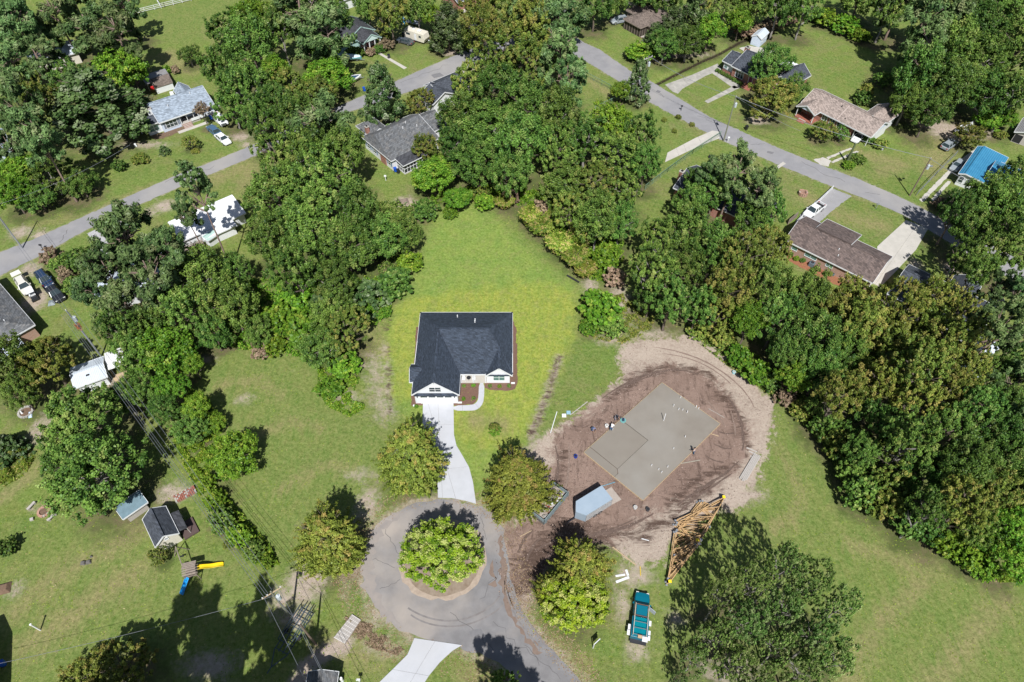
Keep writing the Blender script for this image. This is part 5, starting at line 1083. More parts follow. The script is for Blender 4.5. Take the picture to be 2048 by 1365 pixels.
# ------------------------------------------------------------ poles and wires
POLE = {}
def pole(key, label, base, h, m=pole_wood, arm=None, trans=True, r=.16, lamp=False, ivy=False, vis=True):
    p = P(*base) if not isinstance(base, Vector) else base
    G = thing('utility_pole', label, 'utility pole', (p.x, p.y, 0)); POLE[key] = (p.x, p.y, h)
    MB().tube([(0, 0, 0), (0, 0, h)], [r, r * .62], 10).build('pole', m, G)
    if arm is not None:
        c, s = math.cos(arm), math.sin(arm); MB().beam((-1.2 * c, -1.2 * s, h - .5), (1.2 * c, 1.2 * s, h - .5), .1, .12).build('crossarm', wood_new if key == 'C' else wood_grey, G)
        for t in (-1.1, -.5, 1.1): MB().cyl(t * c, t * s, h - .44, h - .2, .06, n=8).build('insulator', white, G)
        for t in (-.7, .7): MB().beam((t * c, t * s, h - .55), (0, 0, h - 1.3), .04).build('brace', galv, G)
    else: MB().cyl(0, 0, h, h + .22, .05, n=8).build('insulator', white, G)
    if trans:
        T = MB().cyl(.42, 0, h - 2.4, h - 1.5, .26, n=14).build('transformer', mat('transformer_grey', (.45, .5, .52), .4), G); MB().cyl(.42, 0, h - 1.5, h - 1.25, .06, n=8).build('bushing', white, T); MB().beam((.1, 0, h - 1.9), (.3, 0, h - 1.9), .08).build('bracket', galv, T)
    if lamp: MB().beam((0, 0, h - 2.5), (1.2, .4, h - 2.0), .06).build('lamp_arm', galv, G); MB().box(1.0, 1.5, .25, .55, h - 2.15, h - 1.95).build('lamp_head', galv, G)
    if ivy:
        m_ = MB()
        for k in range(150):
            a = rr.uniform(0, 6.28); z = rr.uniform(h - 4.4, h - 3.0); q = Vector((math.cos(a) * .3, math.sin(a) * .3, z)); m_.poly([q, q + Vector((rr.uniform(-.2, .2), rr.uniform(-.2, .2), .15)), q + Vector((.1, rr.uniform(-.2, .2), -.1))])
        m_.build('vine', mat('red_vine', (.35, .12, .06), .8), G)
    return G
pole('A', 'utility pole with grey transformer by street opposite brick house', (1447, 283), 10.8, pole_green)
pole('B', 'dark utility pole with two white cans on lawn by the street right', (1819, 392), 9.0, lamp=True)
pole('C', 'utility pole with new tan crossarm standing in bare sandy patch', (584, 1237), 9.8, pole_green, arm=math.radians(35))
pole('D', 'dark utility pole between crossarm pole and shingled shed roof', (632, 1290), 8.4, trans=False)
pole('F', 'utility pole with reddish vine above the white metal shed', (203, 714), 11.5, galv, trans=True, ivy=True)
pole('G', 'pale grey utility pole among pines at top left edge', (44, 165), 10.5, galv)
pole('H', 'utility pole rising from small conical tree beside the street', (1283, 200), 10.8, pole_green, arm=.6)
pole('K', 'short dark post by the shaded street corner', (1873, 437), 5.2, trans=False, r=.1)
q = P(8, 440, 9); pole('L', 'thick pole at left edge where several wires meet', (45, 497), 10, galv, trans=False)
q = P(1695, 330); pole('V', 'short ivy covered post standing in shrub by carport drive', (1693, 327), 5.0, mat('ivy_green', (.08, .11, .05), .9, (.12, .15, .06), 4), trans=False, r=.3)
wirem = mat('grey_wire', (.16, .17, .19), .5)
def span(label, a, b, offs=(0,), sag=.8, za=0, zb=0):
    A = Vector(POLE[a]) if isinstance(a, str) else Vector(a); B = Vector(POLE[b]) if isinstance(b, str) else Vector(b)
    A = A + Vector((0, 0, za)); B = B + Vector((0, 0, zb)); d = (B - A); n = Vector((-d.y, d.x, 0)).normalized()
    G = thing('power_line', label, 'power line', (A.x, A.y, 0), 0, 'overhead wires')
    for k, o_ in enumerate(offs):
        pts = [A + d * t + n * o_ + Vector((0, 0, -sag * 4 * t * (1 - t) - .05 * k)) - Vector((A.x, A.y, 0)) for t in np.linspace(0, 1, 13)]
        MB().tube(pts, .022, 4).build('wire', wirem, G)
span('overhead wires along the street between pole opposite brick house and pole on right lawn', 'A', 'B', (-.1, .1), 1.0, .1, .1)
span('overhead wires from conical tree pole to pole opposite brick house', 'H', 'A', (-.1, .1), 1.0, .1, .1)
span('overhead wires leaving the right lawn pole toward shaded corner', 'B', (P(2100, 540).x, P(2100, 540).y, 9), (-.1, .1), 1)
span('service wire from pole opposite brick house into the big oak', 'A', (P(1600, 262, 5).x, P(1600, 262, 5).y, 5), (0,), .4)
span('bundle of overhead wires running over the shaded lane to tan crossarm pole', 'F', 'C', (-.9, -.6, -.35, .2, .9), 1.1, -.3, -.4)
span('overhead wires from tan crossarm pole to dark pole', 'C', 'D', (0,), .3, -2, 0)
span('overhead wires leaving dark pole toward bottom edge', 'D', (P(760, 1480).x, P(760, 1480).y - 3, 8), (0,), .4)
span('overhead wires leaving tan crossarm pole toward bottom edge', 'C', (-14, 8, 9.5), (-.9, .9), .6)
span('service wire crossing lower left lawn toward corner house', 'C', (P(0, 1360).x - 2, P(0, 1360).y, 4), (0,), .8, -1.5)
span('overhead wires from left edge pole to vine pole', 'L', 'F', (-.2, .2), 1)
span('overhead wires from left edge pole past the dark bushes', 'L', (P(260, 290, 9).x, P(260, 290, 9).y, 9), (0,), 1)

# ------------------------------------------------------------ fences and low walls
def fence(label, px, h, m, spacing=2.4, rails=2, infill=None, pick=None, name='fence', post=.1):
    pts = [P(*q).xy for q in px]; o0 = pts[0]; G = thing(name, label, 'fence', (o0.x, o0.y, 0))
    for a, b in zip(pts, pts[1:]):
        L = (b - a).length; n = max(1, round(L / spacing))
        for k in range(n + 1):
            q = a.lerp(b, k / n) - o0; MB().box(q.x - post / 2, q.x + post / 2, q.y - post / 2, q.y + post / 2, 0, h).build('post', m, G)
        for k in range(n):
            qa = a.lerp(b, k / n) - o0; qb = a.lerp(b, (k + 1) / n) - o0
            for j in range(rails):
                z = h * (j + 1) / rails - .06; MB().beam((qa.x, qa.y, z), (qb.x, qb.y, z), .05, .1).build('rail', m, G)
            if infill:
                if infill == 'wire':
                    w = MB()
                    for s in range(9): 
                        c = qa.lerp(qb, s / 9); w.beam((c.x, c.y, .05), (c.x, c.y, h), .012)
                    for s in range(5): w.beam((qa.x, qa.y, .1 + s * h / 5), (qb.x, qb.y, .1 + s * h / 5), .012)
                    w.build('wire_mesh', m, G)
                else: MB().beam((qa.x, qa.y, h * .5), (qb.x, qb.y, h * .5), .05, h * .92).build('panel', m, G)
fence('white board fence crossing the far field at top left', [(238, 36), (270, 30), (330, 15), (400, -2), (440, -12)], 1.3, white, rails=3)
fence('short white fence joining the far field fence from above', [(323, 17), (308, -8)], 1.3, white, rails=3)
fence('white solid fence beside white pickup and brown ranch', [(1664, 379), (1590, 449)], .9, white, infill='panel', name='low_fence')
greenw = mat('green_wire', (.16, .26, .18), .6)
fence('green chain link fence beside pale driveway below street', [(1440, 273), (1385, 308), (1335, 345), (1290, 380)], 1.3, greenw, infill='wire', rails=1, spacing=3, post=.07)
fence('green chain link fence round yellowish lawn near conical tree', [(1155, 145), (1220, 180), (1238, 200), (1190, 222)], 1.3, greenw, infill='wire', rails=1, spacing=3, post=.07)
fence('galvanised chain link fence beside strip driveway at right', [(1832, 392), (1870, 352), (1910, 312)], 1.3, galv, infill='wire', rails=1, spacing=3, post=.08)
fence('white garden fence right of the blue cottage', [(420, 208), (428, 222), (440, 212)], 1.2, white, infill='panel', name='low_fence')
fence('white fence panel left of blue cottage', [(270, 250), (285, 268)], 1.2, white, infill='panel', name='low_fence')
fence('brown wooden fence at upper left corner of brown ranch', [(1575, 450), (1592, 436)], 1.5, wood_old, infill='panel', name='low_fence')

# ------------------------------------------------------------ yard things
# boardwalk
c = [P(*q) for q in ((668, 1277), (690, 1289), (722, 1241), (705, 1230))]; o0 = c[0]; G = thing('boardwalk', 'weathered plank footbridge lying over the grassy ditch', 'footbridge', (o0.x, o0.y, 0))
n = 22
for k in range(n):
    t0, t1 = k / n + .004, (k + 1) / n - .004; A = c[0].lerp(c[3], t0) - o0; B = c[1].lerp(c[2], t0) - o0; A2 = c[0].lerp(c[3], t1) - o0; B2 = c[1].lerp(c[2], t1) - o0; z = .22 + rr.uniform(0, .015)
    MB().add([(A.x, A.y, z), (B.x, B.y, z), (B2.x, B2.y, z), (A2.x, A2.y, z), (A.x, A.y, z - .05), (B.x, B.y, z - .05), (B2.x, B2.y, z - .05), (A2.x, A2.y, z - .05)], [(0, 1, 2, 3), (4, 5, 6, 7), (0, 1, 5, 4), (1, 2, 6, 5), (2, 3, 7, 6), (3, 0, 4, 7)]).build('plank', wood_grey if k % 3 else mat('pale_plank', (.52, .49, .46), .85), G)
for A, B in ((c[0], c[3]), (c[1], c[2])): A = A - o0; B = B - o0; MB().beam((A.x, A.y, .09), (B.x, B.y, .09), .1, .14).build('joist', wood_old, G)
# row of timber / scaffold frames in shade left of pole D: a dark metal gate-like trailer rack
G = thing('flat_trailer', 'dark flatbed trailer frame loaded with steel racks under tree shade', 'trailer', at(593, 1262), heading((575, 1290), (612, 1232)))
tm = mat('dark_blue_steel', (.05, .07, .09), .5)
for y in (-.9, -.3, .3, .9): MB().beam((-3, y, .6), (2.6, y, .6), .1).build('rail', tm, G)
for x in (-2.8, -1.8, -.8, .2, 1.2, 2.2): MB().beam((x, -.9, .68), (x, .9, .68), .09).build('crossbar', tm, G)
for x in (-1.9, .2, 2.1):
    for y in (-.9, .9): MB().beam((x, y, .6), (x, y, 1.5), .08).build('upright', tm, G)
for y in (-.9, .9): MB().beam((-1.9, y, 1.5), (2.6, y, 1.5), .08).build('top_rail', tm, G); wheel(G, -.6, y * 1.15, .33); 
for y in (-.45, .1, .5): MB().beam((.6, y, 1.0), (3.0, y, 1.05), .1).build('steel_bar', tm, G)
MB().beam((-3, -.9, .6), (-4.8, 0, .6), .1).beam((-3, .9, .6), (-4.8, 0, .6), .1).beam((-4.8, 0, .6), (-5.6, 0, .6), .1).build('tongue', tm, G)
# swing set with two slides
G = thing('swing_set', 'wooden swing set with yellow wavy slide and blue slide', 'swing set', at(388, 1150), math.radians(15))
for (x, y) in ((-.6, -.8), (.9, -.8), (-.6, .7), (.9, .7)): MB().beam((x, y, 0), (x, y, 2.2), .1).build('post', wood_old, G)
for k in range(10): MB().box(-.6 + k * .15, -.47 + k * .15, -.8, .7, 1.25, 1.3).build('plank', wood_old, G)
for k in range(7): MB().box(-.7, 1.0, -.9 + k * .26, -.7 + k * .26, 2.2 + .3 - abs(k - 3) * .1, 2.24 + .3 - abs(k - 3) * .1).build('roof_slat', wood_old, G)
for z in (1.6, 1.95): MB().beam((-.6, -.8, z), (.9, -.8, z), .06).beam((-.6, .7, z), (.9, .7, z), .06).build('guard_rail', wood_old, G)
MB().beam((-.6, .2, 2.2), (-1.6, 3.4, 2.3), .1, .12).build('top_beam', wood_old, G)
for s in (-.8, .8): MB().beam((-1.6, 3.4, 2.3), (-1.6 + s * 1.2, 3.5 + s * .3, 0), .09).build('leg', wood_old, G)
for t in (.45, .8):
    x, y = -.6 - t, .2 + 3.2 * t; sw_ = MB(); sw_.beam((x - .2, y, 2.2), (x - .2, y, .55), .02).beam((x + .2, y, 2.2), (x + .2, y, .55), .02); so = sw_.build('swing_chain', darkmetal, G); MB().box(x - .25, x + .25, y - .1, y + .1, .5, .55).build('swing_seat', p_black, so)
def slide(col, x0, y0, dx, dy, L, wav):
    mb = MB(); d = Vector((dx, dy)).normalized(); n = Vector((-d.y, d.x)); rings = []
    for k in range(13):
        t = k / 12; z = 1.25 * (1 - t) + .12 + wav * math.sin(t * 9); c = Vector((x0, y0)) + d * L * t; R = []
        for s, h in ((-.26, .18), (-.22, 0), (.22, 0), (.26, .18), (.30, .16), (.24, -.06), (-.24, -.06), (-.30, .16)): q = c + n * s; R.append((q.x, q.y, z + h))
        rings.append(R)
    mb.loft(rings); mb.build('slide', col, G)
slide(mat('yellow_plastic', (.80, .58, .02), .35), .9, .2, 1, .06, 2.9, .07); slide(mat('blue_plastic', (.01, .25, .60), .35), -.3, -.8, -.75, -1, 1.9, 0)
# fire pit with bench logs, kiddie pond and garden bits
def ring_pit(label, px, r, m, n=16, cat='fire pit', h=.25):
    p = P(*px); G = thing('fire_pit', label, cat, (p.x, p.y, 0))
    for k in range(n): a = 2 * PI * k / n; M = Matrix.Translation((r * math.cos(a), r * math.sin(a), 0)) @ Matrix.Rotation(a, 4, 'Z'); MB().box(-.16, .16, -PI * r / n * .92, PI * r / n * .92, 0, h * rr.uniform(.8, 1.1), M).build('stone', m, G)
    MB().cyl(0, 0, 0, .06, r * .85, n=16).build('ash_bed', leafbed, G); return G
ring_pit('round brick fire pit between two log benches on left lawn', (89, 1024), .75, brick_tan)
ring_pit('stone ringed pond with pale statue in upper left yard', (52, 825), 1.0, concrete_old, 18, 'pond', .22)
ring_pit('round brick planter in street side lawn', (1605, 390), .75, brick_tan, 14, 'planter', .8)
for a, b, l in (((57, 1022), (72, 1006), 'left of'), ((97, 1044), (114, 1028), 'right of')):
    p, q = P(*a), P(*b); G = thing('log_bench', 'grey log bench %s the round brick fire pit' % l, 'bench', (p.x, p.y, 0), math.atan2(q.y - p.y, q.x - p.x), 'log benches by the fire pit'); L = (q - p).length
    MB().box(0, L, -.17, .17, .3, .42).build('seat', wood_grey, G)
    for x in (.2, L - .2): MB().box(x - .12, x + .12, -.15, .15, 0, .3).build('leg', wood_grey, G)
def simple(name, label, px, size, m, cat, ang=0, taper=.0, group=None, z=0):
    p = P(*px); w, d, h = size; o = MB().box(-w / 2, w / 2, -d / 2, d / 2, 0, h, taper=taper).build(name, m, bevel=min(size) * .12); o.location = (p.x, p.y, z); o.rotation_euler = (0, 0, ang); return tag(o, label, cat, group)
simple('stump_seat', 'small square stump seat below left log bench', (65, 1040), (.45, .4, .35), wood_grey, 'stump', .4)
simple('statue', 'pale statue standing inside ringed pond', (45, 827), (.35, .35, .6), white, 'statue', .3, .1)
simple('pool_float', 'blue and white pool float draped beside ringed pond', (61, 830), (.55, 1.2, .15), mat('float_blue', (.3, .5, .75), .5, (.7, .75, .8), 2), 'pool float', .4, .08)
simple('garden_statue', 'white garden statue in rock bed on cottage lawn', (272, 293), (.6, .6, .7), white, 'statue', .4, .12)
simple('bird_bath', 'white ornament at foot of shrub beside tan house carport', (1764, 300), (.6, .4, .5), white, 'ornament', .3, .1)
for i, (x, y) in enumerate([(167, 1127), (178, 1125), (183, 1114)]): simple('rubber_tire_stack', ['pair of dark stones left one on lower left lawn', 'right one of two dark stones on lower left lawn', 'small dark stone above the stone pair on lower left lawn'][i], (x, y), (.7 if i < 2 else .35, .6 if i < 2 else .3, .35), mat('dark_stone', (.08, .075, .07), .8, (.16, .15, .14), 5), 'stone', .3 * i, .12, 'dark stones on the lower left lawn')
def bin_(label, px, m, ang=0.5):
    p = P(*px); G = thing('wheelie_bin', label, 'trash bin', (p.x, p.y, 0), ang); MB().loft([[(x * s, y * s, z) for x, y in ((-.28, -.3), (.28, -.3), (.28, .3), (-.28, .3))] for s, z in ((.8, .1), (1, .95))]).build('body', m, G); MB().box(-.31, .31, -.33, .33, .95, 1.03).build('lid', m, G)
    for y in (-.25, .25): wheel(G, -.25, y, .12, .06)
bluebin = mat('blue_bin', (.01, .08, .45), .5)
bin_('blue trash bin at foot of screened porch', (791, 344), bluebin); bin_('black trash bin beside blue bin at screened porch', (797, 347), p_black); bin_('blue trash bin beside the white pickup at blue cottage', (423, 240), bluebin)
bin_('black trash bin by the street below brick house oak', (1492, 260), p_black); bin_('blue bin beside street under the dark magnolia', (729, 183), bluebin); bin_('dark bin left of the brick planter fence', (778, 117), p_black); bin_('blue bin in shade at bottom left corner', (10, 1330), bluebin)
bin_('rust coloured barrel bin by treed house chimney', (1350, 393), mat('rust_bin', (.35, .2, .15), .7))
def mailbox(label, px, m=white, h=1.1, sz=.25):
    p = P(*px); G = thing('mailbox', label, 'mailbox', (p.x, p.y, 0)); MB().beam((0, 0, 0), (0, 0, h), .1).build('post', m, G); MB().box(-sz, sz, -.12, .12, h, h + .28, taper=.03).build('box', m, G); return G
mailbox('black mailbox by the pale drive beside yellow-green tree', (862, 990), darkmetal); mailbox('white mailbox on street edge below brown ranch lawn', (1751, 418), galv); mailbox('mailbox at street opposite square lawn', (1362, 222), darkmetal); mailbox('white mailbox beside street pole', (1455, 285), white); mailbox('white mailbox at lower edge near grey shed', (720, 1365), white); mailbox('dark mailbox at left street corner', (87, 500), darkmetal); mailbox('bird feeder on post behind screened porch', (772, 362), white)
p = P(81, 1261); G = thing('vent_post', 'white leaning pipe post alone on lower left lawn', 'post', (p.x, p.y, 0)); MB().cyl(0, 0, 0, 2.2, .09).build('post', pvc, G); MB().cyl(0, 0, 2.2, 2.35, .13).build('cap', pvc, G)
for px, l in (((685, 1362), 'left white cylinder at bottom edge right of grey shed'),):
    p = P(*px); tag(MB().cyl(p.x, p.y, 0, 1.1, .18).build('water_heater', pvc), l, 'cylinder')
# for sale style sign board
p = P(1186, 1297); G = thing('yard_sign', 'white posted yard sign with dark panel near road bend', 'sign', (p.x, p.y, 0), math.radians(40))
MB().beam((0, 0, 0), (0, 0, 1.8), .1).beam((-.0, 0, 1.7), (1.0, 0, 1.7), .1).build('post', white, G); MB().box(.15, .95, -.02, .02, .9, 1.55).build('panel', p_black, G)
# air conditioners by brown ranch
for px, s, l in (((1622, 532), .9, 'large grey air conditioner between shrubs at brown ranch'), ((1665, 551), .55, 'small grey air conditioner at brown ranch bed')):
    p = P(*px); G = thing('air_conditioner', l, 'air conditioner', (p.x, p.y, 0), math.radians(-41)); MB().box(-s / 2, s / 2, -s / 2, s / 2, 0, s * .95).build('housing', mat('ac_grey', (.11, .15, .18), .5), G, bevel=.03); MB().cyl(0, 0, s * .95, s, s * .35, n=16).build('fan_grille', darkmetal, G)
# brick pallets
G = thing('brick_pile', 'pile of red bricks and grey blocks on pallets behind cream shed', 'brick pile', at(372, 990), math.radians(35))
for k in range(44):
    i, j = k % 11, k // 11; MB().box(-1.5 + i * .27, -1.27 + i * .27, -.6 + j * .3, -.35 + j * .3, 0, .3 + rr.uniform(0, .22)).build('brick', brick_red if (i * 7 + j * 3) % 5 else concrete_old, G)
# deck beside white roof building
G = thing('deck', 'weathered brown wooden deck with railings under tall pine', 'deck', at(383, 492), math.radians(38))
for k in range(14): MB().box(-2 + k * .29, -1.73 + k * .29, -1.3, 1.3, .5, .55).build('plank', wood_old, G)
for a, b in (((-2, -1.3), (2, -1.3)), ((-2, -1.3), (-2, 1.3)), ((2, -1.3), (2, 1.3)), ((0, -1.3), (0, 1.3))): MB().beam((*a, 1.4), (*b, 1.4), .08).build('rail', wood_old, G)
for x in (-2, -1, 0, 1, 2):
    for y in (-1.3, 1.3): MB().beam((x, y, 0), (x, y, 1.4), .08).build('post', wood_old, G)
simple('kayak', 'bright yellow-green tub beside dark pine trunk', (438, 471), (1.3, .7, .3), mat('lime_plastic', (.55, .75, .02), .4), 'tub', .4, .1)
simple('grill', 'dark covered grill right of the tall pine trunk', (456, 462), (1.4, 1.0, .9), mat('dark_cover', (.08, .09, .12), .6), 'grill', .4, .15)
simple('trampoline', 'round dark covered thing on grass beside black pickup', (104, 607), (1.3, 1.3, .5), mat('dark_tarp', (.08, .1, .11), .5, (.3, .34, .36), 2.5), 'covered grill', .3, .35)
simple('red_mower', 'red riding mower under the grey lean-to', (307, 178), (1.2, .8, .8), mat('red_paint', (.5, .02, .02), .4), 'mower', .6, .12)
simple('play_set', 'colourful blue and yellow plastic playset near upturned boat', (808, 48), (1.6, 1.2, 1.8), mat('play_blue', (.05, .3, .5), .5, (.6, .5, .1), 1.5, contrast=.05), 'playset', .6, .25)
simple('propane_tank', 'small dark smoker on lawn left of travel trailer', (807, 73), (.7, .6, 1.1), darkmetal, 'smoker', .3, .05)
simple('white_chair', 'white lawn chairs behind the blue cottage', (345, 190), (1.0, .6, .8), white, 'chair', .3, .1)
simple('round_bale', 'dark compost heap on lawn at left edge', (8, 1178), (1.8, 1.6, .5), leafbed, 'compost heap', .3, .4)
simple('brush_pile', 'heap of pale brush on bare soil behind screened porch house', (805, 405), (2.6, 2.0, .35), mat('brush', (.3, .24, .2), .9, (.16, .12, .09), 5, .8, 9), 'brush pile', .3, .5)
simple('pickup_bed_frame', 'bright blue framed trailer bed in deep shade at right', (1993, 606), (2.2, 3.0, .5), mat('blue_frame', (.12, .3, .5), .4), 'trailer', -.35, .05)
simple('bed_floor', 'dark floor inside the blue framed trailer bed', (1993, 603), (1.7, 2.4, .3), rubber, 'trailer load', -.35, 0, z=.3)
simple('street_sign_box', 'dark board leaning near treed house drive', (1421, 317), (1.0, .2, .8), darkmetal, 'board', -.2, 0)

# ------------------------------------------------------------ foliage
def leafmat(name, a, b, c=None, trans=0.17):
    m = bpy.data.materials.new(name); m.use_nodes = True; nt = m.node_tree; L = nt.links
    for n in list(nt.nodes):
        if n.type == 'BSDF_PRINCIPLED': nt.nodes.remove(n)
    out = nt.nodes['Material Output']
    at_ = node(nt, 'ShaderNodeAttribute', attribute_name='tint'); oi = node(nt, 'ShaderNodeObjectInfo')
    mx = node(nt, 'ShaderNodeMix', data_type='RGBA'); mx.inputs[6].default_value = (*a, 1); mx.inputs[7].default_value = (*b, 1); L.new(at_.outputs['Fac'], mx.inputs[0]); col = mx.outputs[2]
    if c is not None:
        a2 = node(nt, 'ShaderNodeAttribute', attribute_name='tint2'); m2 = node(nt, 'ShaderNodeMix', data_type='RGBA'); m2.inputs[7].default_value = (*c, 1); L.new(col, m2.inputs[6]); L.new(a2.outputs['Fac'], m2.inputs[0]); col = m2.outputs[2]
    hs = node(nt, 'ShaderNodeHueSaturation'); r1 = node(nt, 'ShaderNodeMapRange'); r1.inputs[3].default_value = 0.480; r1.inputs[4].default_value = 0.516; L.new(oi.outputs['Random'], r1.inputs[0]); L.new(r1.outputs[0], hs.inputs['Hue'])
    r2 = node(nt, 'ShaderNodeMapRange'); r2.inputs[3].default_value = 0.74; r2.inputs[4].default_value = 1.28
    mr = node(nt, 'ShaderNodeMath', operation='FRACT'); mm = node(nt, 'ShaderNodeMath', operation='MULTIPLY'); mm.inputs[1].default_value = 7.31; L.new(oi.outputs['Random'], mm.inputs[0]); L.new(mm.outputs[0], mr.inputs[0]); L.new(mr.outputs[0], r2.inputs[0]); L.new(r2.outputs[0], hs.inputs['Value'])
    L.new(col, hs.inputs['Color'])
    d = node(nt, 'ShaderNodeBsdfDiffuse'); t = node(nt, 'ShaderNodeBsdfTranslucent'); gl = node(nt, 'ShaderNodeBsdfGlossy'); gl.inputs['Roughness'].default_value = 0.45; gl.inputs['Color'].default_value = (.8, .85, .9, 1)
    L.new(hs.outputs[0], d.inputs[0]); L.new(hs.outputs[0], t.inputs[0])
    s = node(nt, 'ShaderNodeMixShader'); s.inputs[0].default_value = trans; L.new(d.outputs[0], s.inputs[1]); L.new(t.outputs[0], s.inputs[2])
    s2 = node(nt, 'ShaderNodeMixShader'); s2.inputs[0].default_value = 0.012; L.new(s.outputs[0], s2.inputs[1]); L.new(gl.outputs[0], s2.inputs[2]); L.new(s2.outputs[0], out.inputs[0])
    return m
LM = dict(
    oak=leafmat('oak_leaves', (.026, .070, .013), (.148, .258, .045), (.27, .33, .09)),
    olive=leafmat('turning_leaves', (.052, .094, .015), (.215, .275, .048), (.34, .30, .08)),
    cypress=leafmat('cypress_foliage', (.115, .170, .026), (.330, .390, .066), (.40, .29, .09)),
    island=leafmat('island_tree_leaves', (.065, .130, .009), (.290, .370, .024), (.44, .43, .15)),
    pine=leafmat('pine_needles', (.034, .078, .024), (.155, .240, .078), (.25, .28, .13)),
    magnolia=leafmat('magnolia_leaves', (.024, .062, .016), (.120, .190, .062), (.29, .33, .21)),
    bright=leafmat('bright_vine_leaves', (.040, .110, .009), (.160, .290, .026), (.28, .34, .05)),
    birch=leafmat('pale_green_leaves', (.044, .100, .020), (.190, .300, .068), (.34, .39, .16)),
    bamboo=leafmat('bamboo_leaves', (.09, .16, .018), (.30, .36, .05), (.48, .37, .14)),
    brown=leafmat('dry_leaves', (.16, .11, .07), (.34, .25, .17), (.14, .15, .06)),
)
def leaves_mesh(name, cen, nor, size, tint, tint2, m, aspect=1.6, rs=None):
    g = rs or rng; n = len(cen); nor = nor / (np.linalg.norm(nor, axis=1, keepdims=True) + 1e-9)
    a = np.cross(nor, g.normal(size=(n, 3))); a /= (np.linalg.norm(a, axis=1, keepdims=True) + 1e-9); b = np.cross(nor, a)
    s = (size * g.uniform(.65, 1.35, n))[:, None] if np.isscalar(size) else size[:, None]
    v = np.stack([cen - a * s * aspect * .5, cen - b * s * .5 + a * s * .1, cen + a * s * aspect * .5, cen + b * s * .5 + a * s * .1], 1).reshape(-1, 3)
    me = bpy.data.meshes.new(name); np_mesh(me, v, np.arange(4 * n).reshape(-1, 4), 4)
    setattr_f(me, 'tint', np.repeat(tint, 4)); setattr_f(me, 'tint2', np.repeat(tint2, 4)); me.materials.append(m); return me
def sph(g, n):
    d = g.normal(size=(n, 3)); return d / np.linalg.norm(d, axis=1, keepdims=True)
def crown_lobes(kind, seed):
    g = np.random.default_rng(seed); L = []
    def add(c, r, sq=.8): L.append((np.array(c, float), r, sq))
    if kind in ('oak', 'olive', 'birch', 'bright', 'island', 'brown'):
        nl, ro, rl = dict(oak=(34, .68, (.20, .38)), olive=(34, .68, (.19, .36)), birch=(40, .80, (.10, .22)), bright=(24, .60, (.26, .44)), island=(34, .68, (.18, .34)), brown=(22, .6, (.25, .4)))[kind]
        k = 0; gold = PI * (3 - 5 ** .5); nl = int(nl * g.uniform(.55, 1.35)); vz_ = g.uniform(1.3, 1.75); jt = g.uniform(.12, .34)
        for i in range(nl):
            z = 1 - (i + .5) / nl * vz_; rr_ = math.sqrt(max(0, 1 - z * z)); th = i * gold + g.uniform(-.45, .45)
            rad = ro * g.uniform(1 - jt, 1 + jt * .9); add((math.cos(th) * rr_ * rad, math.sin(th) * rr_ * rad, z * rad * .95), g.uniform(*rl), .8)
        for i in range(3): add(g.normal(size=3) * .25, .4)
    elif kind == 'pine':
        for i in range(30):
            z = g.uniform(-.9, .95); mr = .82 * math.sqrt(max(.05, 1 - ((z - -.15) / 1.15) ** 2)); th = g.uniform(0, 2 * PI); rad = mr * g.uniform(.35, 1.05)
            add((math.cos(th) * rad, math.sin(th) * rad, z), g.uniform(.15, .28), .62)
    elif kind == 'magnolia':
        for i in range(46):
            z = -1 + 2 * (i + .5) / 46; mr = .80 * (1 - ((z + 1) / 2) ** 1.5) + .05; th = i * 2.4 + g.uniform(-.3, .3); add((math.cos(th) * mr * g.uniform(.8, 1.05), math.sin(th) * mr * g.uniform(.8, 1.05), z * .95), g.uniform(.17, .29), .75)
    return L
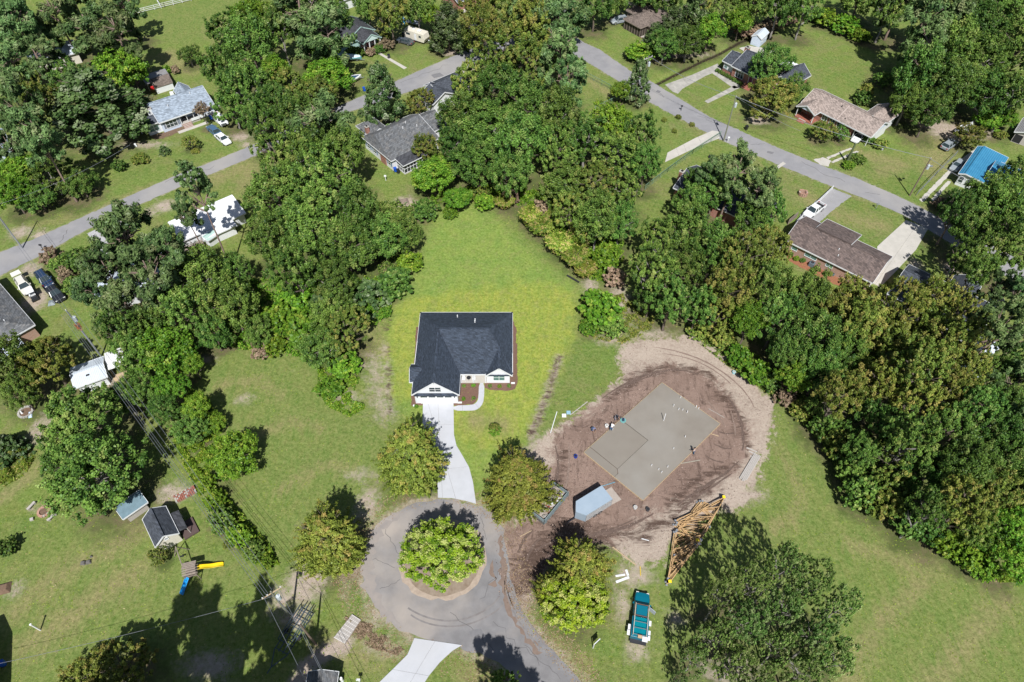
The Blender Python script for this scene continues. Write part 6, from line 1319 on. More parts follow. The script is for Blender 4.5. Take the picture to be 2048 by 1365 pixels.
def crown_mesh(kind, seed, n, size, m, aspect=1.6):
    g = np.random.default_rng(seed + 100); cen = []; nor = []; ti = []; t2 = []
    if kind == 'cypress':
        ns = 520; gold = PI * (3 - 5 ** .5)
        for i in range(ns):
            z = -1 + 2 * ((i + .5) / ns) ** 1.15; prof = .95 * (max(0, 1 - ((z + .55) / 1.55) ** 2) ** .62 if z > -.55 else 1 - .35 * ((-.55 - z) / .45) ** 2); th = i * gold + g.uniform(-.2, .2)
            lob = 1 + .13 * math.sin(3 * th + seed) + .09 * math.sin(5 * th + 4 * z); prof *= (g.uniform(.70, 1.10) if g.random() < .88 else g.uniform(1.05, 1.26)) * lob; z += g.uniform(-.05, .09); tip = np.array([math.cos(th) * prof, math.sin(th) * prof, z]); base = np.array([math.cos(th) * prof * .35, math.sin(th) * prof * .42, z - .20])
            k = n // ns; t = g.uniform(.25, 1, k) ** .7; p = base + (tip - base) * t[:, None]; sp = .062 * (1.2 - t); p += g.normal(size=(k, 3)) * sp[:, None]
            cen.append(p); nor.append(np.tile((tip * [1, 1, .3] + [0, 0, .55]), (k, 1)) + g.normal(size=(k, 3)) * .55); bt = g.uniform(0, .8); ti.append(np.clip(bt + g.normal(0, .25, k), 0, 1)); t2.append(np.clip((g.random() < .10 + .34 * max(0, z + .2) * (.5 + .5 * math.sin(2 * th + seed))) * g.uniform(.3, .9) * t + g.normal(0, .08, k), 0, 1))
    elif kind == 'bamboo':
        for i in range(150):
            th = g.uniform(0, 2 * PI); r0 = g.uniform(0, .55); out = g.uniform(.3, .75); k = n // 150; t = g.uniform(.25, 1, k); z = -1 + 1.95 * t - .75 * t ** 3 * out; rad = out * t ** 2.4
            d = np.array([math.cos(th), math.sin(th)]); c0 = np.array([math.cos(th + 1) * r0, math.sin(th + 1) * r0]); p = np.stack([c0[0] + d[0] * rad, c0[1] + d[1] * rad, z * g.uniform(.75, 1)], 1) + g.normal(size=(k, 3)) * .045
            cen.append(p); nor.append(np.tile([d[0] * .5, d[1] * .5, .8], (k, 1)) + g.normal(size=(k, 3)) * .6); ti.append(np.clip(g.uniform(0, 1) + g.normal(0, .2, k), 0, 1)); t2.append(np.full(k, (g.random() < .25) * .8))
    else:
        L = crown_lobes(kind, seed); nt_ = dict(oak=300, olive=320, birch=520, bright=260, island=420, brown=150, pine=170, magnolia=260).get(kind, 260)
        tr = dict(oak=.085, olive=.08, birch=.055, bright=.10, island=.07, brown=.1, pine=.10, magnolia=.085).get(kind, .09)
        tr *= g.uniform(.72, 1.2); nt_ = int(nt_ * (.85 if kind in ('oak', 'olive', 'birch') else 1)); w = np.array([r ** 2 for _, r, _ in L]); w /= w.sum(); tufts = []
        for (c, r, sq), wi in zip(L, w):
            for _ in range(max(2, int(round(nt_ * wi)))):
                d = sph(g, 1)[0]; d[2] = abs(d[2]) * 1.0 - (.25 if kind not in ('pine', 'magnolia') else .1); d /= np.linalg.norm(d)
                o_ = c / (np.linalg.norm(c) + .15); d = d + o_ * .55; d /= np.linalg.norm(d)
                q = c + d * r * np.array([1, 1, sq]) * g.uniform(.62, 1.18); tufts.append((q, d))
        per = n // len(tufts) + 1
        for q, d in tufts:
            rr2 = tr * g.uniform(.7, 1.45); k = int(per * (rr2 / tr) ** 1.3) + 2; lift = d * .55 + np.array([0, 0, .75]) * (1.0 if kind != 'pine' else .4); lift /= np.linalg.norm(lift)
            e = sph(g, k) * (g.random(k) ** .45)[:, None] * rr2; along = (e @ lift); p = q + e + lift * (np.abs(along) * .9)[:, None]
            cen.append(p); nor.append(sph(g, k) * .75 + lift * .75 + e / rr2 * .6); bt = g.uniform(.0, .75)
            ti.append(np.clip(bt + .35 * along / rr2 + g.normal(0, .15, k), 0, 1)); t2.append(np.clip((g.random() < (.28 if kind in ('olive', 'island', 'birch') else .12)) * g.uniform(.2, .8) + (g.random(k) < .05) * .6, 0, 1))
    cen = np.concatenate(cen); return leaves_mesh(kind + '_crown', cen, np.concatenate(nor), size, np.concatenate(ti), np.concatenate(t2), m, aspect, g)
CR = {}
spec = dict(oak=(7, 18000, .039, 1.5), olive=(5, 18000, .038, 1.5), cypress=(3, 34000, .029, 2.3), island=(1, 30000, .031, 1.7), pine=(4, 14000, .046, 2.8), magnolia=(2, 14000, .052, 1.7), bright=(3, 12000, .052, 1.4), birch=(4, 14500, .031, 1.7), bamboo=(2, 9000, .055, 3.2), brown=(1, 5000, .06, 2.0))
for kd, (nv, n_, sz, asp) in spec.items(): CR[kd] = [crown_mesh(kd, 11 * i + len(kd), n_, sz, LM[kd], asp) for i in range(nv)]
# low shrub version: smaller leaf count
SH = {kd: [crown_mesh(kd if kd in ('oak', 'olive', 'bright', 'brown', 'magnolia') else 'oak', 50 + i, 3200, .105, LM[kd], 1.5) for i in range(2)] for kd in ('oak', 'olive', 'bright', 'brown', 'magnolia')}
CL = {kd: crown_lobes(kd if kd not in ('cypress', 'bamboo') else 'oak', 5) for kd in spec}
def trunk_mesh(kind, seed):
    g = random.Random(seed); mb = MB(); lean = (g.uniform(-.12, .12), g.uniform(-.12, .12)) if kind != 'pine' else (g.uniform(-.2, .2), g.uniform(-.2, .2))
    th = {'pine': .055, 'cypress': .05, 'magnolia': .05}.get(kind, .062); top = {'pine': .9, 'cypress': .9, 'magnolia': .9}.get(kind, .62)
    N = 7; ax = [(lean[0] * t * t + g.gauss(0, .012), lean[1] * t * t + g.gauss(0, .012), top * t) for t in np.linspace(0, 1, N)]
    mb.tube(ax, [th * (1.25 if i == 0 else 1) * (1 - .62 * i / (N - 1)) for i in range(N)], 7)
    nb = {'pine': 9, 'cypress': 8, 'magnolia': 8}.get(kind, 13)
    for k in range(nb):
        t0 = g.uniform(.6, .84) if kind == 'pine' else g.uniform(.35, 1) ; i = min(N - 2, int(t0 * (N - 1))); f = t0 * (N - 1) - i; s = Vector(ax[i]).lerp(Vector(ax[i + 1]), f); a = k * 2.4 + g.uniform(-.4, .4); R = g.uniform(.4, .62) if kind == 'pine' else g.uniform(.45, .8); up = g.uniform(.03, .12) if kind == 'pine' else g.uniform(.12, .36) * (1.25 - .5 * t0)
        e = Vector((s.x + math.cos(a) * R, s.y + math.sin(a) * R, min(.97, s.z + up))); mid = s.lerp(e, .5) + Vector((g.gauss(0, .05), g.gauss(0, .05), .03)); mb.tube([s, mid, e], [th * (.22 if kind == 'pine' else .30), th * .16, th * .06], 5, False)
        for q in range(2):
            e2 = mid + Vector((math.cos(a + g.uniform(-.9, .9)) * .3, math.sin(a + g.uniform(-.9, .9)) * .3, g.uniform(.02, .12))); mb.tube([mid, e2], [th * .18, th * .05], 4, False)
    return mb.mesh(kind + '_trunk', {'pine': bark_pine, 'birch': bark_pale, 'olive': bark, 'oak': bark_pale if seed % 2 else bark}.get(kind, bark), True)
TK = {kd: [trunk_mesh(kd, 3 + i) for i in range(2)] for kd in spec}
CATN = dict(oak='oak_tree', olive='maple_tree', cypress='cypress_tree', island='island_tree', pine='pine_tree', magnolia='magnolia_tree', bright='vine_covered_tree', birch='pecan_tree', bamboo='bamboo_clump', brown='dry_shrub')
nt_count = 0
def tree(px, py, r, h, kind, label, group=None, vz=None, w=None, pos=None):
    """crown centred on pixel (px, py), r photo pixels wide (radius), h metres tall"""
    global nt_count; nt_count += 1; g = random.Random(int(px * 31 + py))
    frac = dict(pine=.36, magnolia=.46, cypress=.47, bamboo=.5, bright=.44, island=.44, oak=.45, olive=.45).get(kind, .40)
    R = r * mpp(px, py, h * .6); Hh = min(h * (frac if kind != 'birch' else .46), R * dict(magnolia=1.6, cypress=1.5, bamboo=1.6, island=1.3, birch=2.4, oak=1.5, olive=1.5, pine=1.25).get(kind, 1.0))
    if vz: Hh = vz
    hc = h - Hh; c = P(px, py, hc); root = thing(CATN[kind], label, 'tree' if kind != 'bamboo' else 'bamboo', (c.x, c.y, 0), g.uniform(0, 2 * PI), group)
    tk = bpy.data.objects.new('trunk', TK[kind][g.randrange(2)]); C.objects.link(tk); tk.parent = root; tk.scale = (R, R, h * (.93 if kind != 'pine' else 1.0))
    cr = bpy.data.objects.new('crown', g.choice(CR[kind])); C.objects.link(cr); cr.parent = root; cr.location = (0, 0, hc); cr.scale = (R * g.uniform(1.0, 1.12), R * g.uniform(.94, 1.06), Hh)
    LITTER_SHADE_SPOTS.append((c.x, c.y, R * 1.0)); return root
def shrub(px, py, r, h, kind, label, group=None, name='shrub', cat='shrub', litter_shade=True):
    g = random.Random(int(px * 17 + py)); c = P(px, py, h * .5); R = r * mpp(px, py, h * .5)
    o = bpy.data.objects.new(name, g.choice(SH[kind])); C.objects.link(o); o.location = (c.x, c.y, h * .45); o.scale = (R * 1.08, R, h * .58); o.rotation_euler = (0, 0, g.uniform(0, 6.28))
    if litter_shade and R > 1.6: LITTER_SHADE_SPOTS.append((c.x, c.y, R * 1.05))
    return tag(o, label, cat, group)
ORD = ['first', 'second', 'third', 'fourth', 'fifth', 'sixth', 'seventh', 'eighth', 'ninth', 'tenth', 'eleventh', 'twelfth', 'thirteenth', 'fourteenth', 'fifteenth', 'sixteenth', 'seventeenth', 'eighteenth']
LOOK = dict(oak='green leafy tree', olive='yellowish tree', pine='tall pine', magnolia='dark glossy tree', bright='bright viny tree', birch='pale tree', bamboo='bamboo clump', cypress='feathery cypress', brown='dry brown shrub')
def grove(where, rows, group=None):
    """rows of (px, py, r, h, kind); each label ranks the tree among its own kind from the left"""
    kinds = {}
    for q in rows: kinds.setdefault(q[4], []).append(q)
    for kd, lst in kinds.items():
        lst.sort(key=lambda q: q[0])
        for i, q in enumerate(lst):
            gv = random.Random(q[0] * 7 + q[1]); q = (q[0], q[1], q[2] * gv.uniform(.80, 1.0), q[3] * gv.uniform(.80, 1.22), q[4])
            lab = LOOK[kd] + ' ' + where if len(lst) == 1 else '%s from left of %ss %s' % (ORD[i].capitalize() if i else 'First', LOOK[kd], where)
            tree(*q, lab, group or ('trees ' + where))

# trees round the turning circle
tree(822, 908, 71, 11.5, 'cypress', 'yellow green feathery tree shading the new pale driveway', 'feathery trees round the turning circle')
tree(1036, 962, 70, 11, 'cypress', 'orange tinged feathery tree between curved driveway and grey dumpster', 'feathery trees round the turning circle')
tree(656, 1078, 72, 11, 'cypress', 'brown topped feathery tree standing left of the turning circle', 'feathery trees round the turning circle')
tree(1160, 1135, 64, 9.5, 'cypress', 'orange green feathery tree below the cargo trailer', 'feathery trees round the turning circle')
tree(1150, 1200, 60, 8, 'island', 'bushy yellow green tree at road side below the feathery one')
shrub(1195, 1215, 26, 4, 'bright', 'bright green bush at right side of roadside bushy tree', litter_shade=False)
tree(1105, 1180, 38, 6.5, 'cypress', 'small yellowish bushy tree at muddy road edge')
tree(881, 1106, 73, 9, 'island', 'broad yellow green tree growing on island of turning circle')
for i, q in enumerate([(1560, 1135, 44, 18), (1610, 1165, 48, 17), (1500, 1160, 46, 17), (1440, 1185, 42, 15), (1665, 1215, 46, 14), (1560, 1215, 46, 14), (1480, 1245, 50, 15), (1420, 1275, 42, 12), (1625, 1275, 52, 14), (1545, 1300, 44, 11), (1660, 1320, 46, 12), (1460, 1330, 48, 12), (1380, 1320, 40, 9), (1590, 1350, 50, 12), (1350, 1362, 22, 5), (1505, 1365, 44, 11)]):
    q = (q[0] + 8, q[1], q[2] * .80, q[3])
    tree(*q, 'birch', ['tallest pale tree at top of bottom field clump', 'pale tree just right of the tallest in bottom clump', 'pale tree between truss stacks and the tallest pale tree', 'pale tree directly right of teal truck upper end', 'rightmost pale tree of the bottom field clump', 'pale tree at centre of the bottom field clump', 'pale tree left of the clump centre', 'pale tree right of teal truck rear', 'pale tree right of the clump centre', 'pale tree just below the clump centre', 'pale tree at lower right of the bottom clump', 'pale tree at lower left of the bottom clump', 'low loose pale tree below teal truck', 'pale tree at bottom edge right of clump middle', 'smallest pale sapling at bottom edge below teal truck', 'pale tree at bottom edge left of clump middle'][i], 'pale green trees in bottom field')
tree(1010, 1372, 34, 7, 'oak', 'green treetop poking over bottom edge beside the road')
tree(245, 1335, 62, 7, 'olive', 'yellow olive tree at bottom edge left of shaded gravel')
tree(160, 1358, 40, 6, 'olive', 'small olive tree at bottom left corner')
# out-of-frame trees whose shade falls on the lower left gravel and the road
for i, (x, y, R, h, kd) in enumerate([(-38, 10, 5, 27, 'pine'), (-31.5, 9.5, 4.5, 27, 'pine'), (-43, 6, 5, 25, 'pine'), (-35, 4, 5, 25, 'pine'), (-26, 8, 4.5, 25, 'pine'), (-1.0, 9.5, 4.2, 19, 'pine'), (2.5, 6.5, 4.5, 19, 'pine'), (-30, 2, 5, 24, 'pine'), (-40, 0, 5, 24, 'pine')]):
    root = thing('pine_tree' if kd == 'pine' else 'oak_tree', 'tall tree standing just outside the bottom edge, seen by its shadow', 'tree', (x, y, 0), i, 'trees below the bottom edge')
    for nm_, me_, loc, sc in (('trunk', TK[kd][0], 0, (R, R, h)), ('crown', CR[kd][i % 3], h * .68, (R, R, h * .32))):
        o = bpy.data.objects.new(nm_, me_); C.objects.link(o); o.parent = root; o.location = (0, 0, loc); o.scale = sc
# left centre
tree(165, 850, 78, 13, 'oak', 'large grey green tree just below the white metal shed')
tree(200, 950, 82, 13, 'oak', 'huge spreading green tree left of the cream gabled shed')
tree(135, 925, 48, 9, 'oak', 'green tree between log benches and huge spreading tree')
grove('at left edge above the ringed pond', [(25, 735, 62, 12, 'oak'), (95, 725, 62, 12, 'olive'), (40, 790, 35, 9, 'oak')])
tree(468, 915, 52, 6.5, 'bright', 'bright green leafy tree alone at left field edge')
grove('along the shaded wire lane', [(285, 775, 42, 9, 'oak'), (345, 775, 36, 7, 'bright'), (395, 815, 30, 6, 'bright'), (385, 860, 34, 6, 'oak'), (425, 850, 26, 4.5, 'bright'), (250, 800, 30, 7, 'oak'), (330, 820, 28, 7, 'oak')])
for i, q in enumerate([(432, 1000, 22, 2.6, 'bright'), (442, 1040, 28, 3.4, 'oak'), (480, 1070, 24, 2.8, 'bright'), (507, 1102, 22, 2.4, 'oak'), (535, 1124, 15, 1.8, 'bright'), (415, 965, 18, 2.4, 'bright')]): shrub(*q, '%s from the top of green shrubs in the row under the wires' % ORD[[1, 2, 3, 4, 5, 0][i]], 'shrubs in row under the wires')
shrub(455, 1090, 9, 1.2, 'olive', 'tiny yellowish bush left of shrub row', litter_shade=False)
tree(318, 1112, 20, 3.4, 'olive', 'small thin tree in front of cream gabled shed')
shrub(12, 895, 36, 4, 'magnolia', 'dark spiky evergreen at left edge above tall grass'); shrub(10, 1095, 22, 2.5, 'oak', 'small green bush at left edge beside log bench')
# left wood
grove('over the pine shaded house', [(255, 480, 72, 20, 'pine'), (300, 555, 66, 19, 'pine'), (210, 545, 48, 15, 'pine'), (245, 620, 58, 16, 'pine'), (335, 495, 42, 16, 'pine'), (180, 580, 32, 10, 'pine')])
tree(372, 428, 26, 12, 'pine', 'small pine spreading over left end of the white metal roof')
tree(388, 372, 38, 23.5, 'pine', 'tall leaning pine with bare forked trunk over white metal roof')
grove('between big pines and the left field', [(400, 560, 58, 13, 'oak'), (462, 610, 60, 14, 'oak'), (365, 630, 55, 13, 'oak'), (300, 665, 55, 12, 'oak'), (425, 665, 42, 10, 'oak'), (240, 665, 42, 11, 'oak'), (330, 705, 62, 9, 'bright'), (275, 715, 45, 9, 'oak'), (475, 545, 38, 11, 'oak'), (385, 730, 30, 6, 'bright'), (520, 665, 30, 8, 'oak')])
grove('in the wood left of the back lawn', [(595, 235, 58, 14, 'oak'), (640, 190, 45, 12, 'olive'), (555, 310, 58, 14, 'oak'), (620, 315, 62, 15, 'oak'), (560, 395, 62, 15, 'oak'), (650, 375, 72, 16, 'oak'), (720, 430, 58, 14, 'oak'), (620, 455, 68, 15, 'oak'), (540, 480, 52, 14, 'oak'), (765, 475, 48, 12, 'oak'), (690, 500, 60, 14, 'oak'), (590, 545, 52, 13, 'oak'), (815, 470, 36, 9, 'oak'), (670, 570, 48, 12, 'oak')])
grove('behind the pyramid roofed house', [(640, 250, 60, 17, 'pine'), (690, 310, 45, 13, 'oak')])
for i, q in enumerate([(740, 590, 44, 5, 'magnolia'), (790, 565, 34, 5, 'oak'), (690, 575, 36, 5, 'bright'), (600, 600, 44, 5, 'bright'), (555, 640, 40, 5, 'bright'), (640, 620, 36, 5, 'magnolia'), (610, 655, 44, 5, 'bright'), (820, 525, 24, 3.5, 'bright'), (770, 625, 14, 1.8, 'bright'), (540, 690, 30, 3, 'bright'), (660, 775, 28, 2.5, 'bright'), (520, 700, 22, 3, 'brown'), (690, 730, 30, 3.5, 'bright')]):
    shrub(*q, '%s from the left among thicket shrubs between left field and back lawn' % ORD[[9, 11, 8, 4, 2, 6, 5, 12, 10, 1, 7, 0, 8][i]].capitalize() if i != 12 else 'bright shrub directly below the olive thicket tree', 'thicket shrubs')
tree(690, 665, 52, 9, 'olive', 'olive green tree at tip of thicket beside the left lawn'); tree(645, 700, 42, 7, 'oak', 'green tree in thicket left of olive tree'); tree(665, 630, 40, 9, 'oak', 'dark green tree in thicket above olive tree')
# top left
grove('in the top left corner', [(40, 55, 58, 17, 'pine'), (115, 35, 52, 17, 'pine'), (185, 60, 52, 17, 'pine'), (235, 75, 62, 17, 'pine'), (85, 120, 50, 16, 'pine'), (30, 130, 52, 16, 'pine'), (150, 5, 50, 17, 'pine'), (250, 15, 38, 16, 'pine'), (260, 140, 32, 11, 'oak'), (8, 30, 45, 17, 'pine')])
grove('around the leaning trunk at left', [(35, 215, 55, 17, 'pine'), (70, 270, 48, 17.5, 'pine'), (20, 300, 40, 13, 'pine'), (85, 205, 40, 12, 'olive')])
tree(192, 205, 88, 14, 'magnolia', 'very large grey green tree left of blue cottage', vz=6); tree(150, 165, 45, 11, 'oak', 'green tree above the very large grey green tree'); tree(240, 145, 48, 12, 'bright', 'bright lime green treetop behind the blue cottage')
grove('along the left street corner', [(105, 355, 52, 8, 'oak'), (40, 345, 42, 8, 'bright'), (160, 368, 38, 7, 'oak'), (75, 395, 36, 6, 'oak'), (20, 385, 35, 7, 'bright')])
tree(378, 112, 20, 5, 'oak', 'small leafy tree alone on lawn behind gambrel shed')
shrub(333, 140, 9, 2, 'bright', 'small green bush above gambrel shed'); shrub(350, 140, 9, 2.2, 'brown', 'small brown bush above gambrel shed')
shrub(237, 331, 14, 2.6, 'oak', 'cone shaped green bush leftmost on cottage lawn', litter_shade=False); shrub(280, 318, 17, 1.6, 'olive', 'loose spreading bush on cottage lawn', litter_shade=False); shrub(328, 301, 13, 1.7, 'magnolia', 'round dark green bush on cottage lawn', litter_shade=False)
tree(380, 285, 17, 3.5, 'olive', 'small two tiered tree over yellow flowers on cottage lawn'); shrub(391, 302, 9, .5, 'olive', 'low yellow flowers under small cottage tree', litter_shade=False)
tree(402, 218, 14, 6.5, 'brown', 'thin brown leaved young tree before cottage porch')
grove('right of the blue cottage', [(455, 60, 50, 13, 'oak'), (500, 95, 60, 14, 'oak'), (505, 35, 45, 13, 'bright'), (440, 140, 42, 12, 'oak'), (490, 180, 58, 14, 'oak'), (520, 240, 46, 13, 'oak'), (465, 215, 40, 11, 'oak'), (550, 140, 35, 11, 'bright'), (570, 185, 46, 12, 'olive'), (560, 60, 40, 13, 'oak'), (548, 205, 36, 12, 'oak')])
grove('left of the teal porch bungalow', [(600, 40, 62, 17, 'pine'), (655, 70, 60, 17, 'pine'), (625, 5, 48, 16, 'oak'), (670, 25, 35, 12, 'oak')])
tree(650, 105, 35, 9, 'bright', 'upper dark vine covered tree left of covered boat'); tree(655, 155, 48, 9, 'bright', 'lower dark vine covered tree left of trailered boat')
tree(765, 195, 44, 14, 'magnolia', 'cone shaped magnolia standing over the street'); tree(896, 55, 38, 11, 'magnolia', 'dark magnolia right of travel trailer')
grove('along the top edge behind travel trailer', [(735, 15, 34, 11, 'oak'), (780, 25, 45, 13, 'olive'), (835, 20, 34, 11, 'oak'), (860, 30, 25, 8, 'bright'), (960, 20, 45, 13, 'olive')])
for i, q in enumerate([(770, 72, 13, 2.5, 'olive'), (772, 88, 17, 2.8, 'brown'), (760, 97, 14, 1.8, 'oak'), (741, 104, 12, 1.8, 'brown'), (718, 104, 14, 2, 'oak'), (700, 100, 12, 2, 'oak')]): shrub(*q, ['yellow topped bush above purple bush by bungalow', 'round purple brown bush right of bungalow porch', 'clipped oval bush at bungalow walk', 'round brownish bush left of bungalow walk', 'dark bush beside brownish bush at bungalow', 'leftmost dark bush of bungalow row'][i], 'bushes round the bungalow', litter_shade=False)
shrub(721, 226, 8, 1.5, 'magnolia', 'single small round bush below magnolia by street', litter_shade=False)
# central wood
grove('in the tall wood at top centre', [(965, 60, 52, 16, 'olive'), (1015, 25, 50, 17, 'olive'), (1005, 110, 55, 17, 'olive'), (1060, 60, 48, 18, 'olive'), (1110, 50, 58, 20, 'pine'), (1120, 110, 58, 19, 'pine'), (1065, 130, 52, 17, 'olive'), (1140, 20, 45, 18, 'pine'), (1140, 165, 42, 16, 'pine'), (1060, 10, 45, 18, 'pine')])
grove('in the wood right of the pyramid roof', [(945, 165, 52, 14, 'olive'), (1000, 190, 58, 15, 'oak'), (925, 235, 48, 13, 'oak'), (985, 265, 60, 15, 'oak'), (1055, 225, 58, 15, 'oak'), (1045, 300, 62, 15, 'oak'), (955, 325, 55, 13, 'oak'), (1115, 235, 50, 14, 'oak'), (1110, 305, 55, 14, 'oak'), (1020, 360, 46, 11, 'oak'), (905, 290, 36, 11, 'oak')])
grove('in the wood left of the wire fence drive', [(1170, 285, 52, 14, 'oak'), (1225, 245, 46, 12, 'bright'), (1280, 275, 44, 12, 'oak'), (1235, 310, 56, 14, 'oak'), (1185, 375, 56, 14, 'olive'), (1130, 375, 46, 12, 'oak'), (1250, 385, 46, 12, 'oak'), (1290, 330, 36, 11, 'oak'), (1195, 440, 50, 12, 'oak'), (1140, 430, 40, 10, 'olive'), (1240, 450, 38, 10, 'oak')])
tree(1276, 165, 27, 9.5, 'magnolia', 'grey green cone shaped tree beside street pole'); tree(1243, 183, 22, 5, 'bright', 'round bright green tree left of cone shaped one')
tree(868, 355, 42, 8, 'bright', 'bright green round tree right of the screened porch'); tree(915, 400, 28, 5, 'bright', 'low bright green tree at top tip of back lawn'); tree(852, 295, 26, 7, 'olive', 'yellowish small tree leaning over grey roof'); tree(838, 205, 30, 7, 'olive', 'yellow green small tree behind grey streaked roof')
grove('beside the back lawn', [(1085, 455, 34, 5, 'bamboo'), (1120, 490, 36, 5, 'bamboo'), (1150, 515, 34, 5, 'bamboo'), (1060, 435, 26, 4, 'bamboo'), (1165, 470, 32, 6, 'bamboo'), (1105, 440, 28, 5, 'bamboo'), (1010, 405, 24, 3, 'bamboo'), (1170, 540, 26, 4, 'bamboo')])
for i, q in enumerate([(1215, 512, 30, 4.5, 'bright'), (1232, 555, 26, 3, 'brown'), (1085, 415, 20, 3, 'brown'), (1020, 395, 18, 2.5, 'brown'), (970, 405, 20, 3, 'bright'), (960, 390, 18, 3, 'olive'), (850, 420, 26, 3.5, 'oak'), (900, 425, 16, 2, 'bright')]): shrub(*q, '%s from the left of shrubs fringing top of the back lawn' % ORD[[6, 7, 5, 4, 3, 2, 0, 1][i]].capitalize(), 'shrubs fringing the back lawn')
shrub(1205, 618, 44, 5, 'bright', 'big round green bush between back lawn and dirt lot'); shrub(1225, 650, 26, 3, 'oak', 'smaller dark bush at lower side of big round bush'); shrub(1180, 655, 22, 2, 'bright', 'low weeds left of the big round bush')
# mid right wood
grove('over the treed dark roof', [(1470, 340, 50, 17, 'pine'), (1520, 375, 46, 14, 'pine'), (1415, 345, 28, 11, 'pine'), (1392, 368, 32, 10, 'oak'), (1430, 385, 44, 12, 'oak'), (1540, 425, 42, 12, 'oak'), (1500, 440, 48, 12, 'oak'), (1380, 405, 36, 11, 'oak')])
grove('in the wood above the dirt lot', [(1370, 460, 52, 14, 'oak'), (1315, 475, 42, 12, 'oak'), (1300, 540, 50, 13, 'oak'), (1430, 500, 50, 14, 'oak'), (1485, 515, 52, 14, 'olive'), (1540, 500, 44, 12, 'olive'), (1360, 545, 52, 12, 'oak'), (1340, 605, 50, 11, 'oak'), (1300, 600, 36, 9, 'oak'), (1460, 585, 52, 13, 'olive'), (1545, 575, 52, 13, 'oak'), (1500, 640, 46, 9, 'bright'), (1395, 620, 40, 9, 'oak'), (1555, 640, 50, 12, 'oak'), (1430, 640, 40, 8, 'olive')])
for i, q in enumerate([(1480, 715, 28, 3, 'bright'), (1515, 745, 32, 3.5, 'bright'), (1440, 670, 30, 3, 'olive'), (1545, 760, 26, 3, 'oak'), (1395, 660, 22, 2, 'olive'), (1570, 790, 24, 2.5, 'brown'), (1600, 820, 22, 2.5, 'olive')]): shrub(*q, '%s from the left of shrubs fringing the dirt lot' % ORD[[2, 3, 1, 4, 0, 5, 6][i]].capitalize(), 'shrubs fringing the dirt lot')
grove('between brown ranch and right field', [(1610, 600, 46, 12, 'oak'), (1655, 625, 48, 12, 'olive'), (1620, 680, 55, 13, 'oak'), (1570, 705, 46, 11, 'oak'), (1640, 745, 50, 12, 'oak'), (1700, 595, 42, 11, 'olive'), (1720, 650, 56, 13, 'olive'), (1690, 700, 52, 13, 'oak'), (1680, 790, 50, 13, 'olive'), (1590, 755, 40, 9, 'bright'), (1640, 810, 36, 8, 'oak')])
grove('in the wood at right of the field', [(1870, 600, 44, 14, 'olive'), (1925, 625, 40, 15, 'olive'), (1965, 660, 36, 15, 'olive'), (1790, 620, 56, 15, 'olive'), (1770, 690, 60, 15, 'olive'), (1850, 660, 58, 15, 'olive'), (1905, 690, 56, 15, 'olive'), (1935, 740, 44, 14, 'olive'), (1840, 735, 58, 15, 'olive'), (1760, 770, 55, 14, 'olive'), (1900, 780, 52, 14, 'olive'), (1830, 810, 56, 15, 'olive'), (1750, 850, 50, 13, 'oak'), (1825, 880, 56, 14, 'oak'), (1900, 855, 58, 15, 'oak')])
grove('at the lower right field edge', [(1780, 930, 56, 13, 'olive'), (1855, 950, 60, 14, 'oak'), (1935, 930, 60, 15, 'oak'), (1990, 870, 55, 14, 'oak'), (1925, 1010, 60, 13, 'olive'), (1865, 1015, 46, 11, 'oak'), (1995, 990, 60, 14, 'olive'), (2035, 920, 50, 15, 'oak'), (1985, 1075, 52, 9, 'bright'), (2035, 1050, 45, 9, 'bright'), (1950, 1060, 40, 10, 'oak'), (2030, 1120, 50, 7, 'bright'), (2060, 1000, 45, 12, 'oak'), (1720, 905, 36, 9, 'oak')])
grove('at the right edge in deep shade', [(1985, 745, 40, 15, 'oak'), (2005, 815, 44, 15, 'oak'), (1965, 810, 36, 14, 'oak'), (2035, 735, 40, 15, 'oak'), (2000, 575, 40, 19, 'pine'), (1975, 640, 36, 19, 'pine'), (2015, 640, 40, 20, 'pine'), (1960, 545, 34, 15, 'oak'), (1925, 520, 34, 13, 'oak'), (2040, 590, 44, 18, 'pine'), (2025, 690, 42, 15, 'pine'), (2030, 770, 48, 15, 'pine'), (2050, 840, 40, 14, 'pine')])
grove('below the blue metal roof', [(1968, 402, 46, 12, 'oak'), (2032, 352, 34, 11, 'oak'), (1915, 425, 42, 12, 'oak'), (1985, 430, 58, 14, 'oak'), (2035, 400, 48, 14, 'oak'), (1945, 465, 45, 12, 'oak'), (2030, 480, 55, 14, 'oak'), (1985, 505, 45, 12, 'oak')])
shrub(1882, 408, 18, 2, 'brown', 'reddish shrub at left foot of shaded street oaks')
for i, q in enumerate([(1655, 850, 30, 5, 'oak'), (1672, 890, 30, 5, 'olive'), (1705, 940, 34, 5, 'oak'), (1722, 985, 34, 6, 'oak'), (1765, 1005, 38, 6, 'olive'), (1812, 1035, 36, 5, 'oak'), (1855, 1058, 34, 5, 'oak'), (1898, 1080, 34, 5, 'bright'), (1935, 1105, 34, 5, 'bright'), (1965, 1130, 30, 4, 'bright'), (1790, 975, 34, 6, 'oak'), (1885, 1030, 34, 6, 'oak')]):
    shrub(*q, '%s of the bushes skirting the wood edge from slab down to lower right' % ORD[i].capitalize(), 'bushes skirting the right wood edge')
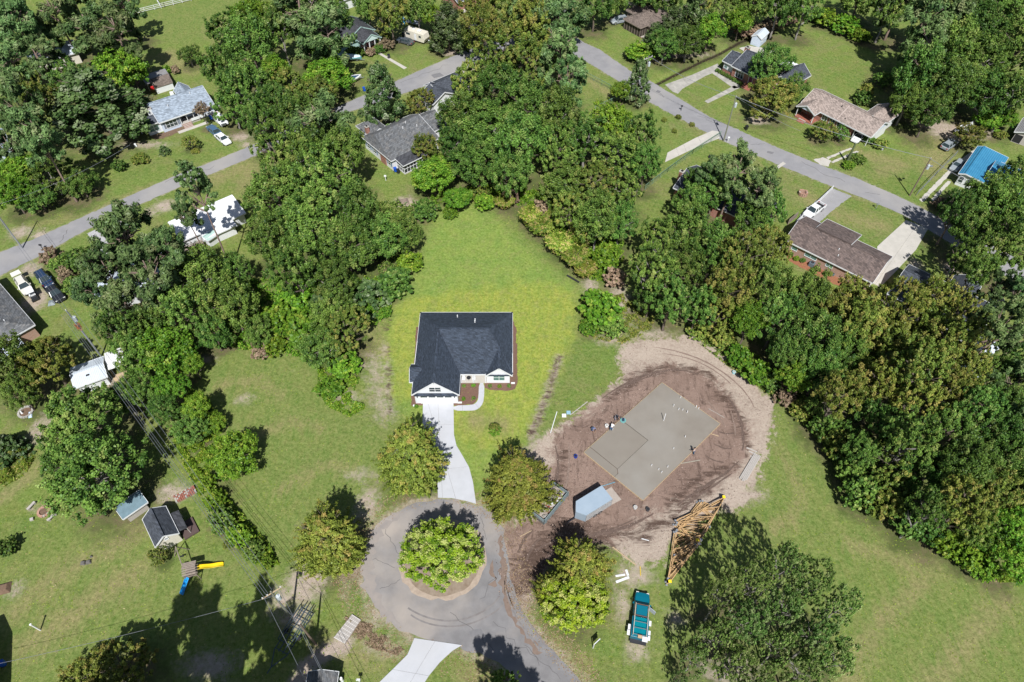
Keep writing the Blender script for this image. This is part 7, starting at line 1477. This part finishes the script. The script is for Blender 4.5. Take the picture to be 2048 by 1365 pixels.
# upper right
grove('right of the brown screened house', [(1345, 55, 42, 11, 'magnolia'), (1385, 40, 42, 11, 'magnolia'), (1330, 90, 36, 8, 'oak'), (1375, 88, 36, 8, 'oak'), (1420, 60, 34, 9, 'bright'), (1310, 75, 28, 8, 'magnolia')])
shrub(1280, 104, 28, 4, 'bright', 'round yellow green bush between brown house and street')
grove('along the top edge right of centre', [(1190, 15, 34, 12, 'oak'), (1225, 5, 30, 11, 'oak'), (1450, 15, 40, 13, 'oak'), (1400, 8, 30, 13, 'olive'), (1480, 45, 34, 9, 'bright'), (1510, 10, 40, 12, 'oak'), (1560, 10, 40, 13, 'oak'), (1610, 20, 40, 13, 'oak'), (1330, 2, 40, 12, 'oak'), (1280, -8, 40, 12, 'oak')])
for i, q in enumerate([(1490, 62, 22, 3, 'brown'), (1520, 60, 24, 3, 'brown'), (1545, 48, 20, 3, 'brown'), (1565, 40, 18, 2.5, 'brown'), (1650, 35, 28, 4, 'bright'), (1690, 48, 30, 4, 'bright'), (1720, 70, 22, 3, 'bright'), (1620, 28, 20, 3, 'bright')]): shrub(*q, '%s from the left of thicket shrubs fringing the far back lawn' % ORD[[0, 1, 2, 3, 5, 6, 7, 4][i]].capitalize(), 'shrubs fringing the far back lawn')
grove('in the big wood at top right', [(1722, -6, 46, 14, 'oak'), (1778, 22, 42, 15, 'oak'), (1800, 10, 45, 17, 'pine'), (1850, 45, 52, 18, 'pine'), (1848, 95, 46, 16, 'pine'), (1900, 20, 50, 18, 'pine'), (1950, 60, 56, 17, 'oak'), (2010, 30, 60, 18, 'oak'), (1900, 100, 56, 16, 'oak'), (1960, 130, 55, 16, 'oak'), (2030, 110, 55, 17, 'oak')])
grove('right of the tan roofed house', [(1835, 150, 52, 15, 'oak'), (1880, 175, 52, 14, 'oak'), (1815, 205, 44, 13, 'oak'), (1860, 225, 42, 12, 'oak'), (1925, 175, 50, 14, 'oak'), (1975, 195, 52, 13, 'oak'), (2030, 190, 50, 13, 'oak'), (1803, 172, 22, 7, 'oak')])
tree(1543, 135, 42, 11, 'oak', 'upper half of oak in front of brick house'); tree(1545, 195, 46, 9.5, 'olive', 'oak with pale trunk on lawn before brick house'); tree(1585, 180, 30, 8, 'oak', 'small oak against right end of brick house')
tree(1648, 262, 24, 4.5, 'olive', 'olive rounded tree before the tan house'); tree(1684, 268, 18, 3.5, 'oak', 'grey green bush tree beside tan house carport')
shrub(1763, 288, 14, 2, 'olive', 'small bush right of tan house carport', litter_shade=False); shrub(1715, 318, 17, 1.6, 'oak', 'low dark bush right of ivy covered post', litter_shade=False); shrub(1698, 330, 12, 1.5, 'bright', 'bright bush at foot of ivy covered post', litter_shade=False); shrub(1740, 280, 12, 1.4, 'oak', 'bush beside right gable of tan house', litter_shade=False)
tree(1938, 270, 28, 6, 'olive', 'yellowish tree between white boat and blue roof'); tree(1978, 240, 26, 5, 'bright', 'bright green small tree near right top yard'); tree(2005, 235, 28, 6, 'bright', 'bright vine covered tree left of stone shed'); shrub(2003, 270, 12, 1.6, 'olive', 'yellow flowering bush beside stone shed')
shrub(1725, 195, 18, 3, 'oak', 'small bush behind tan roofed house', litter_shade=False); shrub(1768, 158, 20, 3, 'oak', 'low bush at right end of far back lawn'); shrub(1735, 180, 14, 3, 'olive', 'upper small bush behind tan roof', litter_shade=False)
for i, (x, y) in enumerate([(1329, 240), (1357, 234), (1385, 249), (1350, 262)]): shrub(x, y, 6, .9, 'olive', ['leftmost', 'topmost', 'rightmost', 'lowest'][i] + ' of four small round bushes on street lawn', 'four small round bushes', litter_shade=False)
for i in range(9): shrub(1435 + i * 5.7, 141 + i * 3.2, 4.5, .9, 'oak', '%s low hedge bush counted from the drive along brick house front' % ORD[i].capitalize(), 'hedge bushes at brick house', litter_shade=False)
for i, (x, y, k) in enumerate([(1580, 506, 'oak'), (1593, 517, 'bright'), (1606, 521, 'oak'), (1633, 537, 'oak'), (1652, 547, 'olive'), (1660, 548, 'olive')]): shrub(x, y, 6, .9, k, '%s from left of small bushes in orange bed of brown ranch' % ORD[i].capitalize(), 'bushes at the brown ranch', litter_shade=False)
for i, (x, y, k) in enumerate([(928, 772, 'oak'), (947, 771, 'bright'), (927, 798, 'bright'), (947, 797, 'oak'), (980, 772, 'oak'), (999, 773, 'bright'), (1018, 772, 'oak'), (833, 813, 'bright')]): shrub(x, y, 4.2, .6, k, ['small dark plant in upper left of porch mulch bed', 'small yellow plant in upper right of porch mulch bed', 'small yellow plant in lower left of porch mulch bed', 'small dark plant in lower right of porch mulch bed', 'leftmost plant under right front window', 'middle yellow plant under right front window', 'rightmost plant under right front window', 'small plant at left garage corner'][i], 'young plants round the new house', 'young_plant', 'plant', False)
shrub(989, 860, 13, 1.3, 'bright', 'spiky young palm like bush in front lawn', None, 'young_tree', 'plant', False); shrub(989, 856, 10, 1.7, 'olive', 'reddish top shoots of bush in front lawn', None, 'young_tree', 'plant', False)
for i, (x, y, r, h, k) in enumerate([(102, 512, 22, 3, 'brown'), (118, 530, 20, 2.5, 'oak'), (127, 545, 18, 2.5, 'brown'), (132, 512, 10, 1.5, 'oak'), (143, 525, 10, 1.5, 'oak'), (150, 570, 22, 3, 'oak'), (165, 520, 30, 5, 'oak'), (140, 558, 18, 3, 'brown')]): shrub(x, y, r, h, k, '%s from the left of shrubs beside black pickup' % ORD[[0, 1, 2, 3, 6, 5, 7, 4][i]].capitalize(), 'shrubs near left street')

# ------------------------------------------------------------ weeds and ground cover nobody could count
def weeds(name, poly, n, hgt, size, m, seed, label=None, asp=2.2):
    g = np.random.default_rng(seed); q = np.array([tuple(P(*p).xy) for p in poly]); lo, hi = q.min(0), q.max(0); pts = []
    while len(pts) < n:
        c = g.uniform(lo, hi, (4000, 2)); ins = np.zeros(len(c), bool)
        for (ax, ay), (bx, by) in zip(q, np.roll(q, -1, 0)): ins ^= ((ay > c[:, 1]) != (by > c[:, 1])) & (c[:, 0] < (bx - ax) * (c[:, 1] - ay) / ((by - ay) or 1e-9) + ax)
        c = c[ins]; cl = np.sin(c[:, 0] * 1.7 + seed) * np.sin(c[:, 1] * 1.9) + .6 * np.sin(c[:, 0] * 4.1) * np.sin(c[:, 1] * 3.7 + 1); keep = g.random(len(c)) < .35 + .5 * cl; c = c[keep]; cl = cl[keep]
        pts += [(x, y, hgt * (.25 + .75 * max(0, w)) * g.random()) for (x, y), w in zip(c, cl)]
    p = np.array(pts[:n]); nor = np.tile([0, 0, .8], (n, 1)) + g.normal(size=(n, 3)) * .6; o = bpy.data.objects.new(name, leaves_mesh(name, p, nor, size, g.random(n), (g.random(n) < .15) * .8, m, asp, g)); C.objects.link(o); o['kind'] = 'stuff'; return o
weeds('weeds', [(640, 690), (700, 690), (720, 760), (700, 800), (735, 815), (700, 835), (655, 815), (635, 780)], 9000, 1.0, .16, LM['bright'], 1)
weeds('weeds', [(500, 560), (640, 560), (790, 560), (820, 560), (760, 650), (700, 660), (640, 720), (540, 710), (470, 700), (430, 690)], 16000, 1.6, .2, LM['bright'], 2)
weeds('weeds', [(380, 780), (420, 800), (450, 880), (420, 960), (470, 1010), (540, 1090), (560, 1130), (510, 1130), (430, 1050), (380, 960), (340, 860)], 14000, 1.0, .18, LM['bright'], 3)
weeds('weeds', [(1160, 600), (1250, 590), (1310, 640), (1300, 665), (1240, 690), (1190, 680), (1160, 650)], 7000, .7, .15, LM['olive'], 4)
weeds('weeds', [(1380, 640), (1500, 700), (1600, 790), (1660, 860), (1700, 1000), (1650, 900), (1580, 820), (1530, 785), (1470, 745), (1400, 690)], 9000, .8, .16, LM['olive'], 5)
weeds('tall_grass', [(0, 900), (40, 880), (70, 915), (50, 950), (0, 980)], 6000, .9, .16, LM['bamboo'], 6, asp=3.5)
weeds('weeds', [(830, 420), (920, 400), (1010, 400), (1100, 440), (1180, 560), (1220, 570), (1250, 480), (1150, 400), (1000, 370), (880, 390)], 14000, 1.6, .2, LM['bright'], 7)
weeds('weeds', [(1900, 1090), (1960, 1130), (2060, 1150), (2060, 1165), (1990, 1165), (1940, 1130)], 5000, .6, .14, LM['bright'], 8)
weeds('weeds', [(710, 400), (830, 410), (800, 520), (820, 570), (760, 560), (740, 460)], 6000, 1.5, .2, LM['oak'], 9)
weeds('dry_weeds', [(1470, 70), (1500, 55), (1560, 35), (1600, 30), (1620, 40), (1560, 55), (1520, 75)], 3500, .8, .2, LM['brown'], 10)
weeds('dry_weeds', [(690, 1235), (745, 1250), (790, 1290), (810, 1300), (795, 1312), (740, 1296), (700, 1270)], 3000, .3, .10, LM['brown'], 11, asp=3)

def scatter(name, n, xr, yr, ok, size, m, seed, z=.05, flat=.35, asp=1.5):
    g = np.random.default_rng(seed); out = []
    ix = lambda v: np.clip(np.searchsorted(gx, v), 0, nx - 1); iy = lambda v: np.clip(np.searchsorted(gy, v), 0, ny - 1)
    while len(out) < n:
        y = g.uniform(*yr, 30000); x = g.uniform(-1, 1, 30000) * (20 + y * .78 + 30); k = iy(y) * nx + ix(x); c = ok[k] * (.35 + .65 * np.clip(np.sin(x * .31 + np.sin(y * .23) * 2) * np.sin(y * .29 + x * .11) + .5, 0, 1)); m_ = g.random(30000) < c; out += list(zip(x[m_], y[m_]))
    p = np.array(out[:n]); p = np.concatenate([p, g.uniform(.01, z, (n, 1))], 1); nor = np.tile([0, 0, 1.0], (n, 1)) + g.normal(size=(n, 3)) * flat
    o = bpy.data.objects.new(name, leaves_mesh(name, p, nor, size, g.random(n), (g.random(n) < .25) * g.random(n), m, asp, g)); C.objects.link(o); o['kind'] = 'stuff'
hard = (np.maximum.reduce([d_roadW, d_roadE, d_cul]) > -.3); lotm = d_lot > 0
scatter('lawn_weeds', 70000, (0, 1), (16, 215), (~hard & ~lotm) * 1.0, .13, leafmat('lawn_weed_leaves', (.08, .17, .015), (.24, .33, .05), (.36, .31, .14), .1), 1)
scatter('fallen_leaves', 9000, (0, 1), (16, 120), ((d_cul > -3) & (d_cul < .4)) * 1.0, .10, leafmat('fallen_leaf', (.30, .19, .10), (.45, .36, .22), (.15, .10, .06), 0), 2)
scatter('soil_clods', 12000, (0, 1), (28, 90), ((d_lot > -1.0) & (d_mud > -40)) * np.where(d_mud > 0, 1.0, .35), .11, leafmat('clod_soil', (.08, .055, .042), (.24, .18, .145), (.33, .27, .22), 0), 3, z=.10, flat=.8, asp=1.2)
finish_ground()
